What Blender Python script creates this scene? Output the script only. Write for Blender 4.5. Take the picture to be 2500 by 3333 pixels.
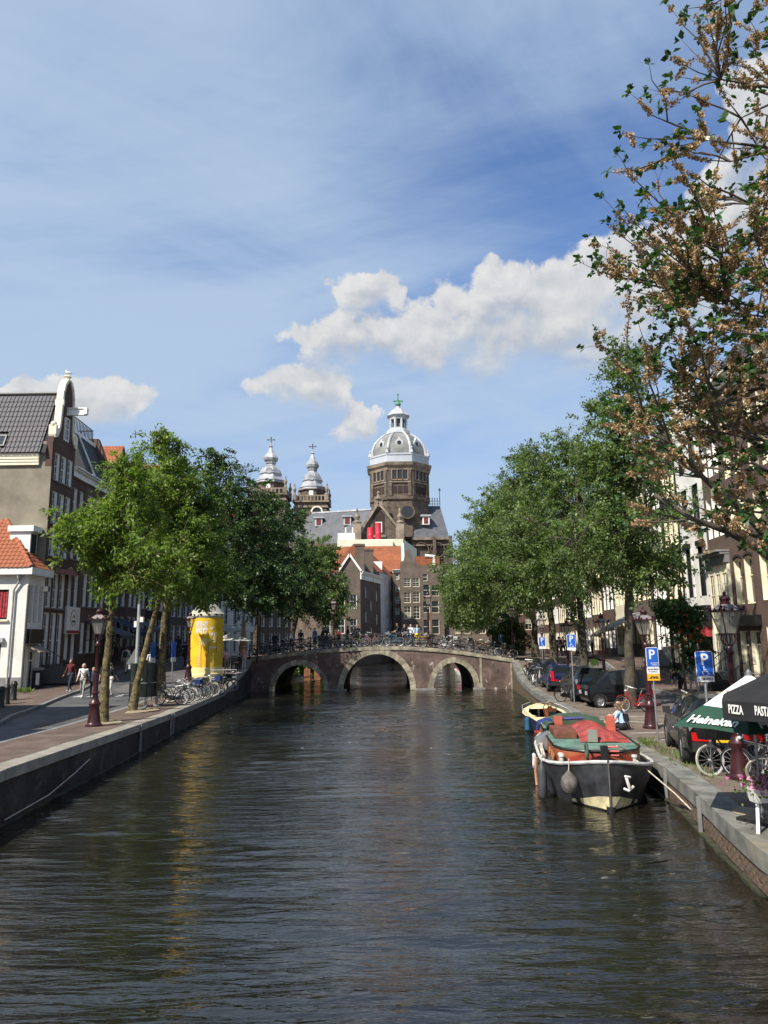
import bpy, math, random
import numpy as np
from mathutils import Vector, Matrix
for _o in list(bpy.data.objects): bpy.data.objects.remove(_o)
SC = bpy.context.scene
R = math.radians
# ---------------------------------------------------------------- camera
CZ = 3.92                       # eye above the water (the photographer stands on a bridge)
F = 2311.0                      # focal length in photo pixels (photo 2500 x 3333)
CAM_M = Matrix.Rotation(R(100.0), 3, 'X') @ Matrix.Rotation(R(-0.7), 3, 'Z')
cam_d = bpy.data.cameras.new('camera'); cam = bpy.data.objects.new('camera', cam_d)
SC.collection.objects.link(cam)
cam.matrix_world = Matrix.Translation((0, 0, CZ)) @ CAM_M.to_4x4()
cam_d.sensor_fit = 'VERTICAL'; cam_d.sensor_height = 24.0; cam_d.lens = 24.0 * F / 3333.0
cam_d.clip_start = 0.1; cam_d.clip_end = 6000
SC.camera = cam
SC.render.resolution_x = 768; SC.render.resolution_y = 1024
# ---------------------------------------------------------------- world, sun, exposure
SUN_AZ = -138.0                 # degrees from +Y (view direction), negative = left: behind left
SUN_EL = 47.0
sd = bpy.data.lights.new('sun', 'SUN'); sun = bpy.data.objects.new('sun', sd); SC.collection.objects.link(sun)
sd.energy = 4.9; sd.angle = R(0.53); sd.color = (1.0, 0.93, 0.82)
_to = Vector((math.sin(R(SUN_AZ)) * math.cos(R(SUN_EL)), math.cos(R(SUN_AZ)) * math.cos(R(SUN_EL)), math.sin(R(SUN_EL))))
sun.rotation_euler = _to.to_track_quat('Z', 'Y').to_euler(); sun.location = (0, 0, 60)
SC.view_settings.view_transform = 'Standard'; SC.view_settings.look = 'None'
SC.view_settings.exposure = 0.55; SC.view_settings.gamma = 1.0
world = bpy.data.worlds.new('World'); SC.world = world; world.use_nodes = True

class NT:
    """tiny node-tree helper"""
    def __init__(s, nt): s.nt = nt; nt.nodes.clear()
    def n(s, typ, ins=None, **kw):
        nd = s.nt.nodes.new('ShaderNode' + typ)
        for k, v in kw.items(): setattr(nd, k, v)
        for k, v in (ins or {}).items(): s.set(nd.inputs[k], v)
        return nd
    def set(s, sock, v):
        if hasattr(v, 'is_output'): s.nt.links.new(v, sock)
        elif hasattr(v, 'outputs'): s.nt.links.new(v.outputs[0], sock)
        else:
            if sock.type == 'RGBA' and hasattr(v, '__len__') and len(v) == 3: v = (*v, 1)
            sock.default_value = v
    def m(s, op, a, b=0.0, c=None, clamp=False):
        nd = s.nt.nodes.new('ShaderNodeMath'); nd.operation = op; nd.use_clamp = clamp
        s.set(nd.inputs[0], a); s.set(nd.inputs[1], b)
        if c is not None: s.set(nd.inputs[2], c)
        return nd.outputs[0]
    def mix(s, f, a, b, mode='MIX'):
        nd = s.nt.nodes.new('ShaderNodeMixRGB'); nd.blend_type = mode
        s.set(nd.inputs[0], f); s.set(nd.inputs[1], a); s.set(nd.inputs[2], b); return nd.outputs[0]
    def ramp(s, f, stops):
        nd = s.nt.nodes.new('ShaderNodeValToRGB'); s.set(nd.inputs[0], f); e = nd.color_ramp.elements
        while len(e) < len(stops): e.new(0.5)
        for q, (p, c) in zip(e, stops):
            q.position = p; q.color = (c, c, c, 1) if not hasattr(c, '__len__') else (*c, 1)
        return nd.outputs[0]
    def sm(s, x, lo, hi):
        nd = s.nt.nodes.new('ShaderNodeMapRange'); nd.interpolation_type = 'SMOOTHSTEP'
        s.set(nd.inputs[0], x); nd.inputs[1].default_value = lo; nd.inputs[2].default_value = hi; return nd.outputs[0]
    def noise(s, vec, scale, detail=4, rough=0.5, dist=0.0, out=0, dim='3D'):
        nd = s.n('TexNoise', noise_dimensions=dim); s.set(nd.inputs['Vector'], vec)
        nd.inputs['Scale'].default_value = scale; nd.inputs['Detail'].default_value = detail
        nd.inputs['Roughness'].default_value = rough; nd.inputs['Distortion'].default_value = dist
        return nd.outputs[out]

def ray(px, py):
    return CAM_M @ Vector(((px - 1250) / F, (1666.5 - py) / F, -1.0))
def P(px, py, Y):
    """point of the place seen at photo pixel (px,py) at forward distance Y"""
    r = ray(px, py); t = Y / r.y; return Vector((0, 0, CZ)) + r * t
def PZ(px, py, z):
    r = ray(px, py); t = (z - CZ) / r.z; return Vector((0, 0, CZ)) + r * t
def azel(px, py):
    r = ray(px, py).normalized(); return math.atan2(r.x, r.y), math.asin(r.z)

def build_world():
    w = NT(world.node_tree)
    sky = w.n('TexSky', sky_type='NISHITA'); sky.sun_disc = False
    sky.sun_elevation = R(SUN_EL); sky.sun_rotation = R(SUN_AZ)
    sky.altitude = 0; sky.air_density = 1.0; sky.dust_density = 0.6; sky.ozone_density = 3.0
    tc = w.n('TexCoord'); d = tc.outputs['Generated']
    sp = w.n('SeparateXYZ', {0: d}); x, y, z = sp.outputs
    az = w.m('ARCTAN2', x, y); el = w.m('ARCSINE', z)
    zc = w.m('MAXIMUM', z, 0.0)
    # cirrus: flat high layer, streaks stretched across the view
    k = w.m('DIVIDE', 1.0, w.m('ADD', zc, 0.20))
    cx = w.m('MULTIPLY', x, k); cy = w.m('MULTIPLY', y, k)
    def rotxy(a, sx, sy):
        c, s_ = math.cos(a), math.sin(a)
        u = w.m('MULTIPLY', w.m('ADD', w.m('MULTIPLY', cx, c), w.m('MULTIPLY', cy, s_)), sx)
        v = w.m('MULTIPLY', w.m('SUBTRACT', w.m('MULTIPLY', cy, c), w.m('MULTIPLY', cx, s_)), sy)
        return w.n('CombineXYZ', {0: u, 1: v, 2: 0.37}).outputs[0]
    n1 = w.noise(rotxy(R(-20), 0.55, 1.6), 1.35, 7, 0.58, 0.6)
    n2 = w.noise(rotxy(R(32), 0.5, 1.5), 2.3, 8, 0.62, 0.9)
    n3 = w.noise(rotxy(R(-8), 1.0, 1.2), 0.75, 3, 0.5, 0.2)
    base = w.m('ADD', w.m('MULTIPLY', n1, 0.5), w.m('ADD', w.m('MULTIPLY', n2, 0.22), w.m('MULTIPLY', n3, 0.45)))
    # soft veil lies mostly to the left and middle of the sky, open blue high on the right
    open_r = w.sm(w.m('ADD', az, w.m('MULTIPLY', el, 0.55)), 0.12, 0.62)
    low = w.sm(el, 0.62, 0.30)
    base = w.m('SUBTRACT', base, w.m('MULTIPLY', open_r, w.m('SUBTRACT', 0.17, w.m('MULTIPLY', low, 0.13))))
    cir = w.m('MULTIPLY', w.sm(base, 0.34, 0.66), 0.88)
    # cumulus banks
    cv = w.n('CombineXYZ', {0: az, 1: w.m('MULTIPLY', el, 1.15), 2: 0.0}).outputs[0]
    puff = w.noise(cv, 13.0, 9, 0.58, 0.25)
    puffb = w.noise(cv, 4.5, 4, 0.5, 0.0)
    cvu = w.n('CombineXYZ', {0: w.m('SUBTRACT', az, 0.006), 1: w.m('ADD', w.m('MULTIPLY', el, 1.15), 0.016), 2: 0.0}).outputs[0]
    puffu = w.noise(cvu, 13.0, 6, 0.58, 0.25)
    blobs = [(1205, 960, 135, 80), (1090, 1095, 170, 95), (1330, 1130, 330, 120), (1560, 1060, 300, 180), (1840, 1020, 360, 200),
             (1660, 960, 220, 130), (2120, 940, 360, 230), (1000, 1245, 165, 95), (1145, 1350, 95, 62), (300, 1315, 190, 115), (160, 1270, 110, 70), (2500, 400, 190, 230), (2460, 690, 250, 240)]
    wv = w.n('TexNoise'); w.set(wv.inputs['Vector'], cv); wv.inputs['Scale'].default_value = 9.0; wv.inputs['Detail'].default_value = 6; wv.inputs['Roughness'].default_value = 0.6
    ws = w.n('SeparateXYZ', {0: wv.outputs['Color']}); az_, el_ = az, el
    az = w.m('ADD', az, w.m('MULTIPLY', w.m('SUBTRACT', ws.outputs[0], 0.5), 0.16)); el = w.m('ADD', el, w.m('MULTIPLY', w.m('SUBTRACT', ws.outputs[1], 0.5), 0.11))
    tot = None; under = None
    for (bx, by, rx, ry) in blobs:
        a0, e0 = azel(bx, by); a1, _ = azel(bx + rx, by); _, e1 = azel(bx, by - ry)
        da = w.m('DIVIDE', w.m('SUBTRACT', az, a0), abs(a1 - a0)); de = w.m('DIVIDE', w.m('SUBTRACT', el, e0), abs(e1 - e0))
        q = w.m('SUBTRACT', 1.0, w.m('ADD', w.m('MULTIPLY', da, da), w.m('MULTIPLY', de, de)))
        q = w.m('MAXIMUM', q, -1.2)
        tot = q if tot is None else w.m('SMOOTH_MAX', tot, q, 0.35)
        dn = w.m('SUBTRACT', 1.0, w.m('ADD', w.m('MULTIPLY', da, da), w.m('POWER', w.m('ABSOLUTE', w.m('ADD', de, 0.62)), 2.0)))
        under = dn if under is None else w.m('MAXIMUM', under, dn)
    az, el = az_, el_
    # the same kind of clouds goes on all round the horizon, out of the picture
    belt = w.m('MULTIPLY', w.sm(w.m('ABSOLUTE', az), 0.62, 0.85), w.m('MULTIPLY', w.sm(el, 0.02, 0.16), w.sm(el, 0.62, 0.30)))
    beltn = w.m('SUBTRACT', w.m('MULTIPLY', w.m('SUBTRACT', puffb, 0.46), 9.0), w.m('MULTIPLY', w.m('SUBTRACT', 1.0, belt), 4.0))
    tot = w.m('MAXIMUM', tot, beltn)
    dens = w.m('ADD', w.m('MULTIPLY', tot, 0.52), w.m('MULTIPLY', w.m('SUBTRACT', puff, 0.5), 1.5))
    shade = w.sm(under, 0.25, 0.95)
    e_ = w.m('DIVIDE', w.m('ADD', dens, 0.02), w.m('ADD', 0.20, w.m('MULTIPLY', shade, 0.45)), clamp=True)
    cum = w.m('MULTIPLY', w.m('MULTIPLY', e_, e_), w.m('SUBTRACT', 3.0, w.m('MULTIPLY', e_, 2.0)))
    lit = w.m('ADD', w.m('MULTIPLY', w.m('SUBTRACT', puff, puffu), 2.2), 0.62, clamp=True)
    lit = w.m('SUBTRACT', lit, w.m('MULTIPLY', shade, 0.45), clamp=True)
    ccol = w.mix(lit, (3.7, 3.95, 4.4), (6.2, 6.15, 6.0))
    gain = w.mix(1.0, sky, (0.82, 1.04, 1.34), 'MULTIPLY')
    # milky air near the horizon
    hz = w.m('MULTIPLY', w.sm(el, 0.46, 0.0), 0.80)
    c0 = w.mix(hz, gain, (3.7, 4.5, 5.5))
    c1 = w.mix(cir, c0, (3.6, 4.6, 5.9))
    c2 = w.mix(w.m('MULTIPLY', cum, 0.96), c1, ccol)
    bg = w.n('Background', {'Color': c2, 'Strength': 0.092})
    out = w.n('OutputWorld', {0: bg})
build_world()
# ---------------------------------------------------------------- mesh helpers
COL = SC.collection
rng = random.Random(7)
def V(*a): return Vector(a)
class MB:
    def __init__(s): s.v = []; s.f = []; s.mi = []
    def add(s, vs, fs, mi=0):
        o = len(s.v); s.v.extend([tuple(p) for p in vs])
        for f in fs: s.f.append(tuple(i + o for i in f)); s.mi.append(mi)
        return s
    def quad(s, a, b, c, d, mi=0): return s.add([a, b, c, d], [(0, 1, 2, 3)], mi)
    def box(s, x0, x1, y0, y1, z0, z1, mi=0):
        vs = [(x0, y0, z0), (x1, y0, z0), (x1, y1, z0), (x0, y1, z0), (x0, y0, z1), (x1, y0, z1), (x1, y1, z1), (x0, y1, z1)]
        return s.add(vs, [(0, 3, 2, 1), (4, 5, 6, 7), (0, 1, 5, 4), (1, 2, 6, 5), (2, 3, 7, 6), (3, 0, 4, 7)], mi)
    def hexa(s, bot, top, mi=0):
        return s.add(list(bot) + list(top), [(0, 3, 2, 1), (4, 5, 6, 7), (0, 1, 5, 4), (1, 2, 6, 5), (2, 3, 7, 6), (3, 0, 4, 7)], mi)
    def obox(s, c, u, v, w, mi=0):
        c, u, v, w = Vector(c), Vector(u), Vector(v), Vector(w)
        b = [c - u - v - w, c + u - v - w, c + u + v - w, c - u + v - w]; t = [p + 2 * w for p in b]
        return s.hexa(b, t, mi)
    def bar(s, a, b, wx, wz, up=(0, 0, 1), mi=0):
        a, b = Vector(a), Vector(b); d = (b - a); L = d.length; d.normalize(); up = Vector(up)
        sd_ = d.cross(up)
        if sd_.length < 1e-4: sd_ = d.cross(Vector((1, 0, 0)))
        sd_.normalize(); u2 = sd_.cross(d)
        return s.obox((a + b) / 2, sd_ * wx / 2, d * L / 2, u2 * wz / 2, mi)
    def tube(s, pts, r, n=6, cap=True, mi=0):
        pts = [Vector(p) for p in pts]; k = len(pts)
        rs = list(r) if hasattr(r, '__len__') else [r] * k
        o = len(s.v); ref = None
        for i, p in enumerate(pts):
            t = (pts[min(i + 1, k - 1)] - pts[max(i - 1, 0)])
            if t.length < 1e-9: t = Vector((0, 0, 1))
            t.normalize()
            if ref is None:
                ref = Vector((0, 0, 1)) if abs(t.z) < 0.9 else Vector((1, 0, 0))
            a = t.cross(ref)
            if a.length < 1e-3: a = t.cross(Vector((0.6, 0.7, 0.3)))
            a.normalize(); b = t.cross(a); ref = -b if False else a.cross(t)
            for j in range(n):
                g = 2 * math.pi * j / n
                s.v.append(tuple(p + a * (math.cos(g) * rs[i]) + b * (math.sin(g) * rs[i])))
        for i in range(k - 1):
            for j in range(n):
                j2 = (j + 1) % n
                s.f.append((o + i * n + j, o + i * n + j2, o + (i + 1) * n + j2, o + (i + 1) * n + j)); s.mi.append(mi)
        if cap:
            s.f.append(tuple(o + j for j in range(n))[::-1]); s.mi.append(mi)
            s.f.append(tuple(o + (k - 1) * n + j for j in range(n))); s.mi.append(mi)
        return s
    def lathe(s, prof, n=12, c=(0, 0, 0), rot=0.0, mi=0, cap=True, sx=1.0, sy=1.0):
        o = len(s.v); k = len(prof)
        for (r, z) in prof:
            for j in range(n):
                g = rot + 2 * math.pi * j / n
                s.v.append((c[0] + r * math.cos(g) * sx, c[1] + r * math.sin(g) * sy, c[2] + z))
        for i in range(k - 1):
            for j in range(n):
                j2 = (j + 1) % n
                s.f.append((o + i * n + j, o + i * n + j2, o + (i + 1) * n + j2, o + (i + 1) * n + j)); s.mi.append(mi)
        if cap:
            s.f.append(tuple(o + j for j in range(n))[::-1]); s.mi.append(mi)
            s.f.append(tuple(o + (k - 1) * n + j for j in range(n))); s.mi.append(mi)
        return s
    def prism(s, poly, o, u, v, w, mi=0):
        """polygon (a,b) in plane o + a*u + b*v, extruded by vector w"""
        o, u, v, w = Vector(o), Vector(u), Vector(v), Vector(w); n = len(poly)
        A = [o + u * a + v * b for a, b in poly]; B = [p + w for p in A]
        i0 = len(s.v); s.v.extend([tuple(p) for p in A + B])
        s.f.append(tuple(i0 + i for i in range(n))[::-1]); s.mi.append(mi)
        s.f.append(tuple(i0 + n + i for i in range(n))); s.mi.append(mi)
        for i in range(n):
            j = (i + 1) % n; s.f.append((i0 + i, i0 + j, i0 + n + j, i0 + n + i)); s.mi.append(mi)
        return s
    def loft(s, rings, closed=True, cap=True, mi=0):
        o = len(s.v); n = len(rings[0]); k = len(rings)
        for r_ in rings: s.v.extend([tuple(p) for p in r_])
        for i in range(k - 1):
            for j in range(n if closed else n - 1):
                j2 = (j + 1) % n
                s.f.append((o + i * n + j, o + i * n + j2, o + (i + 1) * n + j2, o + (i + 1) * n + j)); s.mi.append(mi)
        if cap and closed:
            s.f.append(tuple(o + j for j in range(n))[::-1]); s.mi.append(mi)
            s.f.append(tuple(o + (k - 1) * n + j for j in range(n))); s.mi.append(mi)
        return s
    def ball(s, c, r, n=8, k=6, sc=(1, 1, 1), mi=0):
        o = len(s.v); c = Vector(c)
        for i in range(k + 1):
            t = math.pi * i / k - math.pi / 2
            for j in range(n):
                g = 2 * math.pi * j / n
                s.v.append((c.x + r * sc[0] * math.cos(t) * math.cos(g), c.y + r * sc[1] * math.cos(t) * math.sin(g), c.z + r * sc[2] * math.sin(t)))
        for i in range(k):
            for j in range(n):
                j2 = (j + 1) % n
                s.f.append((o + i * n + j, o + i * n + j2, o + (i + 1) * n + j2, o + (i + 1) * n + j)); s.mi.append(mi)
        return s
    def mesh(s, name, mats, smooth=False, uv=True):
        me = bpy.data.meshes.new(name); me.from_pydata(s.v, [], s.f)
        for m_ in (mats if isinstance(mats, (list, tuple)) else [mats]): me.materials.append(m_)
        if len(set(s.mi)) > 1: me.polygons.foreach_set('material_index', s.mi)
        if smooth:
            me.polygons.foreach_set('use_smooth', [True] * len(s.f))
            if smooth != 2 and hasattr(me, 'set_sharp_from_angle'): me.set_sharp_from_angle(angle=R(38))
        if uv:
            ul = me.uv_layers.new(name='UVMap'); co = []
            vs = s.v
            for p in me.polygons:
                n = p.normal
                if abs(n.z) > 0.93:
                    for vi in p.vertices: co.extend((vs[vi][0], vs[vi][1]))
                else:
                    tx, ty = -n.y, n.x; L = math.hypot(tx, ty) or 1; tx /= L; ty /= L
                    bx_, by_, bz_ = -n.z * ty, n.z * tx, n.x * ty - n.y * tx
                    for vi in p.vertices:
                        q = vs[vi]; co.extend((q[0] * tx + q[1] * ty, q[0] * bx_ + q[1] * by_ + q[2] * bz_))
            ul.data.foreach_set('uv', co)
        me.update(); return me
    def build(s, name, mats, parent=None, smooth=False, uv=True):
        return link(name, s.mesh(name, mats, smooth, uv), parent)
def link(name, me, parent=None):
    o = bpy.data.objects.new(name, me); COL.objects.link(o)
    if parent is not None: o.parent = parent
    return o
def thing(name, label, cat, loc=(0, 0, 0), rz=0.0, group=None):
    o = bpy.data.objects.new(name, None); COL.objects.link(o); o.location = loc; o.rotation_euler = (0, 0, rz)
    o.empty_display_size = 0.2
    return tag(o, label, cat, group)
def tag(o, label=None, cat=None, group=None, kind=None):
    if label: o['label'] = label
    if cat: o['category'] = cat
    if group: o['group'] = group
    if kind: o['kind'] = kind
    return o
def struct(o): o['kind'] = 'structure'; return o
def stuff(o): o['kind'] = 'stuff'; return o
def copy_tree(o, parent=None):
    c = o.copy(); COL.objects.link(c)
    if parent is not None: c.parent = parent
    for ch in o.children: copy_tree(ch, c)
    return c
ORD = ['first', 'second', 'third', 'fourth', 'fifth', 'sixth', 'seventh', 'eighth', 'ninth', 'tenth', 'eleventh', 'twelfth', 'thirteenth', 'fourteenth',
       'fifteenth', 'sixteenth', 'seventeenth', 'eighteenth', 'nineteenth', 'twentieth', 'twenty-first', 'twenty-second', 'twenty-third', 'twenty-fourth', 'twenty-fifth',
       'twenty-sixth', 'twenty-seventh', 'twenty-eighth', 'twenty-ninth', 'thirtieth', 'thirty-first', 'thirty-second', 'thirty-third', 'thirty-fourth', 'thirty-fifth', 'thirty-sixth']
def lerp(a, b, t): return a + (b - a) * t
def interp(x, tab):
    if x <= tab[0][0]: return tab[0][1]
    for (x0, y0), (x1, y1) in zip(tab, tab[1:]):
        if x <= x1: return y0 + (y1 - y0) * (x - x0) / (x1 - x0)
    return tab[-1][1]
def text_mesh(txt, size, mat, bold=0.0, spacing=1.0, align='CENTER', shear=0.0, sx=1.0, fit=None):
    cu = bpy.data.curves.new('txt', 'FONT'); cu.body = txt; cu.size = size; cu.align_x = align; cu.offset = bold; cu.space_character = spacing; cu.shear = shear
    cu.resolution_u = 3; cu.extrude = 0.0
    ob = bpy.data.objects.new('txt', cu); COL.objects.link(ob)
    dg = bpy.context.evaluated_depsgraph_get(); me = bpy.data.meshes.new_from_object(ob.evaluated_get(dg))
    bpy.data.objects.remove(ob); bpy.data.curves.remove(cu)
    co = [v.co for v in me.vertices]
    if fit and co:
        w_ = max(c.x for c in co) - min(c.x for c in co); sx = fit / max(w_, 1e-6)
        mid = (max(c.x for c in co) + min(c.x for c in co)) / 2
        for v in me.vertices: v.co.x = (v.co.x - mid) * sx
    elif sx != 1.0:
        for v in me.vertices: v.co.x *= sx
    me.materials.clear(); me.materials.append(mat); return me
def place_text(me, name, o, u, v, parent, n_off=0.004):
    """text mesh laid in the plane at o with axes u (right), v (up)"""
    u = Vector(u).normalized(); v = Vector(v).normalized(); n = u.cross(v); o = Vector(o) + n * n_off
    for q in me.vertices: q.co = o + u * q.co.x + v * q.co.y
    return link(name, me, parent)

# ---------------------------------------------------------------- materials
_mc = {}
def mat(name, col, rough=0.6, metal=0.0, var=0.12, scale=3.0, bump=0.0, spec=0.5, var2=None, coat=0.0, island=0.0):
    if name in _mc: return _mc[name]
    m_ = bpy.data.materials.new(name); m_.use_nodes = True; t = NT(m_.node_tree)
    tc = t.n('TexCoord').outputs['Object']
    n1 = t.noise(tc, scale, 5, 0.6)
    dark = tuple(c * (1 - var * 1.6) for c in col); light = tuple(min(1, c * (1 + var)) for c in col)
    c = t.mix(t.sm(n1, 0.3, 0.7), dark, light)
    if var2: c = t.mix(t.m('MULTIPLY', t.sm(t.noise(tc, scale * 0.37, 4, 0.65, 0.5), 0.52, 0.72), var2[1]), c, var2[0])
    if island:
        g = t.n('NewGeometry').outputs['Random Per Island']
        c = t.mix(1.0, c, t.ramp(g, [(0, 1 - island), (1, 1 + island * 0.5)]), 'MULTIPLY')
    b = t.n('BsdfPrincipled', {'Base Color': c, 'Roughness': rough, 'Metallic': metal})
    b.inputs['Specular IOR Level'].default_value = spec
    if coat: b.inputs['Coat Weight'].default_value = coat; b.inputs['Coat Roughness'].default_value = 0.05
    if rough > 0.15:
        t.set(b.inputs['Roughness'], t.m('ADD', rough - 0.08, t.m('MULTIPLY', n1, 0.16)))
    if bump:
        bn = t.n('Bump', {'Height': t.noise(tc, scale * 6, 5, 0.65), 'Strength': bump, 'Distance': 0.02}); t.set(b.inputs['Normal'], bn)
    t.n('OutputMaterial', {0: b}); _mc[name] = m_; return m_
def brickmat(name, c1, c2, mortar, bw=0.21, bh=0.065, ms=0.010, stain=None, stain_amt=0.5, rough=0.85, dirt=0.25, light_wash=None):
    if name in _mc: return _mc[name]
    m_ = bpy.data.materials.new(name); m_.use_nodes = True; t = NT(m_.node_tree)
    tcn = t.n('TexCoord'); uv = tcn.outputs['UV']; ob = tcn.outputs['Object']
    br = t.n('TexBrick', {'Vector': uv, 'Color1': c1, 'Color2': c2, 'Mortar': mortar, 'Scale': 1.0, 'Mortar Size': ms, 'Mortar Smooth': 0.2, 'Bias': 0.0, 'Brick Width': bw, 'Row Height': bh})
    c = br.outputs['Color']
    nz = t.noise(ob, 0.9, 6, 0.65, 0.3)
    c = t.mix(1.0, c, t.ramp(nz, [(0.25, 1 - dirt * 1.4), (0.7, 1.0 + dirt * 0.4)]), 'MULTIPLY')
    if stain:
        st = t.sm(t.noise(ob, 0.55, 7, 0.7, 1.2), 0.52, 0.66)
        c = t.mix(t.m('MULTIPLY', st, stain_amt), c, stain)
    if light_wash:   # lime runs and flaked paint: broken, streaky
        mp = t.n('Mapping', {0: ob, 3: (2.2, 2.2, 0.9)})
        lw = t.sm(t.noise(mp, 1.1, 10, 0.72, 0.8), 0.585, 0.66)
        c = t.mix(t.m('MULTIPLY', lw, light_wash[1]), c, light_wash[0])
    b = t.n('BsdfPrincipled', {'Base Color': c, 'Roughness': rough})
    b.inputs['Specular IOR Level'].default_value = 0.25
    h = t.m('ADD', br.outputs['Fac'], t.m('MULTIPLY', t.noise(ob, 40, 3), -0.4))
    bn = t.n('Bump', {'Height': h, 'Strength': 0.55, 'Distance': 0.012}, invert=True); t.set(b.inputs['Normal'], bn)
    t.n('OutputMaterial', {0: b}); _mc[name] = m_; return m_
def glassmat(name, col=(0.02, 0.025, 0.03), rough=0.06, curtain=None):
    if name in _mc: return _mc[name]
    m_ = bpy.data.materials.new(name); m_.use_nodes = True; t = NT(m_.node_tree)
    ob = t.n('TexCoord').outputs['Object']; c = col
    rd = t.n('ObjectInfo').outputs['Random']
    if curtain:
        n = t.sm(t.noise(ob, 0.9, 2), 0.45, 0.55)
        c = t.mix(t.m('MULTIPLY', t.m('GREATER_THAN', rd, 0.55), 0.8), col, curtain)
    b = t.n('BsdfPrincipled', {'Base Color': c, 'Roughness': rough, 'IOR': 1.5})
    bn = t.n('Bump', {'Height': t.noise(ob, 1.7, 2), 'Strength': 0.12, 'Distance': 0.05}); t.set(b.inputs['Normal'], bn)
    t.n('OutputMaterial', {0: b}); _mc[name] = m_; return m_
def leafmat(name, cols, trans=0.35, rough=0.45):
    if name in _mc: return _mc[name]
    m_ = bpy.data.materials.new(name); m_.use_nodes = True; t = NT(m_.node_tree)
    g = t.n('NewGeometry').outputs['Random Per Island']
    k = len(cols); c = t.ramp(g, [(i / max(1, k - 1), c_) for i, c_ in enumerate(cols)])
    n = t.noise(t.n('TexCoord').outputs['Object'], 0.8, 3)
    c = t.mix(1.0, c, t.ramp(n, [(0.3, 0.66), (0.7, 1.3)]), 'MULTIPLY')
    b = t.n('BsdfPrincipled', {'Base Color': c, 'Roughness': rough}); b.inputs['Specular IOR Level'].default_value = 0.4
    tr = t.n('BsdfTranslucent', {'Color': t.mix(1.0, c, (1.5, 1.7, 0.7), 'MULTIPLY')})
    mx = t.n('MixShader', {0: trans, 1: b, 2: tr})
    t.n('OutputMaterial', {0: mx}); _mc[name] = m_; return m_
def watermat():
    m_ = bpy.data.materials.new('canal_water'); m_.use_nodes = True; t = NT(m_.node_tree)
    ob = t.n('TexCoord').outputs['Object']
    def nz(sx, sy, sc, det, rough, dist=0.0, rot=0.0):
        mp = t.n('Mapping', {0: ob, 2: (0, 0, rot), 3: (sx, sy, 1)}); return t.noise(mp, sc, det, rough, dist)
    big = nz(0.10, 0.22, 1.0, 2, 0.5)
    b_ = nz(0.35, 2.4, 2.2, 3, 0.55, 0.4, -0.06)
    c_ = nz(0.5, 2.4, 6.0, 3, 0.5, 0.3, 0.08)
    amp = t.m('ADD', 0.55, t.m('MULTIPLY', t.sm(big, 0.35, 0.65), 0.75))
    h = t.m('ADD', t.m('MULTIPLY', b_, 0.055), t.m('MULTIPLY', c_, 0.016))
    h = t.m('MULTIPLY', h, amp)
    bn = t.n('Bump', {'Height': h, 'Strength': 1.0, 'Distance': 1.0})
    col = t.mix(t.sm(nz(0.3, 0.3, 0.4, 3, 0.5), 0.3, 0.7), (0.009, 0.0085, 0.005), (0.013, 0.012, 0.008))
    b = t.n('BsdfPrincipled', {'Base Color': col, 'Roughness': 0.03, 'IOR': 1.95, 'Normal': bn})
    t.n('OutputMaterial', {0: b}); return m_

M = {}
M['water'] = watermat()
M['asphalt'] = mat('asphalt', (0.085, 0.085, 0.09), 0.85, var=0.25, scale=0.8, bump=0.4, var2=((0.145, 0.135, 0.125), 0.8))
M['clinker'] = brickmat('clinker', (0.17, 0.115, 0.09), (0.13, 0.09, 0.075), (0.12, 0.10, 0.085), 0.20, 0.065, 0.008, dirt=0.3, stain=(0.22, 0.18, 0.14), stain_amt=0.45)
M['clinker_r'] = brickmat('clinker_r', (0.19, 0.145, 0.115), (0.15, 0.115, 0.095), (0.15, 0.13, 0.10), 0.20, 0.075, 0.008, dirt=0.3, stain=(0.27, 0.22, 0.16), stain_amt=0.5)
M['cobble'] = brickmat('cobble', (0.10, 0.095, 0.09), (0.075, 0.07, 0.065), (0.05, 0.045, 0.04), 0.16, 0.14, 0.02, dirt=0.3)
M['granite'] = mat('granite', (0.20, 0.20, 0.195), 0.8, var=0.15, scale=2.0, bump=0.25, var2=((0.30, 0.27, 0.21), 0.6))
M['coping'] = mat('coping', (0.165, 0.165, 0.148), 0.82, var=0.28, scale=2.2, bump=0.5, var2=((0.25, 0.215, 0.145), 0.75))
M['coping_l'] = mat('coping_l', (0.27, 0.25, 0.21), 0.85, var=0.16, scale=2.0, bump=0.35, var2=((0.34, 0.31, 0.24), 0.6))
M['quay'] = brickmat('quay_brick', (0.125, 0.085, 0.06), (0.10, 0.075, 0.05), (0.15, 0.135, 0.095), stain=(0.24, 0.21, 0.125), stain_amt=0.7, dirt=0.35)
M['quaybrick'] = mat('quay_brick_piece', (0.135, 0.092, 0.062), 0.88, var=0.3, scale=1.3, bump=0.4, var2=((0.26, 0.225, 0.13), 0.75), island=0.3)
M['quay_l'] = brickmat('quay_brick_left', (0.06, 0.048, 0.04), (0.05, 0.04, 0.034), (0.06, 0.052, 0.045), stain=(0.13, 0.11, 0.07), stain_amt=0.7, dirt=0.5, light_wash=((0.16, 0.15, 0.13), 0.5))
M['algae'] = mat('algae', (0.040, 0.040, 0.020), 0.75, var=0.4, scale=3, bump=0.5)
M['mortar'] = mat('mortar', (0.17, 0.15, 0.105), 0.9, var=0.25, scale=2.0, bump=0.3)
M['bridge'] = brickmat('bridge_brick', (0.20, 0.125, 0.11), (0.155, 0.10, 0.088), (0.15, 0.125, 0.11), stain=(0.075, 0.06, 0.05), stain_amt=0.8, dirt=0.55, light_wash=((0.55, 0.50, 0.46), 0.85))
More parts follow.
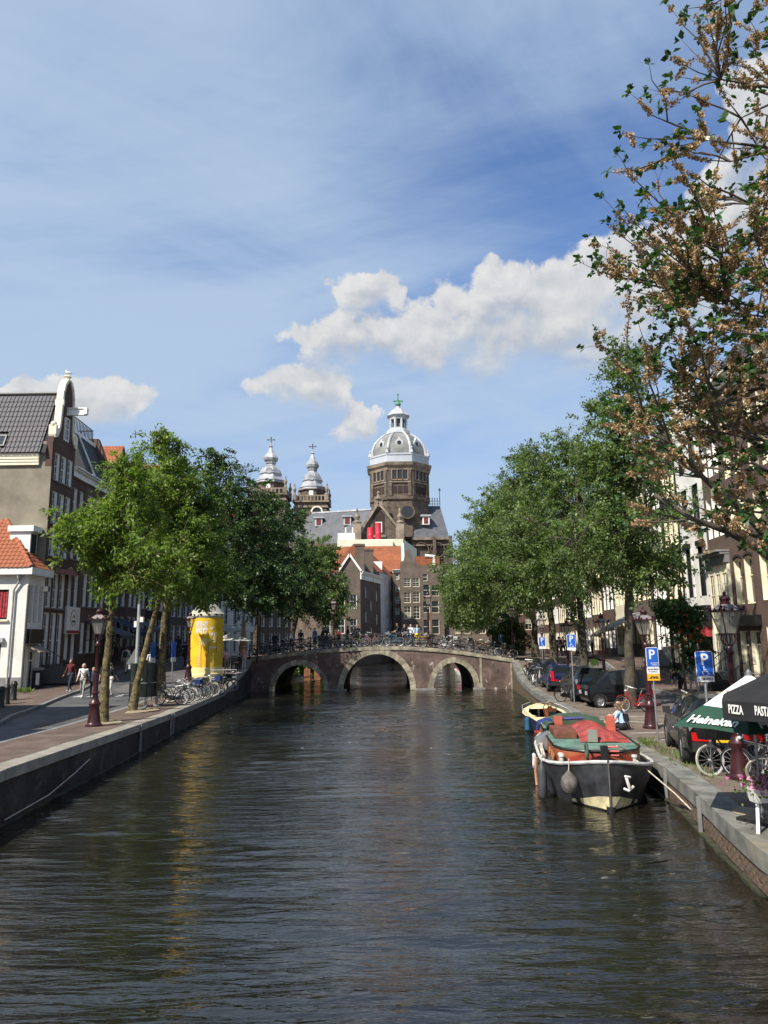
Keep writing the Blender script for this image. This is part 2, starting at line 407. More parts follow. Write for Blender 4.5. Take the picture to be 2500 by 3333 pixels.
M['sandstone'] = mat('sandstone', (0.30, 0.27, 0.20), 0.85, var=0.35, scale=1.6, bump=0.4, var2=((0.15, 0.135, 0.10), 0.85))
M['iron'] = mat('iron_black', (0.018, 0.02, 0.02), 0.45, 0.2, var=0.2)
M['maroon'] = mat('maroon_paint', (0.042, 0.010, 0.012), 0.35, 0.0, var=0.22, scale=4)
M['zinc'] = mat('zinc_grey', (0.28, 0.29, 0.30), 0.45, 0.6, var=0.15, scale=3)
M['white'] = mat('white_paint', (0.78, 0.77, 0.73), 0.5, var=0.06, scale=1.2)
M['cream'] = mat('cream_paint', (0.76, 0.70, 0.53), 0.5, var=0.07, scale=1.2)
M['whitewall'] = mat('white_wall', (0.74, 0.73, 0.68), 0.8, var=0.10, scale=0.7, bump=0.25, var2=((0.50, 0.47, 0.40), 0.6))
M['stucco'] = mat('stucco', (0.23, 0.205, 0.155), 0.9, var=0.22, scale=0.45, bump=0.4, var2=((0.32, 0.285, 0.22), 0.9))
M['glass'] = glassmat('window_glass', (0.025, 0.03, 0.035), 0.05)
M['glassc'] = glassmat('window_glass_curtain', (0.03, 0.034, 0.038), 0.08, curtain=(0.30, 0.29, 0.25))
M['black'] = mat('black_paint', (0.012, 0.013, 0.014), 0.4, var=0.2)
M['slate'] = mat('slate', (0.095, 0.10, 0.112), 0.6, var=0.14, scale=1.0, bump=0.2, var2=((0.13, 0.135, 0.14), 0.5))
M['lead'] = mat('lead', (0.42, 0.44, 0.46), 0.55, 0.1, var=0.15, scale=0.7, var2=((0.62, 0.63, 0.64), 0.6))
M['verdigris'] = mat('verdigris', (0.10, 0.26, 0.19), 0.7, var=0.2)
M['soil'] = mat('soil', (0.10, 0.08, 0.05), 0.95, var=0.3, scale=4, bump=0.4)
# ---------------------------------------------------------------- the setting: canal, quays, streets, bridge
XR_T = [(-30, 4.9), (8, 5.35), (11.2, 5.54), (13, 5.84), (15, 6.25), (18, 6.75), (55, 9.44), (64.5, 10.1), (90, 12.5), (128, 15.5)]
XL_T = [(-30, -7.2), (0, -7.7), (16.2, -8.35), (54.2, -10.05), (64.5, -10.5), (78, -9.5), (95, -6.0), (104, -3.6), (128, 3.2)]
def XR(y): return interp(y, XR_T)
def XL(y): return interp(y, XL_T)
ZEL_T = [(-30, 1.18), (16, 1.18), (20, 1.10), (26, 0.97), (32, 0.87), (43, 0.85), (47.5, 1.35), (52, 1.86), (55, 2.5), (64.5, 2.5), (75, 1.7), (90, 1.3)]
ZSL_T = [(-30, 1.18), (16, 1.17), (20, 1.09), (26, 0.98), (34, 0.96), (40, 1.15), (47, 1.75), (55, 2.5), (64.5, 2.5), (75, 1.7), (90, 1.3)]
ZER_T = [(-30, 0.72), (42, 0.72), (47.7, 0.92), (50.7, 1.25), (54.6, 2.2), (64.5, 2.2), (76, 1.4), (95, 1.1)]
ZSR_T = [(-30, 0.72), (42, 0.725), (48, 1.05), (54.6, 2.05), (64.5, 2.1), (76, 1.4), (95, 1.1)]
def zel(y): return interp(y, ZEL_T)
def zer(y): return interp(y, ZER_T)
def zl(x, y):
    t = min(1, max(0, (XL(y) - x - 0.5) / 2.2)); return lerp(zel(y), interp(y, ZSL_T), t)
def zr(x, y):
    t = min(1, max(0, (x - XR(y) - 0.6) / 2.2)); return lerp(zer(y), interp(y, ZSR_T), t)
def FXR(y): return 19.44 + 0.073 * (y - 42.4)      # facade line of the right bank
def FXL(y): return -19.95 - 0.0455 * (y - 40.15)   # facade line of the left bank
def strip(name, ys, xa, xb, zf, m_, nx=4, dz=0.0):
    b = MB(); k = nx + 1
    for y in ys:
        for i in range(k):
            x = lerp(xa(y), xb(y), i / nx); b.v.append((x, y, zf(x, y) + dz))
    for j in range(len(ys) - 1):
        for i in range(nx):
            a = j * k + i; b.f.append((a, a + 1, a + k + 1, a + k)); b.mi.append(0)
    o = b.build(name, m_); return struct(o)
def frange(a, b, s):
    n = max(1, int(round((b - a) / s))); return [a + (b - a) * i / n for i in range(n + 1)]
YS = frange(-28, 128, 2.0)
# water and ground far around
def water():
    ys = [-30.0, -10.0, 0.0]; y = 2.0
    while y < 128: ys.append(y); y += 0.05 if y < 12 else (0.075 if y < 24 else (0.12 if y < 40 else (0.17 if y < 56 else 0.35)))
    ys = np.array(ys); nx = 170; Y = np.repeat(ys, nx); X = np.tile(np.linspace(-11.5, 16.5, nx), len(ys)); g = np.random.default_rng(4); Z = np.zeros_like(X)
    cell = np.interp(Y, [0, 12, 24, 40, 56, 128], [.05, .07, .11, .16, .3, .4])
    pm = 0.75 + 0.35 * np.sin(X * .31 + 1) * np.sin(Y * .17 + .6) + 0.3 * np.sin(X * .83 + Y * .21) * np.sin(Y * .53 + 2)
    for i in range(64):
        lam = 0.22 * (1.9 / 0.22) ** g.random(); a = g.normal() * 0.26 + 0.06; k = 2 * math.pi / lam; kx, ky = k * math.sin(a), k * math.cos(a)
        if abs(kx) > 2 * math.pi / 0.42: kx = np.sign(kx) * 2 * math.pi / 0.42
        ph = g.random() * 6.28; amp = WAVE * lam / 6.28 * (1.0 if lam < 0.8 else 0.6)
        Z += amp * np.sin(kx * X + ky * Y + ph + 0.5 * np.sin(X * .9 + ph) + 0.4 * np.sin(Y * .7 + 2 * ph)) * np.clip((lam / cell - 2.2) / 1.5, 0, 1)
    Z *= np.clip(pm, .25, 1.3); Z *= (Y > 1)
    n = len(ys); me = bpy.data.meshes.new('canal_water'); me.vertices.add(n * nx); me.vertices.foreach_set('co', np.stack([X, Y, Z], 1).astype(np.float32).ravel())
    i0 = (np.arange(n - 1)[:, None] * nx + np.arange(nx - 1)[None]).ravel(); q = np.stack([i0, i0 + 1, i0 + nx + 1, i0 + nx], 1).astype(np.int32)
    me.loops.add(q.size); me.loops.foreach_set('vertex_index', q.ravel()); me.polygons.add(len(q)); me.polygons.foreach_set('loop_start', np.arange(0, q.size, 4, dtype=np.int32)); me.polygons.foreach_set('use_smooth', [True] * len(q))
    me.materials.append(M['water']); me.update(calc_edges=True); return struct(link('canal_water', me))
WAVE = 0.024
water()
b = MB()
for (x0, x1, y0, y1) in [(-1600, -38, -600, 1600), (38, 1600, -600, 1600), (-38, 38, 132, 1600)]:
    b.quad((x0, y0, 0.9), (x1, y0, 0.9), (x1, y1, 0.9), (x0, y1, 0.9))
struct(b.build('ground', mat('ground_far', (0.14, 0.12, 0.10), 0.9)))
b = MB(); b.quad((-60, -80, -1.6), (60, -80, -1.6), (60, 140, -1.6), (-60, 140, -1.6)); struct(b.build('canal_bed', M['soil']))
# right bank
strip('quay_pavement_right', YS, lambda y: XR(y) + 0.55, lambda y: XR(y) + 4.9, zr, M['clinker_r'], 5)
strip('road_right', YS, lambda y: XR(y) + 4.9, lambda y: FXR(y) - 4.2, zr, mat('road_r', (0.115, 0.10, 0.10), 0.85, var=0.12, scale=1.0, bump=0.2, var2=((0.14, 0.125, 0.115), 0.6)), 3, -0.01)
strip('pavement_right', YS, lambda y: FXR(y) - 4.2, lambda y: FXR(y) + 20, lambda x, y: zr(x, y) + 0.10, M['clinker'], 4)
# left bank
KERB_L = [(-30, -12.6), (20, -13.0), (24, -13.4), (26.6, -13.9), (29.0, -14.7), (31.3, -15.2), (34.2, -15.9), (37.5, -16.5), (42, -17.0), (55, -17.6), (128, -21.0)]
def KL(y): return interp(y, KERB_L)
strip('quay_pavement_left', YS, lambda y: XL(y) - 2.55, lambda y: XL(y) - 0.5, zl, M['clinker'], 4)
strip('road_left', frange(-28, 128, 1.0), KL, lambda y: XL(y) - 2.55, lambda x, y: zl(x, y) - 0.01, M['asphalt'], 4)
strip('pavement_left', frange(-28, 128, 1.0), lambda y: min(FXL(y) - 20, -41), KL, lambda x, y: zl(x, y) + 0.10, M['clinker'], 5)
strip('cobble_strip_left', frange(18, 33, 1.0), lambda y: KL(y) - 3.4, lambda y: KL(y) - 0.25, lambda x, y: zl(x, y) + 0.106, M['cobble'], 3)
# kerbs made of single stones
def kerb(name, label, ya, yb, step, xf, zf, side, w=0.18):
    t = thing(name, label, 'kerb', (xf(ya), ya, zf(xf(ya), ya)))
    o = Vector(t.location); ys = frange(ya, yb, step)
    for y0, y1 in zip(ys, ys[1:]):
        g = 0.006; y0 += g; y1 -= g; b = MB(); A = []; h = rng.uniform(-0.004, 0.004)
        for (yy, s_) in ((y0, 0), (y0, 1), (y1, 1), (y1, 0)):
            x = xf(yy) + side * w * s_; A.append(Vector((x, yy, zf(xf(yy), yy))) - o)
        if side < 0: A = [A[1], A[0], A[3], A[2]]
        b.hexa([p + V(0, 0, -0.15) for p in A], [p + V(0, 0, 0.112 + h) for p in A]); b.build('kerb_stone', M['granite'], t)
kerb('kerb', 'pale stone kerb curving along the left pavement', 16, 54, 1.0, KL, zl, -1)
kerb('kerb', 'grey kerb between right road and house pavement', 26, 54, 1.0, lambda y: FXR(y) - 4.2, zr, 1)
# flush drain band along the left road edge, painted speed-bump teeth
strip('gutter_left', frange(-20, 54, 1.0), lambda y: XL(y) - 2.67, lambda y: XL(y) - 2.45, lambda x, y: zl(x, y) + 0.006, M['granite'], 1)
b = MB()
for i in range(8):
    y = 37.6 + 0.02 * i; x = -16.2 + i * 0.72
    b.add([(x, y, zl(x, y) + 0.002), (x + 0.42, y, zl(x, y) + 0.002), (x + 0.21, y + 0.9, zl(x, y + 0.9) + 0.012)], [(0, 1, 2)])
o = b.build('road_marking', mat('road_paint', (0.5, 0.5, 0.48), 0.8, var=0.2, scale=5)); struct(o)
# parking-bay lines on the right
def line(p, q, w=0.09):
    b = MB(); p, q = Vector(p), Vector(q); d = (q - p).normalized(); s_ = Vector((-d.y, d.x, 0)) * w / 2
    b.add([(*(p + s_).xy, zr(p.x, p.y) + 0.006), (*(p - s_).xy, zr(p.x, p.y) + 0.006), (*(q - s_).xy, zr(q.x, q.y) + 0.006), (*(q + s_).xy, zr(q.x, q.y) + 0.006)], [(0, 1, 2, 3)]); return b
pl = MB()
for p, q in [((8.0, 24.2, 0), (12.2, 24.6, 0)), ((7.9, 22.6, 0), (11.9, 22.9, 0)), ((9.2, 24.3, 0), (11.9, 28.8, 0)), ((8.1, 28.3, 0), (12.0, 24.6, 0)), ((12.1, 20.0, 0), (12.2, 30.0, 0)), ((8.4, 28.9, 0), (12.3, 29.1, 0))]:
    t_ = line(p, q); pl.add(t_.v, t_.f)
struct(pl.build('parking_lines', mat('line_paint', (0.55, 0.54, 0.5), 0.8, var=0.25, scale=6)))

# quay walls -------------------------------------------------------------
def quay(side):
    right = side > 0; xf = XR if right else XL; ze = zer if right else zel
    t = thing('quay_wall', 'sunlit brown brick quay wall with grey stone coping on the right bank' if right else 'dark shaded brick quay wall with sandy coping on the left bank', 'quay wall', (xf(10), 10, 0))
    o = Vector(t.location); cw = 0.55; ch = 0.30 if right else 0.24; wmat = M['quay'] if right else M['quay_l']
    ys = [y for y in frange(-26, 54.55, 1.0)]
    if right:     # window left in the plain wall where single bricks stand
        pass
    b = MB()
    for y0, y1 in zip(ys, ys[1:]):
        xa, xb = xf(y0) + side * 0.05, xf(y1) + side * 0.05
        p = [V(xa, y0, -1.4), V(xb, y1, -1.4), V(xb, y1, ze(y1) - ch), V(xa, y0, ze(y0) - ch)]
        p = [q - o for q in p]
        if right: p = p[::-1]
        b.quad(*p)
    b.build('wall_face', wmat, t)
    # water-line ledge with algae, split in timber lengths
    for y0, y1 in zip(ys[10::3], ys[13::3]):
        b = MB(); A = []
        for (yy, s_) in ((y0, 0), (y1, 0), (y1, 1), (y0, 1)):
            A.append(V(xf(yy) - side * 0.05 * (1 - s_) + side * 0.06 * s_, yy, 0) - o)
        if right: A = A[::-1]
        b.hexa([p + V(0, 0, -0.6) for p in A], [p + V(0, 0, 0.035) for p in A]); b.build('waterline_timber', M['algae'], t)
    # coping stones
    y = -24.0
    while y < 54.2:
        L = rng.uniform(1.1, 1.7) if right else rng.uniform(1.3, 2.0); y1 = min(y + L, 54.55); g = 0.008; dz = rng.uniform(-0.006, 0.006)
        b = MB(); A = []
        for (yy, s_) in ((y + g, 0), (y1 - g, 0), (y1 - g, 1), (y + g, 1)):
            A.append(V(xf(yy) + side * (cw * s_), yy, ze(yy)) - o)
        if right: A = A[::-1]
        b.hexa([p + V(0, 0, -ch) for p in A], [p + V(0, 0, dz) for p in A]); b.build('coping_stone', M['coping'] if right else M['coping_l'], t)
        y = y1
    # pale drain strips / mooring posts on the wall
    for yy in ((15.0, 18.05, 26.0, 36.0) if right else (26.3, 30.6, 31.0)):
        b = MB(); x = xf(yy) - side * 0.005
        b.box(min(x, x - side * 0.06) - o.x, max(x, x - side * 0.06) - o.x, yy - 0.03 - o.y, yy + 0.03 - o.y, 0.02, ze(yy) - 0.02); b.build('fender_post', M['granite'], t)
    if right:     # single bricks where the photograph shows them
        bw, bh = 0.21, 0.066; me = None
        b0 = MB(); b0.box(-0.019, 0.019, -0.099, 0.099, -0.029, 0.029); me = b0.mesh('brick', M['quaybrick'])
        zt = 0.72 - ch; row = 0; n = 0
        z = zt - bh / 2
        while z > 0.06 and n < 300:
            yy = 9.6 + (0.105 if row % 2 else 0.0)
            while yy < 17.9 and n < 300:
                x = xf(yy) + 0.05; dxy = (xf(yy + 0.1) - xf(yy - 0.1)) / 0.2
                if rng.random() > 0.06:
                    q = link('brick', me, t); q.location = (x - o.x + rng.uniform(-0.006, 0.004), yy - o.y, z); q.rotation_euler = (0, 0, -math.atan(dxy)); n += 1
                yy += bw
            z -= bh; row += 1
        # thin mortar skin behind the bricks is the wall face itself
    return t
quay(1); quay(-1)

# bridge -----------------------------------------------------------------
ZB_T = [(-21, 2.5), (-10.05, 2.52), (-8.24, 2.74), (-5.93, 2.99), (-3.6, 3.14), (-1.28, 3.24), (0.8, 3.25), (3.36, 3.10), (5.67, 2.85), (7.5, 2.55), (9.45, 2.22), (21.5, 2.12)]
def zb(x): return interp(x, ZB_T)
ARCH = [(-6.51, 1.87, 1.95), (-0.68, 2.52, 2.69), (5.10, 1.56, 1.99)]
YB0, YB1 = 54.6, 64.4
br = thing('arched_bridge', 'brown brick bridge with three stone-ringed arches over the canal', 'bridge', (0, YB0, 0))
def arch_top(x):
    for cx, a, h in ARCH:
        if abs(x - cx) < a: return h * math.sqrt(max(0, 1 - ((x - cx) / a) ** 2))
    return -1.4
b = MB(); b2 = MB(); xs = set(np.linspace(-10.3, 9.7, 70).tolist())
for cx, a, h in ARCH:
    for i in range(29):
        g = math.pi * i / 28; xs.add(cx + a * math.cos(g) * 0.99999)
    xs.add(cx - a - 1e-4); xs.add(cx + a + 1e-4)
xs = sorted(xs)
for x0, x1 in zip(xs, xs[1:]):
    mid = (x0 + x1) / 2; inside = any(abs(mid - cx) < a for cx, a, h in ARCH)
    z0 = arch_top(x0) if inside else -1.4; z1 = arch_top(x1) if inside else -1.4
    if inside: z0, z1 = max(z0, 0) - (1.4 if z0 <= 0 else 0) * 0, max(z1, 0)
    for bb, yy, flip in ((b, 0, False), (b2, YB1 - YB0, True)):
        q = [(x0, yy, z0), (x1, yy, z1), (x1, yy, zb(x1) - 0.26), (x0, yy, zb(x0) - 0.26)]
        bb.quad(*(q[::-1] if flip else q))
b.build('bridge_wall', M['bridge'], br); b2.build('bridge_wall', M['bridge'], br)
for cx, a, h in ARCH:
    b = MB(); K = 24
    pts = [(cx + a * math.cos(math.pi * i / K), h * math.sin(math.pi * i / K)) for i in range(K + 1)]
    pts = [(cx + a, -1.4)] + pts + [(cx - a, -1.4)]
    for p, q in zip(pts, pts[1:]):
        b.quad((p[0], 0, p[1]), (q[0], 0, q[1]), (q[0], YB1 - YB0, q[1]), (p[0], YB1 - YB0, p[1]))
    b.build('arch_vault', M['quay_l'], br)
    n = 21 if a > 2 else 15; T = 0.42 if a > 2 else 0.38
    for i in range(n):
        g0 = math.pi * (i + 0.03) / n; g1 = math.pi * (i + 0.97) / n; T2 = T * rng.uniform(0.97, 1.04)
        def pt(g, e): return V(cx + (a + e) * math.cos(g), 0, (h + e) * math.sin(g))
        pr = rng.uniform(0.045, 0.06)
        A = [pt(g0, -0.01), pt(g0, T2), pt(g1, T2), pt(g1, -0.01)]
        b = MB(); b.hexa([p + V(0, 0.3, 0) for p in A][::-1], [p + V(0, -pr, 0) for p in A][::-1]); b.build('arch_stone', M['sandstone'], br)
x = -10.2
while x < 9.6:
    x1 = min(x + rng.uniform(1.1, 1.5), 9.65); A = [(x + 0.005, -0.08), (x1 - 0.005, -0.08), (x1 - 0.005, 0.35), (x + 0.005, 0.35)]
    for dy, sg in ((0, 1), (YB1 - YB0, -1)):
        q = [V(p[0], dy + sg * p[1], zb(p[0])) for p in A]
        if sg < 0: q = q[::-1]
        b = MB(); b.hexa([p + V(0, 0, -0.27) for p in q], q); b.build('coping_stone', M['sandstone'], br)
    x = x1
for xx in (7.05, 9.35):
    b = MB(); b.box(xx, xx + 0.16, -0.03, 0.05, 0, zb(xx) - 0.27); b.build('corner_stone', M['sandstone'], br)
for x0, x1 in ((-4.4, -2.95), (2.15, 3.7), (6.5, 7.4)): b = MB(); b.box(x0, x1, -0.12, 0.02, -0.5, 0.13); b.build('pier_footing', M['granite'], br)
# deck from bank to bank
b = MB(); dx = frange(-11.0, 10.6, 0.9)
for x0, x1 in zip(dx, dx[1:]):
    b.quad((x0, 0.34, zb(x0) - 0.005), (x1, 0.34, zb(x1) - 0.005), (x1, YB1 - YB0 - 0.34, zb(x1) - 0.005), (x0, YB1 - YB0 - 0.34, zb(x0) - 0.005))
dk = b.build('deck', M['clinker'], br)
# railings
def railing(yy, label):
    t = thing('bridge_railing', label, 'railing', (0, yy, 0)); px_ = frange(-10.3, 9.7, 1.55)
    for x in px_:
        z = zb(x); b = MB(); b.lathe([(0.055, 0), (0.06, 0.10), (0.035, 0.16), (0.03, 0.55), (0.045, 0.6), (0.03, 0.66), (0.028, 0.86), (0.05, 0.90), (0.045, 0.97), (0.0, 1.02)], 8, (x, 0, z)); b.build('post', M['iron'], t, True)
    for h in (0.88, 0.50):
        b = MB(); b.tube([(x, 0, zb(x) + h) for x in px_], 0.024, 6); b.build('rail', M['iron'], t, True)
railing(YB0 + 0.14, 'black iron railing along the near edge of the arched bridge')
railing(YB1 - 0.14, 'black iron railing along the far edge of the arched bridge')

# quays beyond the bridge
for side, lab in ((1, 'far right quay wall beyond the arched bridge'), (-1, 'far left quay wall beyond the arched bridge')):
    xf = XR if side > 0 else XL; ze = zer if side > 0 else zel; ys = frange(64.4, 126, 2.0)
    t = thing('quay_wall', lab, 'quay wall', (xf(64.4), 64.4, 0)); o = Vector(t.location); b = MB(); c = MB()
    for y0, y1 in zip(ys, ys[1:]):
        p = [V(xf(y0), y0, -1.4) - o, V(xf(y1), y1, -1.4) - o, V(xf(y1), y1, ze(y1) - 0.2) - o, V(xf(y0), y0, ze(y0) - 0.2) - o]
        b.quad(*(p[::-1] if side > 0 else p))
        A = [V(xf(y0) - side * 0.04, y0, ze(y0)) - o, V(xf(y1) - side * 0.04, y1, ze(y1)) - o, V(xf(y1) + side * 0.56, y1, ze(y1)) - o, V(xf(y0) + side * 0.56, y0, ze(y0)) - o]
        if side > 0: A = A[::-1]
        c.hexa([q + V(0, 0, -0.2) for q in A], [q + V(0, 0, 0.004) for q in A])
    b.build('wall_face', M['quay'], t); c.build('coping', M['coping'], t)
# ---------------------------------------------------------------- houses
_wc = {}
def win_mesh(w, h, framem, style, r):
    key = (round(w, 2), round(h, 2), framem.name, style)
    if key in _wc: return _wc[key]
    f = 0.075 if style != 'thin' else 0.045; y0, y1 = -0.05, 0.04
    b = MB(); b.box(0, f, y0, y1, 0, h); b.box(w - f, w, y0, y1, 0, h); b.box(f, w - f, y0, y1, 0, f); b.box(f, w - f, y0, y1, h - f, h)
    mid = h * (0.52 if style != 'tall' else 0.62)
    if style == 'shop': mid = h * 0.74
    b.box(f, w - f, y0 + 0.006, y1 - 0.012, mid - 0.03, mid + 0.03)
    if style in ('sash', 'tall', 'bars', 'shop'):
        k = 2 if w < 1.3 else 3
        for i in range(1, k):
            x = w * i / k; b.box(x - 0.015, x + 0.015, -0.03, 0.015, f, mid - 0.03); b.box(x - 0.015, x + 0.015, -0.03, 0.015, mid + 0.03, h - f)
        if style == 'bars':
            for zz in (mid * 0.5, (mid + h) / 2): b.box(f, w - f, -0.028, 0.012, zz - 0.013, zz + 0.013)
    me = b.mesh('window', framem, uv=False)
    p1 = MB(); p1.box(f, w - f, -0.024, -0.016, f, mid - 0.03); p2 = MB(); p2.box(f, w - f, -0.024, -0.016, mid + 0.03, h - f)
    _wc[key] = (me, p1.v, p1.f, p2.v, p2.f); return _wc[key]
_pc = {}
def add_window(parent, mtx, u0, u1, v0, v1, r, framem, style, gm):
    w, h = u1 - u0, v1 - v0; me, a, af, c, cf = win_mesh(w, h, framem, style, r)
    o = link('window', me, parent); o.matrix_local = mtx @ Matrix.Translation((u0, -r, v0))
    for i, (vv, ff) in enumerate(((a, af), (c, cf))):
        key = (me.name, i, gm.name)
        if key not in _pc:
            b = MB(); b.v, b.f, b.mi = list(vv), list(ff), [0] * len(ff); _pc[key] = b.mesh('pane', gm, uv=False)
        link('pane', _pc[key], o)
    return o
def facade(parent, ox, oy, ang, W, z0, z1, wins, wallm, r=0.2, revm=None, framem=None, gm=None, top=None, name='wall', sill=None, lean=0.0):
    """wall with real openings; local x along the wall, outward = local +y.  wins: (u0,u1,v0,v1[,style])"""
    revm = revm or M['cream']; framem = framem or M['cream']; gm = gm or M['glass']
    mtx = Matrix.Translation((ox, oy, 0)) @ Matrix.Rotation(ang, 4, 'Z')
    us = sorted({0.0, W} | {round(x, 4) for q in wins for x in q[:2]}); vs = sorted({z0, z1} | {round(x, 4) for q in wins for x in q[2:4]})
    b = MB()
    for a, c in zip(us, us[1:]):
        for d, e in zip(vs, vs[1:]):
            mu, mv = (a + c) / 2, (d + e) / 2
            if any(q[0] < mu < q[1] and q[2] < mv < q[3] for q in wins): continue
            b.quad((c, 0, d), (a, 0, d), (a, 0, e), (c, 0, e))
    for q in wins:
        a, c, d, e = q[:4]; k = 1
        b.quad((a, 0, d), (a, 0, e), (a, -r - .02, e), (a, -r - .02, d), k); b.quad((c, -r - .02, d), (c, -r - .02, e), (c, 0, e), (c, 0, d), k)
        b.quad((a, -r - .02, e), (a, 0, e), (c, 0, e), (c, -r - .02, e), k); b.quad((a, 0, d), (a, -r - .02, d), (c, -r - .02, d), (c, 0, d), k)
    if top:
        b.prism(top, (0, -0.35, 0), (1, 0, 0), (0, 0, 1), (0, 0.35, 0))
    o = b.build(name, [wallm, revm], parent); o.matrix_local = mtx
    for q in wins:
        add_window(parent, mtx, *q[:4], r, framem, q[4] if len(q) > 4 else 'sash', gm)
        if sill:
            s_ = MB(); s_.box(-0.06, q[1] - q[0] + 0.06, -r, 0.07, -0.09, -0.002); so = s_.build('sill', sill, parent); so.matrix_local = mtx @ Matrix.Translation((q[0], 0, q[2]))
    return mtx
def grid(W, n, ww, rows, m0=None):
    out = []; pitch = W / n if m0 is None else (W - 2 * m0) / n; m_ = 0 if m0 is None else m0
    for i in range(n):
        c = m_ + pitch * (i + 0.5)
        for rw in rows: out.append((c - ww / 2, c + ww / 2, rw[0], rw[1]) + tuple(rw[2:]))
    return out
def shell(parent, W, D, z0, z1, wallm, mtx=Matrix(), name='side_walls'):
    b = MB()
    b.quad((0, 0, z0), (0, -D, z0), (0, -D, z1), (0, 0, z1)); b.quad((W, -D, z0), (W, 0, z0), (W, 0, z1), (W, -D, z1)); b.quad((0, -D, z0), (W, -D, z0), (W, -D, z1), (0, -D, z1))
    b.quad((0, -D, z1), (W, -D, z1), (W, 0, z1), (0, 0, z1))
    o = b.build(name, wallm, parent); o.matrix_local = mtx; return o
def cornice(parent, W, z, m_, mtx=Matrix(), h=0.6, d=0.45, ov=0.05):
    b = MB(); b.box(-ov, W + ov, 0.002, d * 0.35, z - h, z - h * 0.35); b.box(-ov - .03, W + ov + .03, 0.002, d * 0.7, z - h * 0.35, z - h * 0.15); b.box(-ov - .06, W + ov + .06, 0.002, d, z - h * 0.15, z)
    o = b.build('cornice', m_, parent); o.matrix_local = mtx; return o
def door(parent, mtx, u0, u1, v0, v1, m_):
    b = MB(); w, h = u1 - u0, v1 - v0; b.box(0, w, -0.05, 0, 0, h)
    for i in (0, 1): b.box(w * (0.12 + 0.44 * i), w * (0.44 + 0.44 * i), 0.0, 0.02, h * 0.1, h * 0.45); b.box(w * (0.12 + 0.44 * i), w * (0.44 + 0.44 * i), 0.0, 0.02, h * 0.52, h * 0.9)
    o = b.build('door', m_, parent); o.matrix_local = mtx @ Matrix.Translation((u0, -0.12, v0))
    k = MB(); k.ball((w * 0.9, 0.05, h * 0.48), 0.045); k.build('handle', mat('brass', (0.5, 0.36, 0.12), 0.3, 0.9), o, True); return o
BR = {
 'brown': brickmat('brick_brown', (0.125, 0.075, 0.055), (0.10, 0.06, 0.045), (0.16, 0.14, 0.12), dirt=0.2),
 'red': brickmat('brick_red', (0.125, 0.058, 0.042), (0.098, 0.046, 0.035), (0.12, 0.10, 0.085), dirt=0.25),
 'dark': brickmat('brick_dark', (0.055, 0.036, 0.03), (0.045, 0.03, 0.026), (0.05, 0.04, 0.035), dirt=0.2),
 'black': brickmat('brick_black', (0.022, 0.021, 0.021), (0.018, 0.018, 0.018), (0.02, 0.02, 0.02), dirt=0.2),
 'grey': brickmat('brick_grey', (0.15, 0.125, 0.105), (0.12, 0.10, 0.085), (0.16, 0.14, 0.12), dirt=0.2),
 'far': brickmat('brick_far', (0.16, 0.118, 0.094), (0.135, 0.10, 0.08), (0.17, 0.145, 0.12), 0.25, 0.08, 0.012, dirt=0.3),
 'church': brickmat('brick_church', (0.165, 0.122, 0.096), (0.12, 0.09, 0.07), (0.13, 0.11, 0.09), 0.5, 0.16, 0.02, dirt=0.5, light_wash=((0.30, 0.25, 0.19), 0.55)),
}
M['otile'] = mat('orange_tile', (0.42, 0.13, 0.055), 0.75, var=0.22, scale=1.5, bump=0.2, island=0.25, var2=((0.22, 0.09, 0.055), 0.5))
M['dtile'] = mat('dark_tile', (0.075, 0.072, 0.078), 0.5, var=0.25, scale=1.5, bump=0.2, var2=((0.17, 0.16, 0.155), 0.6))
M['otile_far'] = brickmat('orange_roof_far', (0.40, 0.135, 0.06), (0.32, 0.11, 0.05), (0.2, 0.07, 0.04), 0.25, 0.32, 0.03, dirt=0.3, stain=(0.2, 0.09, 0.06), stain_amt=0.5)
M['dtile_far'] = brickmat('dark_roof_far', (0.085, 0.08, 0.085), (0.065, 0.062, 0.066), (0.03, 0.03, 0.03), 0.25, 0.32, 0.03, dirt=0.3)
M['curtain_red'] = mat('red_curtain', (0.35, 0.03, 0.04), 0.8, var=0.3, scale=6)

# --- right bank row.  local x runs away from the camera along the facade, outward = towards the canal
angR = math.pi / 2 - math.atan(0.073)
def rhouse(y0, y1, H, label, wallm, rows, n, ww, revm, framem=None, extra=None, r=0.26, top=None, corn=True, gm=None, sill=None, stoop=False, cornm=None, roofm=None, group='canal houses on the right bank'):
    x0 = FXR(y0); W = math.hypot(y1 - y0, FXR(y1) - x0) - 0.02; zb_ = zr(x0, (y0 + y1) / 2) + 0.1
    t = thing('canal_house', label, 'house', (x0, y0, zb_), 0, group); t.rotation_euler[2] = angR
    wins = [(a, b_, c + 0, d + 0) + tuple(q) for (a, b_, c, d, *q) in (grid(W, n, ww, rows, 0.25) if n else []) + (extra or [])]
    facade(t, 0, 0, 0, W, -0.6, H, wins, wallm, r, revm, framem or revm, gm or M['glassc'], top=top, sill=sill)
    shell(t, W, 11, -0.6, H, wallm)
    if corn: cornice(t, W, H + 0.1, cornm or revm)
    b = MB(); rm = roofm or M['dtile_far']; z = H + 0.02
    b.quad((0, -0.3, z), (0, -10.8, z), (W / 2, -9, z + 2.6), (W / 2, -2.2, z + 2.6)); b.quad((W, -10.8, z), (W, -0.3, z), (W / 2, -2.2, z + 2.6), (W / 2, -9, z + 2.6))
    b.add([(W, -0.3, z), (0, -0.3, z), (W / 2, -2.2, z + 2.6)], [(0, 1, 2)]); b.build('roof', rm, t)
    return t, W
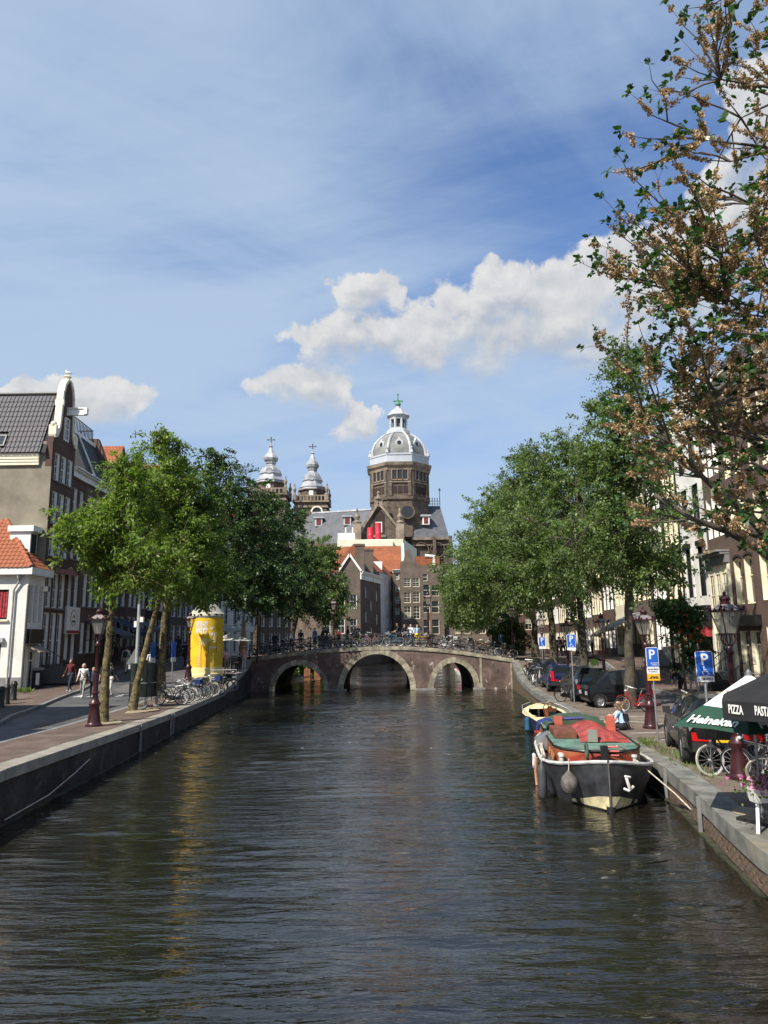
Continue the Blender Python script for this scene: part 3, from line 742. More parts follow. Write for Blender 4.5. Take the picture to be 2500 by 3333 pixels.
c4 = [(1.4, 3.4, 'sash'), (4.7, 7.0, 'sash'), (8.2, 10.2, 'sash'), (11.3, 13.0, 'sash'), (13.9, 15.2, 'sash')]
def stoop(t, u, n=5, w=1.3):
    for i in range(n):
        b = MB(); b.box(u - w / 2, u + w / 2, 0.012, 0.30 + 0.28 * (n - 1 - i), 0.2 * i - (0.15 if i == 0 else 0), 0.2 * (i + 1) - 0.003); b.build('step', M['granite'], t)
    b = MB(); top = 0.2 * n
    for sx in (-w / 2, w / 2):
        b.tube([(u + sx, 0.3 + 0.28 * (n - 1), 0.1), (u + sx, 0.3 + 0.28 * (n - 1), 1.0), (u + sx, 0.25, top + 0.9), (u + sx, 0.06, top + 0.9)], 0.022, 5)
    b.build('stair_railing', M['iron'], t)
t, W = rhouse(31.4, 36.3, 16.5, 'brown house at the right edge with cream windows, partly out of view', BR['brown'], c4, 3, 1.05, M['cream'])
t, W = rhouse(36.3, 39.45, 17.2, 'narrow brown brick house with arched windows beside the nearest lamp', BR['brown'], [(4.6, 7.0, 'tall'), (8.3, 10.6, 'sash'), (11.6, 13.4, 'sash'), (14.2, 15.6)], 2, 0.92, M['cream'],
              extra=[(0.35, 1.45, 0.5, 3.2, 'shop'), (1.75, 2.75, 0.3, 3.2, 'shop')])
for u in (0.82, 2.15):
    for zt in (7.0, 10.6):
        b = MB(); b.prism([(u - 0.55 + 1.1 * i / 6, zt + 0.04 + 0.14 * math.sin(math.pi * i / 6)) for i in range(7)] + [(u + 0.55 - 1.1 * i / 6, zt + 0.16 + 0.14 * math.sin(math.pi * (1 - i / 6))) for i in range(7)], (0, 0.002, 0), (1, 0, 0), (0, 0, 1), (0, 0.05, 0)); b.build('window_arch', BR['dark'], t)
b = MB(); b.box(-0.05, W + 0.05, 0.003, 0.32, 3.45, 4.0); b.build('shop_fascia', M['black'], t); stoop(t, 1.6, 3)
t, W = rhouse(39.45, 42.5, 17.8, 'brown brick house with a tall cream shopfront and white upper windows', BR['brown'], [(8.6, 11.0, 'thin'), (12.2, 14.2, 'thin'), (15.2, 16.5, 'thin')], 3, 0.62, M['white'], r=0.24)
b = MB(); mtx = Matrix.Translation((0, 0, 0))
b.box(0.06, W - 0.06, 0.003, 0.06, -0.2, 7.0, 0)
for u in (0.10, 1.05, 2.0, W - 0.18): b.box(u - 0.08, u + 0.08, 0.06, 0.16, -0.2, 6.9, 0)
b.build('shopfront', M['cream'], t)
for u in (0.2, 1.15, 2.1):
    for (z0, z1) in ((0.9, 3.1), (3.9, 6.5)):
        o_ = add_window(t, Matrix.Translation((0, 0.11, 0)), u, u + 0.72, z0, z1, 0.0, M['cream'], 'bars', M['glassc'])
cornice(t, W, 7.7, M['granite'], h=0.7, d=0.75, ov=0.0); stoop(t, 0.8, 6)
neck = [(0, 17.0), (4.6, 17.0), (4.6, 17.6), (3.6, 18.0), (3.4, 19.6), (3.0, 20.1), (2.3, 20.7), (1.6, 20.1), (1.2, 19.6), (1.0, 18.0), (0, 17.6)]
t, W = rhouse(42.5, 47.05, 17.0, 'white painted house with black window frames and a bell gable', M['whitewall'], [(5.2, 8.3, 'tall'), (9.6, 12.2, 'tall'), (13.2, 15.2, 'tall')], 2, 1.0, M['black'], M['black'], r=0.2, top=neck, corn=False,
              extra=[(0.5, 2.9, 0.6, 3.2, 'shop'), (3.25, 4.2, 0.1, 3.2, 'shop')])
b = MB(); b.box(-0.02, W + 0.02, 0.003, 0.55, 3.7, 4.6); b.build('shop_fascia', M['black'], t)
b = MB(); b.box(0.1, W - 0.1, 0.003, 0.60, 3.85, 4.3); b.build('fascia_board', M['white'], t)
b = MB(); b.box(0.4, 2.5, 0.05, 0.42, 2.75, 3.35); so = b.build('shop_sign', mat('red_sign', (0.33, 0.03, 0.035), 0.6, var=0.4, scale=9), t)
for uu in (1.05, 3.45):
    b = MB(); b.box(uu - 0.62, uu + 0.62, 0.003, 0.14, 8.32, 8.62); b.build('window_head', M['black'], t)
    for du in (-0.85, 0.85):
        b = MB(); b.box(uu + du * 0.82 - 0.12, uu + du * 0.82 + 0.12, 0.003, 0.05, 5.2, 8.3); b.build('shutter', M['white'], t)
stoop(t, 3.7, 5)
t, W = rhouse(47.05, 50.55, 16.6, 'black brick house with cream window jambs next to the white house', BR['black'], [(0.7, 3.0, 'shop'), (5.0, 7.4, 'sash'), (8.6, 10.8, 'sash'), (12.0, 14.0, 'sash')], 3, 0.78, M['cream'])
t, W = rhouse(50.55, 54.2, 16.2, 'dark brown house with white window jambs right of the tall tree trunk', BR['dark'], [(0.8, 3.2, 'sash'), (4.6, 7.0, 'sash'), (8.0, 10.2, 'sash'), (11.2, 13.2, 'sash')], 3, 0.8, M['white']); stoop(t, 0.9, 6)
t, W = rhouse(54.2, 61.2, 15.5, 'wide grey-brown house with a balcony above dark pub awnings', BR['grey'], [(1.0, 3.0, 'shop'), (4.4, 6.8, 'sash'), (7.8, 10.0, 'sash'), (11.0, 13.0, 'sash')], 5, 0.85, M['cream'])
b = MB(); b.box(2.0, 5.0, 0.003, 0.9, 7.2, 7.4); b.build('balcony_floor', M['granite'], t)
b = MB(); b.tube([(2.05, 0.05, 8.2), (2.05, 0.85, 8.2), (4.95, 0.85, 8.2), (4.95, 0.05, 8.2)], 0.03, 5)
for i in range(13): b.tube([(2.05 + i * 0.24, 0.85, 7.4), (2.05 + i * 0.24, 0.85, 8.2)], 0.014, 4)
b.build('balcony_railing', M['iron'], t)
specs = [(61.2, 66, 15.0, 'cream fronted house behind the lime-shirted man', 'cream', 3, 1.0), (66, 70.8, 15.6, 'brown house with a red sign past the cream front', 'brown', 3, 0.9),
         (70.8, 76, 14.8, 'brown brick house with tall white windows near the far lamp', 'red', 4, 0.85), (76, 81.3, 15.8, 'grey brick house right of the far end of the bridge', 'grey', 4, 0.9),
         (81.3, 86, 14.6, 'black fronted house half hidden by the row of elms', 'black', 3, 0.9), (86, 91, 15.6, 'brown house with flag below the elm crowns', 'brown', 4, 0.85),
         (91, 97, 15.0, 'dark brick house far along the right bank', 'dark', 4, 0.9), (97, 103, 14.4, 'brown brick house with cream jambs far along the right bank', 'brown', 5, 0.8),
         (103, 111, 14.2, 'red brick house second from the far end of the right row', 'red', 6, 0.85), (111, 119, 14.6, 'grey brick house at the far end of the right row', 'grey', 6, 0.85)]
for i, (y0, y1, H, lab, wm, n, ww) in enumerate(specs):
    rhouse(y0, y1, H, lab, M['cream'] if wm == 'cream' else BR[wm], [(0.7, 3.1, 'shop'), (4.3, 6.7), (7.7, 9.9), (10.9, 12.7)], n, ww, M['white'] if i % 2 else M['cream'], r=0.28)
# --- tiles
def tile_mesh(name, m_, w=0.25, L=0.38):
    b = MB(); k = 6; th = 0.018; top = []; 
    prof = [(-w / 2 + w * i / k, 0.028 * math.sin(2 * math.pi * i / k) + 0.028) for i in range(k + 1)]
    A = [V(x, 0, z + 0.035) for x, z in prof]; B = [V(x, L, z) for x, z in prof]; C_ = [V(x, 0, z + 0.035 - th) for x, z in prof]
    b.v = [tuple(p) for p in A + B + C_]; n = k + 1
    for i in range(k):
        b.f.append((i, i + 1, n + i + 1, n + i)); b.f.append((2 * n + i, 2 * n + i + 1, i + 1, i)); b.mi += [0, 0]
    return b.mesh(name, m_, smooth=True, uv=False)
def lay_tiles(parent, me, o, u, v, rows, cols, pitch_u, pitch_v, keep):
    """o lower corner, u along eave, v up the slope"""
    u = Vector(u).normalized(); v = Vector(v).normalized(); n = u.cross(v); base = Matrix((( u.x, v.x, n.x), (u.y, v.y, n.y), (u.z, v.z, n.z))).to_4x4()
    cnt = 0
    for j in range(rows):
        for i in range(cols):
            a = (i + 0.5) * pitch_u; c = j * pitch_v
            if not keep(a, c): continue
            q = link('roof_tile', me, parent); p = Vector(o) + u * a + v * (c + rng.uniform(-0.008, 0.008))
            q.matrix_local = Matrix.Translation(p) @ base @ Matrix.Rotation(rng.uniform(-0.015, 0.015), 4, 'Z'); cnt += 1
    return cnt
# --- left bank: white corner house
Y1 = 39.75; YJ = 41.7; X1 = FXL(Y1)
t = thing('corner_house', 'white painted corner house with orange tiled roof and red curtains at the left edge', 'house', (X1, Y1, 1.05))
g0 = 1.05
fr = facade(t, 0, 0, math.pi, 9.0, -0.4, 6.55, [(1.05, 2.55, 4.1, 5.75, 'thin'), (1.25, 2.9, 0.25, 2.75, 'shop'), (4.2, 5.6, 4.1, 5.75), (4.2, 5.6, 0.4, 2.6, 'shop')], M['whitewall'], 0.14, M['cream'], M['black'], M['glass'], name='front_wall')
b = MB()
for i in range(9): b.box(1.14 + i * 0.15, 1.14 + i * 0.15 + 0.11, -0.16, -0.145 - 0.012 * (i % 2) + 0.02, 4.2, 5.65)
c_ = b.build('curtain', M['curtain_red'], t); c_.matrix_local = fr @ Matrix.Translation((0, 0.035, 0))
b = MB(); b.box(0.95, 2.65, 0.003, 0.12, 3.98, 4.09); s_ = b.build('sill', M['cream'], t); s_.matrix_local = fr
b = MB(); b.box(1.1, 3.1, 0.003, 0.2, 2.85, 3.1); s_ = b.build('shop_lintel', M['lead'], t); s_.matrix_local = fr
b = MB(); b.box(0.0, 1.2, 0.003, 0.04, -0.4, 0.95); s_ = b.build('plinth', mat('plinth', (0.2, 0.2, 0.2), 0.8), t); s_.matrix_local = fr
L1 = YJ - Y1
sd_ = facade(t, 0, L1, -math.pi / 2, L1, -0.4, 6.55, [(0.18, 0.55, 3.9, 6.0, 'thin'), (0.78, 1.15, 3.9, 6.0, 'thin'), (1.36, 1.72, 3.9, 6.0, 'thin'), (0.5, 1.3, 0.15, 2.4, 'shop')], M['whitewall'], 0.16, M['white'], M['white'], M['glass'], name='canal_wall')
b = MB(); b.box(0.3, 1.75, 0.003, 0.25, 2.75, 3.55); s_ = b.build('shop_fascia', M['black'], t); s_.matrix_local = sd_
b = MB(); b.prism([(0, 2.7), (0, 2.62), (0.75, 2.25), (0.78, 2.3)], (0.35, 0.003, 0), (0, 1, 0), (0, 0, 1), (1.3, 0, 0)); s_ = b.build('awning', mat('tan_awning', (0.33, 0.27, 0.19), 0.8), t); s_.matrix_local = sd_
b = MB(); b.box(-9.0, 0.34, -0.36, 0.0, 6.56, 6.95); b.box(0.0, 0.34, 0.0, L1 + 0.3, 6.561, 6.949); b.build('gutter_board', M['white'], t)
b = MB(); b.tube([(-0.45, -0.14, 6.55), (-0.45, -0.14, 6.2), (-0.72, -0.11, 5.7), (-0.72, -0.11, 0.0)], 0.055, 8)
b.lathe([(0.06, 0), (0.17, 0.22), (0.18, 0.25)], 8, (-0.45, -0.16, 6.25)); b.build('downpipe', mat('zinc_pipe', (0.32, 0.32, 0.31), 0.6, var=0.2), t, True)
zE, zA = 6.92, 10.35; eX, eY = 0.25, -0.32; aX, aY = -2.95, 2.3
b = MB()
b.quad((-9.0, eY, zE), (eX, eY, zE), (aX, aY, zA), (-9.0, aY, zA)); b.quad((eX, eY, zE), (eX, 6.0, zE), (aX, 6.0, zA), (aX, aY, zA))
b.quad((-9.0, 4.9, zE), (-9.0, aY, zA), (aX, aY, zA), (aX, 4.9, zE)); b.build('roof', mat('roof_under', (0.25, 0.09, 0.05), 0.8), t)
tm = tile_mesh('roof_tile', M['otile'])
sv = V(0, aY - eY, zA - zE); sl = sv.length
k1 = lay_tiles(t, tm, (-4.6, eY - 0.05, zE + 0.0), (1, 0, 0), sv, int(sl / 0.3), int((4.6 + eX) / 0.25), 0.25, 0.3, lambda a, c: (-4.6 + a) < lerp(eX, aX, c / sl) - 0.05)
sv2 = V(aX - eX, 0, zA - zE); sl2 = sv2.length
k2 = lay_tiles(t, tm, (eX + 0.05, eY, zE), (0, 1, 0), sv2, int(sl2 / 0.3), 11, 0.25, 0.3, lambda a, c: a > (aY - eY) * c / sl2 + 0.06 and eY + a < L1 - 0.02)
hd = V(aX - eX, aY - eY, zA - zE); nh = 14; hc = MB(); hc.tube([(0, 0, 0), tuple(hd / nh * 1.12)], [0.14, 0.115], 8); hm = hc.mesh('ridge_tile', M['otile'], smooth=True)
for i in range(nh): q = link('ridge_tile', hm, t); q.location = V(eX, eY, zE + 0.06) + hd * (i / nh)
# dormer
b = MB(); b.box(-1.75, -0.55, 0.95, 1.75, 7.6, 9.15); dm = b.build('dormer', M['white'], t)
b = MB(); b.box(-1.85, -0.35, 0.82, 1.88, 9.16, 9.5); b.build('dormer_roof', M['white'], dm)
b = MB(); b.box(-0.545, -0.53, 1.05, 1.65, 7.85, 9.05); b.build('dormer_pane', M['glass'], dm)
# street camera arm and junction pole on the corner
b = MB(); b.tube([(0.12, -0.18, -0.1), (0.12, -0.18, 5.95)], 0.06, 8); b.tube([(0.12, -0.18, 5.6), (0.95, 0.3, 5.62)], 0.03, 6); b.box(0.75, 1.05, 0.15, 0.4, 5.62, 5.9); b.build('corner_pipe', mat('pole_grey', (0.09, 0.09, 0.09), 0.6), t)

# --- tall stucco-sided gable house
zc = 0.98; Y2b = 44.75; L2 = Y2b - YJ; X2 = FXL(YJ)
t = thing('gable_house', 'tall brown brick gable house with bare stucco side wall and white scrolled gable', 'house', (X2, YJ, 0))
rows = [(2.2, 5.6, 'bars'), (5.9, 8.0, 'bars'), (9.0, 10.7, 'bars'), (10.95, 12.9, 'bars'), (13.6, 15.3, 'bars')]
wins = grid(L2, 3, 0.62, rows, 0.2) + [(L2 / 2 - 0.28, L2 / 2 + 0.28, 16.3, 17.7, 'bars')]
ym = L2 / 2
bell = [(0, 15.9), (L2, 15.9), (L2, 16.25), (L2 - 0.35, 16.4), (L2 - 0.62, 17.2), (L2 - 0.72, 18.4), (L2 - 0.78, 19.3), (L2 - 1.0, 19.95), (ym, 20.35), (1.0, 19.95), (0.78, 19.3), (0.72, 18.4), (0.62, 17.2), (0.35, 16.4), (0, 16.25)]
f2 = facade(t, 0, L2, -math.pi / 2, L2, 0.6, 15.9, [q for q in wins if q[3] < 15.9], BR['red'], 0.14, M['white'], M['white'], M['glass'], top=bell, sill=M['granite'])
add_window(t, f2, L2 / 2 - 0.3, L2 / 2 + 0.3, 16.3, 17.8, -0.05, M['white'], 'bars', M['glass'])
# white scrolled coping of the gable in separate stones
def stone(pts, nm='gable_coping', w=0.42):
    b = MB(); b.tube
    b = MB()
    for (a, z), (a2, z2) in zip(pts, pts[1:]):
        p, q = V(a, -0.12, z), V(a2, -0.12, z2); d_ = (q - p).normalized(); n_ = V(-d_.z, 0, d_.x)
        b.obox((p + q) / 2, V(0, w / 2, 0), (q - p) * 0.53, n_ * 0.10)
    o = b.build(nm, M['cream'], t); o.matrix_local = f2
for s_ in (0, 1):
    mx = (lambda a: a) if s_ == 0 else (lambda a: L2 - a)
    stone([(mx(0.0), 16.25), (mx(0.30), 16.35)]); stone([(mx(0.33), 16.4), (mx(0.52), 16.75), (mx(0.62), 17.2), (mx(0.68), 17.8), (mx(0.72), 18.4)])
    stone([(mx(0.72), 18.4), (mx(0.74), 18.75)], w=0.52); stone([(mx(0.75), 18.75), (mx(0.80), 19.3), (mx(1.0), 19.85), (mx(ym - 0.2), 20.25)])
    b = MB(); b.box(mx(0.02) - 0.17 * (s_), mx(0.02) + 0.17 * (1 - s_) + 0.05, -0.34, 0.12, 16.32, 16.95); b.ball((mx(0.1), -0.1, 17.0), 0.2); o = b.build('gable_vase', M['cream'], t); o.matrix_local = f2
b = MB(); b.lathe([(0.26, 20.22), (0.28, 20.3), (0.14, 20.38), (0.16, 20.5), (0.24, 20.56), (0.2, 20.62)], 8, (ym, -0.12, 0)); o = b.build('gable_top', M['cream'], t); o.matrix_local = f2
b = MB(); b.box(ym - 0.09, ym + 0.09, -0.1, 1.25, 18.0, 18.09); b.box(ym - 0.09, ym + 0.09, -0.1, 1.25, 18.42, 18.5); b.box(ym - 0.03, ym + 0.03, -0.1, 1.2, 18.09, 18.42); b.box(ym - 0.14, ym + 0.14, 1.1, 1.3, 18.05, 18.46); o = b.build('hoist_beam', M['white'], t); o.matrix_local = f2
# stucco side
b = MB(); b.quad((-12, 0, 0.5), (-0.02, 0, 0.5), (-0.02, 0, 15.9), (-12, 0, 15.9)); b.build('stucco_wall', M['stucco'], t)
b = MB(); b.quad((-12, L2, 0.5), (-12, L2, 15.9), (0, L2, 15.9), (0, L2, 0.5)); b.build('back_wall', BR['red'], t)
b = MB(); b.box(-0.42, -0.02, -0.012, 0.006, 14.35, 15.9); b.build('corner_bricks', BR['red'], t)
for i, z0 in enumerate((14.4, 14.58, 14.76, 14.94)):
    b = MB(); b.box(-12, -0.75, -0.14 - 0.03 * i, -0.005, z0, z0 + 0.165); b.build('cornice_board', M['cream'], t)
zr0, zr1, yr = 15.12, 19.45, 1.55
b = MB(); b.quad((-12, -0.25, zr0), (-0.35, -0.25, zr0), (-0.35, yr, zr1), (-12, yr, zr1)); b.quad((-0.35, L2 + 0.2, zr0), (-12, L2 + 0.2, zr0), (-12, yr, zr1), (-0.35, yr, zr1)); b.build('roof', mat('roof_under_d', (0.03, 0.03, 0.032), 0.9), t)
sv = V(0, yr + 0.25, zr1 - zr0); sl = sv.length; tm = tile_mesh('roof_tile', M['dtile'], 0.25, 0.48)
nt_ = lay_tiles(t, tm, (-4.9, -0.3, zr0), (1, 0, 0), sv, int(sl / 0.40), 17, 0.25, 0.40, lambda a, c: not (1.2 < a < 2.0 and 0.4 < c < 1.3))
nt2 = 14
rt = MB(); rt.tube([(0, 0, 0), (0.36, 0, 0)], [0.13, 0.11], 8); rm_ = rt.mesh('ridge_tile', M['dtile'], smooth=True)
for i in range(14): q = link('ridge_tile', rm_, t); q.location = (-5.3 + i * 0.35, yr, zr1 + 0.03)
b = MB(); q0 = V(-3.3, -0.3, zr0) + sv.normalized() * 0.85; nrm = V(1, 0, 0).cross(sv.normalized())
b.obox(q0 + nrm * 0.10, V(0.42, 0, 0), sv.normalized() * 0.42, nrm * 0.06); so = b.build('skylight', M['iron'], t)
b = MB(); b.obox(q0 + nrm * 0.165, V(0.34, 0, 0), sv.normalized() * 0.34, nrm * 0.008); b.build('skylight_pane', M['glass'], so)
# --- next houses along the left bank
angL = -math.pi / 2 - math.atan(0.0455)
def lhouse(y0, y1, H, label, wallm, rows, n, ww, roof='flat', extra=None, r=0.16, revm=None, cz=True, fx=FXL, ang=None, roofm=None):
    xa, xb = fx(y0), fx(y1); W = math.hypot(y1 - y0, xb - xa) - 0.02; zb_ = zl(xa, (y0 + y1) / 2) + 0.1
    a = math.atan2(y0 - y1, xa - xb); t = thing('canal_house', label, 'house', (xb, y1, zb_), a, 'canal houses on the left bank')
    wins = [tuple(q) for q in grid(W, n, ww, rows, 0.2) + (extra or [])]; revm = revm or M['white']
    facade(t, 0, 0, 0, W, -0.8, H, wins, wallm, r, revm, revm, M['glass'], sill=M['granite']); shell(t, W, 11, -0.8, H, wallm)
    if cz: cornice(t, W, H + 0.1, revm)
    if roof == 'gable':
        b = MB(); z = H + 0.1; h = W * 0.62
        b.quad((-0.1, 0, z), (-0.1, -11, z), (W / 2, -11, z + h), (W / 2, 0, z + h)); b.quad((W + 0.1, -11, z), (W + 0.1, 0, z), (W / 2, 0, z + h), (W / 2, -11, z + h)); b.build('roof', roofm or M['otile_far'], t)
        b = MB(); b.add([(W, -0.02, z), (0, -0.02, z), (W / 2, -0.02, z + h)], [(0, 1, 2)]); b.build('gable_wall', wallm, t)
    return t, W
lr = [(0.9, 3.2, 'shop'), (4.0, 6.3, 'bars'), (7.2, 9.3, 'bars'), (10.1, 12.0, 'bars')]
t, W = lhouse(44.77, 47.3, 13.2, 'narrow brown house with white cornice beside the scrolled gable house', BR['red'], [(1.0, 3.0, 'shop'), (4.3, 6.4, 'thin'), (7.4, 9.4, 'thin'), (10.2, 12.0, 'thin')], 2, 0.6)
b = MB(); b.box(0.2, W - 0.2, 0.05, 0.2, 2.6, 4.3); s1 = b.build('hanging_sign', M['white'], t)
b = MB(); b.lathe([(0.5, 0), (0.5, 0.012)], 20, (0, 0, 0)); s2 = b.build('sign_ring', M['black'], s1); s2.matrix_local = Matrix.Translation((W / 2, 0.2, 3.62)) @ Matrix.Rotation(-math.pi / 2, 4, 'X')
b = MB(); b.lathe([(0.46, 0), (0.46, 0.016)], 20); s2 = b.build('sign_disc', M['white'], s1); s2.matrix_local = Matrix.Translation((W / 2, 0.2, 3.62)) @ Matrix.Rotation(-math.pi / 2, 4, 'X')
b = MB(); b.prism([(-0.3, -0.12), (0, -0.22), (0.3, -0.12), (0.12, -0.02), (0, -0.1), (-0.12, -0.02)], (W / 2, 0.217, 3.5), (1, 0, 0), (0, 0, 1), (0, 0.006, 0)); b.build('sign_leaf', M['black'], s1)
for (dx_, dz_, cc) in ((-0.12, 0.05, (0.45, 0.12, 0.06)), (0.0, 0.16, (0.5, 0.07, 0.05)), (0.13, 0.07, (0.5, 0.33, 0.08))):
    b = MB(); b.ball((W / 2 + dx_, 0.218, 3.6 + dz_), 0.09, sc=(1, 0.1, 1)); b.build('sign_berry', mat('berry%d' % int(dx_ * 100), cc, 0.5), s1)
b = MB(); b.box(0.22, W - 0.22, 0.203, 0.212, 2.64, 2.82); b.build('sign_band', mat('red_sign', (0.5, 0.03, 0.035), 0.5), s1)
t, W = lhouse(47.3, 52.2, 12.9, 'brown brick house with dark sloping roof and railed roof terrace', BR['brown'], [(1.0, 3.0, 'shop'), (4.1, 6.3, 'thin'), (7.3, 9.2, 'thin'), (10.0, 11.7, 'thin')], 4, 0.7, cz=True)
b = MB(); H = 12.9
b.quad((W, 0.05, H + 0.1), (0, 0.05, H + 0.1), (0, -1.3, H + 3.4), (W, -1.3, H + 3.4)); b.quad((0, -1.3, H + 3.4), (0, -11, H + 3.4), (W, -11, H + 3.4), (W, -1.3, H + 3.4))
b.quad((W, -11, H), (W, 0.05, H + 0.1), (W, -1.3, H + 3.4), (W, -11, H + 3.4)); b.build('mansard_roof', mat('bitumen', (0.045, 0.047, 0.052), 0.8, var=0.15), t)
b = MB(); b.prism([(0.35, H - 0.4), (0.35, H + 0.5), (-1.0, H + 3.9), (-5, H + 3.9), (-5, H - 0.4)], (-0.02, 0, 0), (0, 1, 0), (0, 0, 1), (0.45, 0, 0)); b.build('fire_wall', BR['brown'], t)
b = MB(); zt = H + 3.4
for i in range(17): b.tube([(0.5 + i * (W - 0.6) / 16, -1.4, zt), (0.5 + i * (W - 0.6) / 16, -1.4, zt + 1.0)], 0.035, 4)
for i in range(20): b.tube([(W - 0.1, -1.4 - i * 0.3, zt), (W - 0.1, -1.4 - i * 0.3, zt + 1.0)], 0.035, 4); b.tube([(0.5, -1.4 - i * 0.3, zt), (0.5, -1.4 - i * 0.3, zt + 1.0)], 0.035, 4)
b.build('railing_bars', M['iron'], t)
b = MB(); b.tube([(0.5, -7.4, zt + 1.08), (0.5, -1.4, zt + 1.08), (W - 0.1, -1.4, zt + 1.08), (W - 0.1, -7.4, zt + 1.08)], 0.05, 5); b.build('hand_rail', M['iron'], t)
b = MB(); b.tube([(W - 1.2, 0.12, H + 0.2), (W - 1.1, -1.15, H + 3.2), (W - 1.1, -1.2, H + 3.35)], 0.07, 6); b.build('downpipe', M['white'], t, True)
b = MB(); b.box(-0.05, W + 0.05, -1.35, -1.15, H + 3.2, H + 3.45); b.build('terrace_edge', M['white'], t)
def FXL2(y): return interp(y, [(52, FXL(52.2)), (64, -21.0), (80, -19.0), (104, -9.0), (118, -3.0)])
more = [(52.2, 57.2, 13.4, 'red brick house with orange tiled gable roof behind the left elms', 'red', 3, 0.9, 'gable', None), (57.2, 62.5, 13.0, 'brown brick house with shop awning left of the advertising column', 'brown', 4, 0.8, 'gable', None),
        (62.5, 68.0, 14.2, 'dark brick house with orange roof half hidden behind the left elms', 'dark', 4, 0.8, 'gable', None), (68.0, 74.0, 13.6, 'grey brick house beyond the left end of the bridge', 'grey', 4, 0.9, 'gable', None),
        (74.0, 81.0, 13.0, 'brown house far along the left bank behind the dark elm', 'brown', 5, 0.8, 'gable', M['dtile_far']), (81.0, 88.0, 13.2, 'white plastered house glimpsed through the far left elm', 'whitewall', 4, 0.8, 'gable', None),
        (88.0, 95.5, 12.6, 'light brown house near the far left corner', 'far', 4, 0.8, 'gable', None)]
for (y0, y1, H, lab, wm, n, ww, rf, rm) in more:
    lhouse(y0, y1, H, lab, M['whitewall'] if wm == 'whitewall' else BR[wm], lr, n, ww, rf, fx=FXL2, roofm=rm)
for (y0, y1, H, lab, wm) in ((8.0, 17.0, 11.0, 'brown canal house just outside the left edge, mirrored in the water', 'brown'), (17.0, 26.5, 10.2, 'red brick house outside the left edge whose shadow crosses the road', 'red')):
    lhouse(y0, y1, H, lab, BR[wm], lr[:3], 5, 1.0, 'flat')
# ---------------------------------------------------------------- houses closing the view
def block(name, label, px0, px1, ptop, Y, D, wallm, wins_px, roof=None, revm=None, framem=None, cat='house', zbot=0.8, r=0.12, gm=None, group=None):
    """front-facing block; window boxes given in photo pixels at distance Y"""
    a, c = P(px0, 2060, Y), P(px1, 2060, Y); W = c.x - a.x; zt = P((px0 + px1) / 2, ptop, Y).z
    t = thing(name, label, cat, (c.x, Y, zbot), math.pi, group)
    wins = []
    for q in wins_px:
        A_, B_ = P(q[0], q[3], Y), P(q[1], q[2], Y); u0 = c.x - B_.x; u1 = c.x - A_.x
        wins.append((max(0.05, u0), min(W - 0.05, u1), A_.z - zbot, B_.z - zbot) + tuple(q[4:]))
    facade(t, 0, 0, 0, W, -0.9, zt - zbot, wins, wallm, r, revm or M['cream'], framem or M['cream'], gm or M['glassc'])
    shell(t, W, D, -0.9, zt - zbot, wallm)
    return t, W, zt - zbot, c
wp = [(1314, 1336, 1882, 1910), (1343, 1365, 1881, 1910), (1314, 1336, 1928, 1962), (1344, 1366, 1927, 1961), (1315, 1337, 1973, 2015), (1345, 1367, 1972, 2014), (1316, 1338, 2033, 2066), (1346, 1368, 2033, 2066)]
t, W, H, c = block('canal_house', 'brown house with white framed window pairs behind the centre of the bridge', 1307, 1369.5, 1838, 118, 9, BR['far'], [q + ('bars',) for q in wp], group='houses closing the canal view')
b = MB(); sh = [(0.4, H), (W - 0.2, H), (W - 1.3, H + 0.6), (W - 1.9, H + 2.2), (W - 2.3, H + 2.7), (1.6, H + 2.3), (1.0, H + 0.6)]
sh = [(0.0, H - 0.01), (W, H - 0.01), (W, H + 0.5), (W - 0.5, H + 0.7), (W - 0.9, H + 2.4), (W - 1.6, H + 2.6), (0.9, H + 0.5), (0, H + 0.1)]
b.prism(sh, (0, -0.4, 0), (1, 0, 0), (0, 0, 1), (0, 0.4, 0)); b.build('gable', BR['far'], t)
wp = [(1376, 1391, 1868, 1890), (1378, 1398, 1903, 1940), (1405, 1428, 1905, 1940), (1378, 1398, 1957, 1994), (1406, 1428, 1956, 1995), (1379, 1399, 2017, 2064), (1407, 1429, 2016, 2064)]
t, W, H, c = block('canal_house', 'brown house with tall white window frames left of the right-hand elms', 1369.8, 1447, 1841, 118, 9, BR['far'], [q + ('thin',) for q in wp], gm=M['glass'], group='houses closing the canal view')
b = MB(); b.box(0.5, 4.5, -4, -0.3, H + 0.02, H + 1.6); b.build('roof', M['otile_far'], t)
b = MB(); b.tube([(1.4, -0.3, H), (1.4, -0.3, H + 1.6), (2.9, -0.3, H + 1.7)], 0.28, 8); b.build('vent_duct', M['white'], t, True)
t, W, H, c = block('canal_house', 'narrow brown house with small white windows by the alley', 1281, 1306.6, 1856, 120.5, 9, BR['far'], [(1287, 1299, 1868, 1886, 'thin'), (1288, 1300, 1908, 1925, 'thin'), (1288, 1300, 1945, 1963, 'thin'), (1288, 1300, 1980, 2000, 'thin')], revm=M['white'], framem=M['white'], group='houses closing the canal view')
cornice(t, W, H + 0.1, M['white'], h=0.5)
wp = [(1452, 1470, 1900, 1940), (1452, 1470, 1960, 2000), (1480, 1500, 1900, 1940), (1480, 1500, 1960, 2000), (1510, 1530, 1900, 1940), (1510, 1530, 1960, 2000), (1480, 1500, 2020, 2062), (1510, 1530, 2020, 2062), (1540, 1560, 1960, 2000), (1560, 1580, 2020, 2062)]
t, W, H, c = block('canal_house', 'brown house mostly hidden by elms behind the right end of the bridge', 1447.5, 1600, 1850, 119, 9, BR['far'], [q + ('bars',) for q in wp], group='houses closing the canal view')
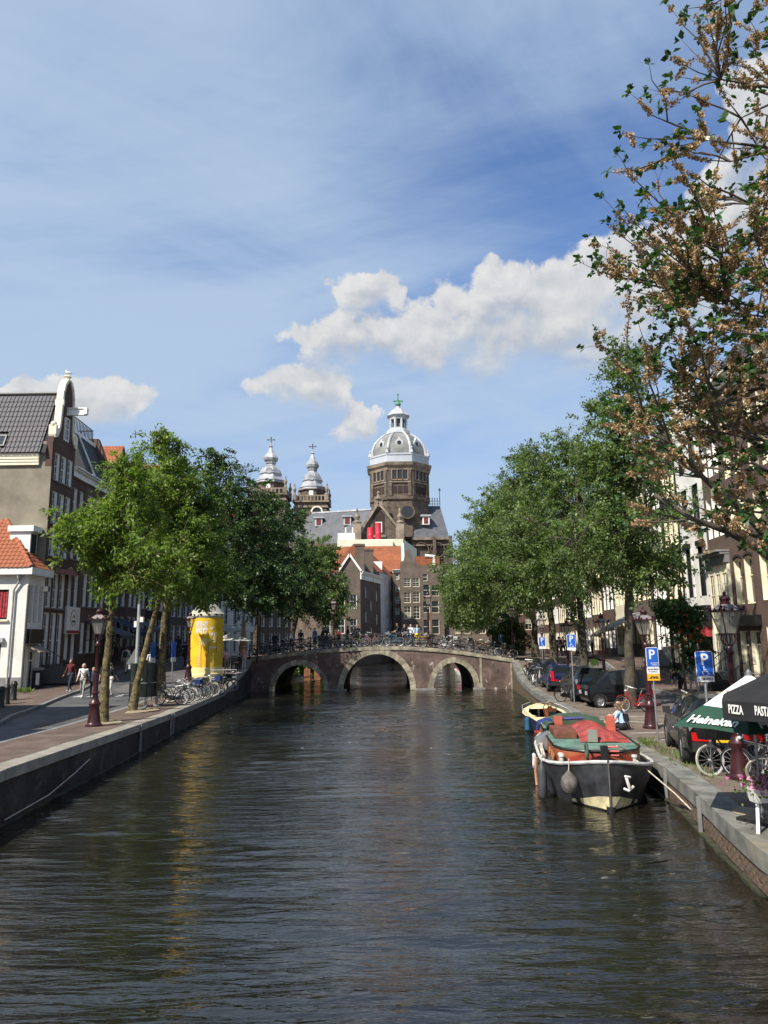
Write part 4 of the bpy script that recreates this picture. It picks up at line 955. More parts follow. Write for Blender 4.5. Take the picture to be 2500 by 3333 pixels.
wp = [(1620, 1640, 1960, 2000), (1650, 1670, 1960, 2000), (1680, 1700, 1960, 2000), (1620, 1640, 2010, 2050), (1650, 1670, 2010, 2050), (1710, 1730, 1960, 2000), (1710, 1730, 2010, 2050)]
t, W, H, c = block('canal_house', 'pinkish brick house behind the far elms on the right', 1601, 1760, 1850, 124, 9, BR['red'], [q + ('bars',) for q in wp], group='houses closing the canal view')
# left corner house with chimneys: gable end towards us, long shaded flank along the water
A0 = P(1174, 2060, 104); A1 = P(1240, 2060, 114)
t = thing('corner_house', 'brown corner house with two chimneys and white edged gable left of the canal end', 'house', (A0.x, 104, 0.9))
fx_, fy = A1.x - A0.x, 114 - 104.0; Lf = math.hypot(fx_, fy); af = math.atan2(-fy, -fx_)
H = P(1174, 1861, 104).z - 0.9; ap = P(1138, 1808, 104).z - 0.9; gw = A0.x - P(1138, 1808, 104).x
wg = [(0.55, 1.55, 7.2, 9.2), (0.55, 1.55, 3.6, 5.7), (2.3, 3.4, 7.2, 9.2), (2.3, 3.4, 3.6, 5.7), (0.5, 1.6, 0.4, 2.6, 'shop'), (2.2, 3.6, 0.4, 2.6, 'shop'), (4.4, 5.4, 7.2, 9.2), (4.4, 5.4, 3.6, 5.7), (2.4, 3.2, 10.4, 11.8)]
fw = facade(t, 0, 0, math.pi, gw * 2 + 3, -1.5, H, wg, BR['far'], 0.12, M['white'], M['white'], M['glass'], name='gable_wall', top=[(0, H - 0.01), (gw * 2 + 0.4, H - 0.01), (gw + 0.2, ap), (gw - 0.2, ap)])
wf = [(u, u + 0.55, z, z + 1.5, 'thin') for u, z in ((2.0, 8.6), (2.0, 5.0), (5.0, 7.0), (5.0, 3.0), (7.6, 5.2), (7.6, 8.9), (1.6, 1.0), (8.6, 1.5))]
ff = facade(t, fx_, fy, af, Lf, -1.5, H, wf, BR['far'], 0.1, M['white'], M['white'], M['glass'], name='flank_wall')
cornice(t, Lf, H + 0.1, M['white'], mtx=ff, h=1.2, d=0.5)
b = MB(); U = V(fx_, fy, 0)
for s_ in (0,):
    e0 = V(0.15, 0, H); r0 = V(-gw, 0, ap); b.quad(e0, e0 + U, r0 + U, r0); b.quad(V(-2 * gw, 0, H), r0, r0 + U, V(-2 * gw, 0, H) + U)
b.build('roof', M['dtile_far'], t)
b = MB(); b.bar((0.15, -0.05, H + 0.1), (-gw, -0.05, ap + 0.15), 0.5, 0.3); b.bar((-2 * gw - 0.1, -0.05, H + 0.1), (-gw, -0.05, ap + 0.15), 0.5, 0.3); b.build('gable_coping', M['white'], t)
for k, (f_, top) in enumerate(((0.18, 17.4), (0.62, 17.2))):
    p = V(-0.6, 0, 0) + U * f_; b = MB(); b.box(p.x - 0.75, p.x + 0.65, p.y - 0.6, p.y + 0.6, H - 1, top - 0.9); b.box(p.x - 0.85, p.x + 0.75, p.y - 0.7, p.y + 0.7, top - 0.9, top - 0.6); b.build('chimney', BR['far'], t)
# white flanked house with the big orange roof
B0 = P(1238, 2060, 114.3); B1 = P(1285, 2060, 125); t = thing('canal_house', 'white flanked house with large orange tiled roof and white gable edge', 'house', (B0.x, B0.y, 0.9), 0, 'houses closing the canal view')
fx_, fy = B1.x - B0.x, B1.y - B0.y; Lf = math.hypot(fx_, fy); af = math.atan2(-fy, -fx_); H = 13.4
wf = [(u, u + 0.5, z, z + 1.5, 'thin') for u in (2.6, 5.4, 8.4) for z in (4.6, 7.8, 10.8)] + [(3.6, 4.4, 0.3, 2.6, 'thin'), (6.6, 7.2, 1.0, 2.4, 'thin')]
ff = facade(t, fx_, fy, af, Lf, 2.9, H, [q for q in wf if q[2] > 3], mat('white_flank', (0.62, 0.64, 0.66), 0.8, var=0.1, scale=0.5), 0.1, M['white'], M['white'], M['glass'], name='flank_wall')
ff2 = facade(t, fx_, fy, af, Lf, -1.5, 2.9, [q for q in wf if q[2] < 3], BR['far'], 0.1, M['white'], M['white'], M['glass'], name='base_wall')
b = MB(); b.quad((-6, 0, -1.5), (0, 0, -1.5), (0, 0, H), (-6, 0, H)); b.build('front_wall', BR['dark'], t)
U = V(fx_, fy, 0); b = MB(); ri = V(-4.2, 0, H + 4.6)
b.quad(V(0.1, -0.1, H), V(0.1, -0.1, H) + U, ri + U, ri); b.quad(V(-8, 0, H), ri, ri + U, V(-8, 0, H) + U); b.add([V(-8, 0, H), V(0.1, -0.1, H), ri], [(0, 1, 2)]); b.build('roof', M['otile_far'], t)
b = MB(); b.box(-1.6, 0.4, 3, 5, H + 0.6, H + 2.0); b.build('roof_dormer', M['white'], t)
# long orange roof behind with white gable edge at its right end
a, c = P(1095, 1860, 128), P(1308, 1860, 128)
t = thing('orange_roof_house', 'long house with orange pantile roof and white parapet below the cream block', 'house', (a.x, 128, 0.9))
W = c.x - a.x; z0 = 14.6; z1 = P(1200, 1778, 131).z - 0.9
b = MB(); b.box(0, W, 0, 6, -1, z0); b.build('wall', BR['far'], t)
b = MB(); b.quad((-0.2, -0.3, z0), (W, -0.3, z0), (W, 3, z1), (-0.2, 3, z1)); b.quad((W, 6.3, z0), (-0.2, 6.3, z0), (-0.2, 3, z1), (W, 3, z1)); b.build('roof', M['otile_far'], t)
b = MB(); b.prism([(-0.5, z0 - 0.8), (3, z1 + 0.5), (6.5, z0 - 0.8)], (W + 0.02, 0, 0), (0, 1, 0), (0, 0, 1), (0.5, 0, 0)); b.build('parapet', M['white'], t)
b = MB(); xw = P(1180, 1800, 128).x - a.x
b.lathe([(2.2, 0), (2.2, 0.4)], 16, (0, 0, 0)); o = b.build('dormer_gable', M['white'], t); o.matrix_local = Matrix.Translation((xw, 0.4, z0 + 2.2)) @ Matrix.Rotation(math.pi / 2, 4, 'X')
b = MB(); b.lathe([(1.5, 0), (1.5, 0.43)], 16, (0, 0, 0)); o = b.build('dormer_arch', M['zinc'], t); o.matrix_local = Matrix.Translation((xw, 0.39, z0 + 2.1)) @ Matrix.Rotation(math.pi / 2, 4, 'X')
# cream flat-roofed block with red flues
a, c, d_ = P(1098, 1770, 134), P(1312, 1760, 134), P(1356, 1760, 150); zt = P(1240, 1755, 134).z
t = thing('flat_roof_block', 'pale cream flat-roofed block in front of the church', 'building', (a.x, 134, 0.9))
cm = mat('pale_cream', (0.66, 0.66, 0.52), 0.8, var=0.05, scale=0.3)
W = c.x - a.x; b = MB(); b.prism([(0, 0), (W, 0), (d_.x - a.x, 16), (0, 16)], (0, 0, 0), (1, 0, 0), (0, 1, 0), (0, 0, zt - 0.9)); b.build('wall', cm, t)
b = MB(); x0 = P(1200, 1780, 133).x - a.x; b.box(x0, x0 + 4.6, -1.2, -0.02, zt - 4.4, zt - 1.3); b.build('plant_box', cm, t)
b = MB(); b.box(-0.1, 3.2, 3, 5, zt - 0.88, zt + 0.8); b.build('roof_hut', M['white'], t)
t = thing('flue_stack', 'pair of bright red flue pipes on the cream block roof', 'flue', (P(1206, 1755, 137).x, 137, zt))
rm = mat('red_flue', (0.55, 0.02, 0.045), 0.45)
for dx_, h in ((0, 2.7), (1.5, 3.6)):
    b = MB(); b.lathe([(0.6, 0.0), (0.6, h * 0.4), (0.66, h * 0.42), (0.6, h * 0.46), (0.6, h), (0.5, h)], 12, (dx_, 0, 0)); b.build('flue_pipe', rm, t, True)
for i, px_ in enumerate((1124, 1147)):
    p = P(px_, 1755, 133); t = thing('roof_mast', ('left' if i == 0 else 'right') + ' white pole with railing on the cream block roof', 'mast', (p.x, 135, zt))
    b = MB(); b.tube([(0, 0, 0), (0, 0, 2.5)], 0.16, 6); b.build('mast_pole', M['white'], t, True)
# ---------------------------------------------------------------- church
CM = BR['church']; st = mat('church_trim', (0.26, 0.21, 0.16), 0.8, var=0.25, scale=0.5, var2=((0.10, 0.08, 0.07), 0.6)); dome_m = mat('dome_slate', (0.20, 0.205, 0.195), 0.6, var=0.2, scale=0.4, var2=((0.27, 0.265, 0.24), 0.7))
CY = 168.0; cc = P(1300, 1600, CY); CX = cc.x
t = thing('church', 'large brown brick church with lead dome, twin towers and slate roofs', 'church', (CX, CY, 0.9)); Z = lambda py: P(1300, py, CY).z - 0.9
ro = math.pi / 8
def oct_(b, prof, mi=0, n=8): return b.lathe(prof, n, (0, 0, 0), ro, mi)
rd = 6.75 / math.cos(math.pi / 8)
z_dr0, z_dr1 = Z(1645), Z(1535)
b = MB(); oct_(b, [(rd, Z(1760)), (rd, z_dr0), (rd + 0.35, z_dr0 + 0.2), (rd + 0.35, z_dr0 + 0.8), (rd, z_dr0 + 1.0), (rd, z_dr1 - 1.2)]); b.build('drum', CM, t)
b = MB(); oct_(b, [(rd + 0.25, z_dr1 - 1.19), (rd + 0.4, z_dr1 - 0.6), (rd + 0.9, z_dr1 - 0.1), (rd + 1.1, Z(1527)), (rd + 0.2, Z(1527))]); b.build('drum_cornice', st, t)
b = MB(); oct_(b, [(rd + 0.35, Z(1526.9)), (rd + 0.35, Z(1505)), (rd + 0.5, Z(1503)), (rd + 0.5, Z(1498)), (rd - 0.3, Z(1497.5))]); b.build('dome_band', mat('band_grey', (0.42, 0.46, 0.50), 0.6, var=0.08, scale=0.4), t)
zd0, zd1 = Z(1497.4), Z(1413); hd_ = zd1 - zd0; prof = []
for i in range(11):
    s_ = i / 10; prof.append(((rd - 0.45) * (1 - 0.64 * s_ ** 2.5), zd0 + hd_ * s_))
b = MB(); oct_(b, prof); b.build('dome', dome_m, t)
def rprof(z):
    for (r0, z0), (r1, z1) in zip(prof, prof[1:]):
        if z0 <= z <= z1: return lerp(r0, r1, (z - z0) / (z1 - z0))
    return prof[-1][0]
for k in range(8):
    g = ro + k * math.pi / 4; b = MB(); b.tube([((r + 0.05) * math.cos(g), (r + 0.05) * math.sin(g), z) for r, z in prof], [0.36, 0.36, 0.35, 0.34, 0.33, 0.32, 0.31, 0.3, 0.29, 0.28, 0.28], 6); b.build('dome_rib', M['lead'], t, True)
    b = MB(); b.lathe([(0.5, 0), (0.35, 0.5), (0.15, 0.9), (0.28, 1.2), (0.0, 1.7)], 6, ((rd + 0.2) * math.cos(g), (rd + 0.2) * math.sin(g), Z(1497))); b.build('finial', M['lead'], t)
    g = k * math.pi / 4                           # dormer oculus, drum windows on each side
    rx = Matrix.Rotation(g, 4, 'Z'); zo = zd0 + hd_ * 0.42; ro_ = rprof(zo) * math.cos(math.pi / 8)
    b = MB(); b.prism([(0.95 * math.cos(q), 0.95 * math.sin(q)) for q in np.linspace(-0.6, math.pi + 0.6, 11)] + [(-1.15, -1.7), (1.15, -1.7)], (ro_ - 1.1, 0, zo), (0, 1, 0), (0, 0, 1), (1.25, 0, 0))
    b.prism([(-0.35, 0.95), (0.35, 0.95), (0, 1.7)], (ro_ - 0.6, 0, zo), (0, 1, 0), (0, 0, 1), (0.7, 0, 0)); o = b.build('dome_dormer', M['lead'], t); o.matrix_local = rx
    b = MB(); b.lathe([(0.52, 0), (0.52, 0.06)], 12); q_ = b.build('oculus', M['glass'], o); q_.matrix_local = Matrix.Translation((ro_ + 0.13, 0, zo)) @ Matrix.Rotation(math.pi / 2, 4, 'Y')
    ap_ = 6.75; hw = rd * math.sin(math.pi / 8)
    zw0, zw1 = Z(1578), Z(1546)
    for i in (-1, 0, 1):
        b = MB(); y = i * 1.28; b.prism([(y - 0.48, zw0), (y + 0.48, zw0)] + [(y + 0.48 * math.cos(q), zw1 - 0.5 + 0.48 * math.sin(q)) for q in np.linspace(0, math.pi, 7)], (ap_ - 0.02, 0, 0), (0, 1, 0), (0, 0, 1), (0.06, 0, 0)); o = b.build('drum_window', M['glass'], t); o.matrix_local = rx
        b = MB()
        for s2 in (-1, 1): b.box(ap_ + 0.01, ap_ + 0.3, y + s2 * 0.6 - 0.1, y + s2 * 0.6 + 0.1, zw0 - 0.2, zw1 - 0.4)
        b.box(ap_ + 0.01, ap_ + 0.25, y - 0.7, y + 0.7, zw0 - 0.35, zw0 - 0.1); o = b.build('window_columns', st, t); o.matrix_local = rx
        b = MB(); b.box(ap_ + 0.01, ap_ + 0.12, y - 0.5, y + 0.5, Z(1622), Z(1600)); o = b.build('drum_panel', BR['dark'], t); o.matrix_local = rx
    for s2 in (-1, 1):
        b = MB(); b.box(ap_ - 0.05, ap_ + 0.28, s2 * (hw - 0.55) - 0.4, s2 * (hw - 0.55) + 0.4, z_dr0 + 1.0, z_dr1 - 1.2); o = b.build('pilaster', CM, t); o.matrix_local = rx
    b = MB(); b.box(ap_ + 0.01, ap_ + 0.32, -hw * 0.9, hw * 0.9, Z(1590), Z(1586)); o = b.build('string_course', st, t); o.matrix_local = rx
# lantern
zl0, zl1 = Z(1413.5), Z(1357)
b = MB(); oct_(b, [(3.2, zl0 - 0.3), (3.0, zl0 + 0.6), (2.3, zl0 + 1.0), (2.3, zl0 + 1.3)]); b.build('lantern_base', M['lead'], t)
for k in range(8):
    g = ro + k * math.pi / 4; b = MB(); b.tube([(2.0 * math.cos(g), 2.0 * math.sin(g), zl0 + 1.0), (2.0 * math.cos(g), 2.0 * math.sin(g), zl1 - 0.7)], 0.34, 6); b.box(2.0 * math.cos(g) - 0.1, 2.0 * math.cos(g) + 0.1, 2.0 * math.sin(g) - 0.1, 2.0 * math.sin(g) + 0.1, zl0, zl0 + 0.5); b.build('lantern_column', M['lead'], t, True)
b = MB(); oct_(b, [(1.55, zl0 + 1.0), (1.55, zl1 - 0.9)]); b.build('lantern_core', mat('lantern_dark', (0.10, 0.11, 0.12), 0.7), t)
b = MB(); oct_(b, [(2.3, zl1 - 1.0), (2.4, zl1 - 0.4), (2.95, zl1), (2.7, zl1 + 0.25), (2.3, zl1 + 0.7), (1.6, zl1 + 1.6), (0.7, zl1 + 2.1), (0.5, zl1 + 2.6)]); b.build('lantern_roof', M['lead'], t)
b = MB(); zk = zl1 + 2.5; b.lathe([(0.4, 0), (0.75, 0.7), (0.6, 1.1), (0.25, 1.3), (0.3, 1.7)], 10, (0, 0, zk)); zk2 = Z(1284); b.box(-0.16, 0.16, -0.12, 0.12, zk + 1.6, zk2); b.box(-0.9, 0.9, -0.12, 0.12, zk2 - 1.9, zk2 - 1.5)
for (x, z) in ((-0.95, zk2 - 1.7), (0.95, zk2 - 1.7), (0, zk2)): b.ball((x, 0, z), 0.26)
b.build('dome_cross', M['verdigris'], t)
# nave, transept gable, choir
def cp(px, py, Y): p = P(px, py, Y); return V(p.x - CX, p.y - CY, p.z - 0.9)
r0, r1 = cp(1215, 1659, 167), cp(948, 1676, 182); e0, e1 = cp(1200, 1768, 160), cp(920, 1768, 174)
b = MB(); b.quad(e1, e0, r0, r1); n1 = V(5, 9, 0); b.quad(r1, r0, r0 + V(3, 8, -7), r1 + V(3, 8, -7)); b.build('nave_roof', M['slate'], t)
b = MB(); b.quad(V(e1.x, e1.y, 0), V(e0.x, e0.y, 0), e0, e1); b.build('nave_wall', CM, t)
b = MB(); b.tube([r0 + V(0, 0, 0.1), r1 + V(0, 0, 0.1)], 0.28, 5); b.build('nave_ridge', M['lead'], t)
for px_ in (1044, 1136):
    p = lerp(e1, e0, (px_ - 920) / 280.0) ; q = lerp(r1, r0, (px_ - 948) / 267.0); s_ = lerp(p, q, 0.62); d_ = MB()
    d_.box(s_.x - 0.9, s_.x + 0.9, s_.y - 1.2, s_.y + 1.6, s_.z - 0.7, s_.z + 1.3); o = d_.build('roof_dormer', M['lead'], t)
    d_ = MB(); d_.box(s_.x - 1.25, s_.x + 1.25, s_.y - 1.5, s_.y + 1.6, s_.z + 1.31, s_.z + 1.6); d_.build('dormer_cap', M['lead'], o)
    d_ = MB(); d_.box(s_.x - 0.55, s_.x + 0.55, s_.y - 1.26, s_.y - 1.21, s_.z - 0.4, s_.z + 1.1); d_.build('dormer_shutter', mat('shutter_red', (0.14, 0.02, 0.02), 0.6), o)
g0, g1, ga = cp(1168, 1748, 158), cp(1312, 1748, 158), cp(1232, 1642, 158)
b = MB(); b.add([(g0.x, g0.y, 0), (g1.x, g1.y, 0), g1, ga, g0], [(0, 1, 2, 3, 4)]); b.build('transept_gable', CM, t)
b = MB(); b.bar(g0 + V(-0.3, -0.2, 0.2), ga + V(0, -0.2, 0.3), 0.9, 0.5); b.bar(g1 + V(0.3, -0.2, 0.2), ga + V(0, -0.2, 0.3), 0.9, 0.5); b.build('gable_coping', st, t)
b = MB(); b.box(ga.x - 0.9, ga.x + 0.9, ga.y - 0.5, ga.y + 0.5, ga.z - 0.6, ga.z + 1.2); b.lathe([(1.0, 1.2), (0.5, 1.7), (0.25, 2.3), (0.4, 2.7), (0, 3.2)], 8, (ga.x, ga.y, ga.z)); b.build('gable_finial', st, t)
ck = V(0, 9.5, 0); b = MB(); b.quad(g1, g1 + ck, ga + ck, ga); b.quad(g0 + ck, g0, ga, ga + ck); b.build('transept_roof', M['slate'], t)
w_ = cp(1233, 1712, 158); b = MB(); b.prism([(-1.3, -2.2), (1.3, -2.2)] + [(1.3 * math.cos(q), 1.9 + 1.3 * math.sin(q)) for q in np.linspace(0, math.pi, 9)], (w_.x, w_.y - 0.06, w_.z + 0.4), (1, 0, 0), (0, 0, 1), (0, 0.05, 0)); b.build('blind_arch', BR['dark'], t)
b = MB(); b.box(w_.x - 0.75, w_.x + 0.75, w_.y - 0.2, w_.y - 0.07, w_.z - 1.5, w_.z + 0.9); o = b.build('gable_window', M['white'], t); b = MB(); b.box(w_.x - 0.5, w_.x + 0.5, w_.y - 0.24, w_.y - 0.2, w_.z - 1.3, w_.z + 0.7); b.build('shutter', mat('shutter_red', (0.14, 0.02, 0.02), 0.6), o)
b = MB(); b.box(w_.x - 1.6, w_.x + 1.6, w_.y - 0.35, w_.y - 0.03, w_.z - 2.6, w_.z - 2.1); b.build('window_ledge', st, t)
for px_ in (1163, 1302):
    q = cp(px_, 1735, 157.5); b = MB(); b.box(q.x - 0.9, q.x + 0.9, q.y - 0.9, q.y + 0.9, q.z - 6, q.z + 2.0); b.lathe([(0.8, 2.0), (1.0, 2.4), (0.4, 2.9), (0.7, 3.7), (0.2, 4.6), (0.3, 5.2), (0, 5.8)], 8, (q.x, q.y, q.z)); b.build('pinnacle', st, t)
# crossing pier with round window between gable and choir
rw = cp(1326, 1665, 160.5)
b = MB(); b.lathe([(1.5, 0), (1.75, 0.25)], 20); o = b.build('rose_frame', CM, t); o.matrix_local = Matrix.Translation(rw) @ Matrix.Rotation(math.pi / 2, 4, 'X')
b = MB(); b.lathe([(1.35, 0), (1.35, 0.3)], 20); q_ = b.build('rose_pane', M['glass'], o)
# choir
c0, c1 = cp(1340, 1750, 160), cp(1462, 1748, 162); q0, q1 = cp(1378, 1647, 168), cp(1432, 1647, 168); c2 = c1 + V(0.5, 14, 0)
b = MB(); b.quad(c0, c1, q1, q0); b.add([c1, c2, q1], [(0, 1, 2)]); b.quad(c2, c0 + V(0, 14, 0), q0, q1); b.build('choir_roof', M['slate'], t)
b = MB(); b.quad(V(c0.x, c0.y + .2, 0), V(c1.x, c1.y + .2, 0), c1 + V(0, .2, 0), c0 + V(0, .2, 0)); b.quad(V(c1.x, c1.y + .2, 0), V(c2.x, c2.y, 0), c2, c1 + V(0, .2, 0)); b.build('choir_wall', CM, t)
b = MB(); b.bar(c0 + V(0, -0.1, -0.3), c1 + V(0, -0.1, -0.3), 0.7, 0.6); b.bar(c0 + V(0, -0.1, -1.8), c1 + V(0, -0.1, -1.8), 0.5, 0.3); b.build('choir_cornice', st, t)
for px_ in (1372, 1425):
    q = cp(px_, 1790, 160.4); b = MB(); b.lathe([(1.72, 0), (1.72, 0.3), (1.56, 0.3), (1.5, 0.1)], 20, cap=False); o = b.build('round_arch', CM, t); o.matrix_local = Matrix.Translation(q) @ Matrix.Rotation(math.pi / 2, 4, 'X')
    b = MB(); b.box(q.x + 2.6, q.x + 3.3, q.y - 0.5, q.y, q.z - 8, q.z + 3.2); b.build('buttress', CM, t)
s_ = cp(1386, 1697, 163); b = MB(); b.box(s_.x - 0.8, s_.x + 0.8, s_.y - 1, s_.y + 1.4, s_.z - 0.9, s_.z + 1.0); o = b.build('roof_dormer', M['white'], t); b = MB(); b.box(s_.x - 1.2, s_.x + 1.2, s_.y - 1.3, s_.y + 1.4, s_.z + 1.01, s_.z + 1.4); b.build('dormer_cap', M['lead'], o); b = MB(); b.box(s_.x - 0.5, s_.x + 0.5, s_.y - 1.05, s_.y - 1.01, s_.z - 0.7, s_.z + 0.8); b.build('dormer_shutter', mat('shutter_red', (0.14, 0.02, 0.02), 0.6), o)
b = MB()
for f_ in np.linspace(0.1, 1, 7): p = lerp(q0, q1, f_); b.tube([p, p + V(0, 0, 1.7)], 0.07, 4); b.ball(p + V(0, 0, 1.8), 0.16)
b.tube([q0 + V(0, 0, 0.5), q1 + V(0, 0, 0.5)], 0.08, 4); b.tube([q0 + V(0, 0, 1.2), q1 + V(0, 0, 1.2)], 0.08, 4); b.tube([q1, q1 + V(0, 0, 4.4)], 0.1, 4); b.lathe([(0, 3.6), (0.35, 3.9), (0, 4.5)], 6, tuple(q1)); b.build('ridge_cresting', M['lead'], t)
# towers
def tower(px_, pt, Y, k):
    p = cp(px_, 1600, Y); zz = lambda py: P(px_, py + pt, Y).z - 0.9      # py in the right tower's pixels
    h = 4.15 * k; b = MB(); b.box(p.x - h, p.x + h, p.y - h, p.y + h, 0, zz(1640)); b.build('tower_shaft', CM, t)
    b = MB(); b.box(p.x - h - 0.5, p.x + h + 0.5, p.y - h - 0.5, p.y + h + 0.5, zz(1644), zz(1640) + 0.02); b.box(p.x - h - 0.25, p.x + h + 0.25, p.y - h - 0.25, p.y + h + 0.25, zz(1662), zz(1656)); b.build('tower_cornice', st, t)
    b = MB(); zb0, zb1 = zz(1638), zz(1625)
    for sx_, sy_ in ((1, 0), (-1, 0), (0, 1), (0, -1)):
        for i in range(9):
            o_ = (i - 4) * h / 4.6; x = p.x + (sx_ * h if sx_ else o_); y = p.y + (sy_ * h if sy_ else o_); b.box(x - 0.16, x + 0.16, y - 0.16, y + 0.16, zb0, zb1)
    b.box(p.x - h - .15, p.x + h + .15, p.y - h - .15, p.y - h + .25, zb1, zb1 + 0.3); b.box(p.x - h - .15, p.x + h + .15, p.y + h - .25, p.y + h + .15, zb1, zb1 + 0.3); b.box(p.x - h - .15, p.x - h + .25, p.y - h + .25, p.y + h - .25, zb1, zb1 + 0.299); b.box(p.x + h - .25, p.x + h + .15, p.y - h + .25, p.y + h - .25, zb1, zb1 + 0.299); b.build('balustrade', st, t)
    for sx_ in (-1, 1):
        for sy_ in (-1, 1):
            b = MB(); b.box(p.x + sx_ * h - 0.4, p.x + sx_ * h + 0.4, p.y + sy_ * h - 0.4, p.y + sy_ * h + 0.4, zb0, zb1 + 0.5); b.lathe([(0.45, 0), (0.25, 0.4), (0.5, 1.3), (0.15, 2.1), (0.22, 2.5), (0, 3.1)], 8, (p.x + sx_ * h, p.y + sy_ * h, zb1 + 0.5)); b.build('pinnacle', st, t)
    h2 = 3.1 * k; b = MB(); b.lathe([(h2 * 1.08, zb0), (h2 * 1.08, zz(1603)), (h2 * 1.2, zz(1601)), (h2 * 1.2, zz(1598))], 8, (p.x, p.y, 0), ro); b.build('tower_stage', CM, t)
    b = MB(); b.box(p.x - 0.55, p.x + 0.55, p.y - h2 - 0.12, p.y - h2 + 0.3, zz(1620), zz(1604)); b.build('stage_window', M['white'], t)
    f_ = h2 / 3.0; b = MB(); b.lathe([(3.55 * f_, zz(1598)), (3.4 * f_, zz(1590)), (2.75 * f_, zz(1580)), (2.45 * f_, zz(1569)), (2.5 * f_, zz(1566)), (2.4 * f_, zz(1556)), (2.0 * f_, zz(1547)), (1.2 * f_, zz(1539)), (0.95 * f_, zz(1531)), (1.05 * f_, zz(1528)), (1.6 * f_, zz(1522)), (1.75 * f_, zz(1515)), (1.45 * f_, zz(1506)), (0.85 * f_, zz(1496)), (0.45 * f_, zz(1484)), (0.28 * f_, zz(1478)), (0.55 * f_, zz(1475.5)), (0.2 * f_, zz(1471)), (0.14 * f_, zz(1462))], 8, (p.x, p.y, 0), ro); b.build('lead_spire', mat('spire_lead', (0.34, 0.35, 0.37), 0.5, 0.1, var=0.25, scale=0.35, var2=((0.55, 0.56, 0.57), 0.6)), t)
    for z_, r_ in ((1590, 3.5), (1566, 2.65), (1530, 1.2)): b = MB(); b.lathe([(r_ * f_ - 0.1, zz(z_ + 2)), (r_ * f_ + 0.1, zz(z_ + 1)), (r_ * f_ + 0.1, zz(z_ - 1)), (r_ * f_ - 0.15, zz(z_ - 2))], 8, (p.x, p.y, 0), ro); b.build('spire_band', M['lead'], t)
    for sy_ in (-1,): b = MB(); b.lathe([(0.75 * f_, 0), (0.75 * f_, 0.35)], 10); o = b.build('spire_oculus', mat('spire_lead', (0, 0, 0)), t); o.matrix_local = Matrix.Translation((p.x, p.y - 2.2 * f_, zz(1560))) @ Matrix.Rotation(math.pi / 2, 4, 'X')
    b = MB(); b.tube([(p.x, p.y, zz(1463)), (p.x, p.y, zz(1447))], 0.09, 5); b.box(p.x - 0.75, p.x + 0.75, p.y - 0.06, p.y + 0.06, zz(1454.5), zz(1453)); b.box(p.x - 0.4, p.x + 0.4, p.y - 0.06, p.y + 0.06, zz(1459), zz(1458))
    for dx_, z_ in ((-0.8, 1453.7), (0.8, 1453.7), (0, 1447)): b.ball((p.x + dx_, p.y, zz(z_)), 0.2)
    b.build('tower_cross', M['iron'], t)
    b = MB(); b.prism([(-1.1, 0), (1.1, 0)] + [(1.1 * math.cos(q), 2.4 + 1.1 * math.sin(q)) for q in np.linspace(0, math.pi, 9)], (p.x + 1.6, p.y - h - 0.08, zz(1705)), (1, 0, 0), (0, 0, 1), (0, 0.07, 0)); b.build('belfry_opening', M['black'], t)
    b = MB(); b.tube([(p.x + 1.6 + 1.35 * math.cos(q), p.y - h - 0.05, zz(1705) + 2.4 + 1.35 * math.sin(q)) for q in np.linspace(0, math.pi, 11)], 0.28, 5); b.build('belfry_arch', M['cream'], t)
tower(1017, 0, 182, 1.0); tower(880, -22, 178, 1.08)
# ---------------------------------------------------------------- trees
def nrm_(a): return a / np.maximum(np.linalg.norm(a, axis=-1, keepdims=True), 1e-9)
def quads_mesh(name, verts, m_):
    n = len(verts) // 4; me = bpy.data.meshes.new(name)
    me.vertices.add(n * 4); me.vertices.foreach_set('co', verts.astype(np.float32).ravel())
    me.loops.add(n * 4); me.loops.foreach_set('vertex_index', np.arange(n * 4, dtype=np.int32))
    me.polygons.add(n); me.polygons.foreach_set('loop_start', np.arange(0, n * 4, 4, dtype=np.int32))
    me.materials.append(m_); me.update(calc_edges=True); return me
def leaves(pos, axis, up, L, W=0.32, fold=0.14):
    """leaf-shaped folded quads"""
    a = nrm_(axis); s = nrm_(np.cross(a, up)); n = np.cross(s, a); L = L[:, None]
    p0 = pos; p1 = pos + a * L * 0.48 + s * L * W + n * L * fold; p2 = pos + a * L; p3 = pos + a * L * 0.48 - s * L * W + n * L * fold
    return np.stack([p0, p1, p2, p3], 1).reshape(-1, 3)
def lowfreq(p, f, ph): return np.sin(p[:, 0] * f + ph) * np.sin(p[:, 1] * f * 1.13 + ph * 2.1) + np.sin(p[:, 2] * f * 1.21 + ph * 0.7) * np.sin((p[:, 0] + p[:, 1]) * f * 0.7 + ph * 1.3)
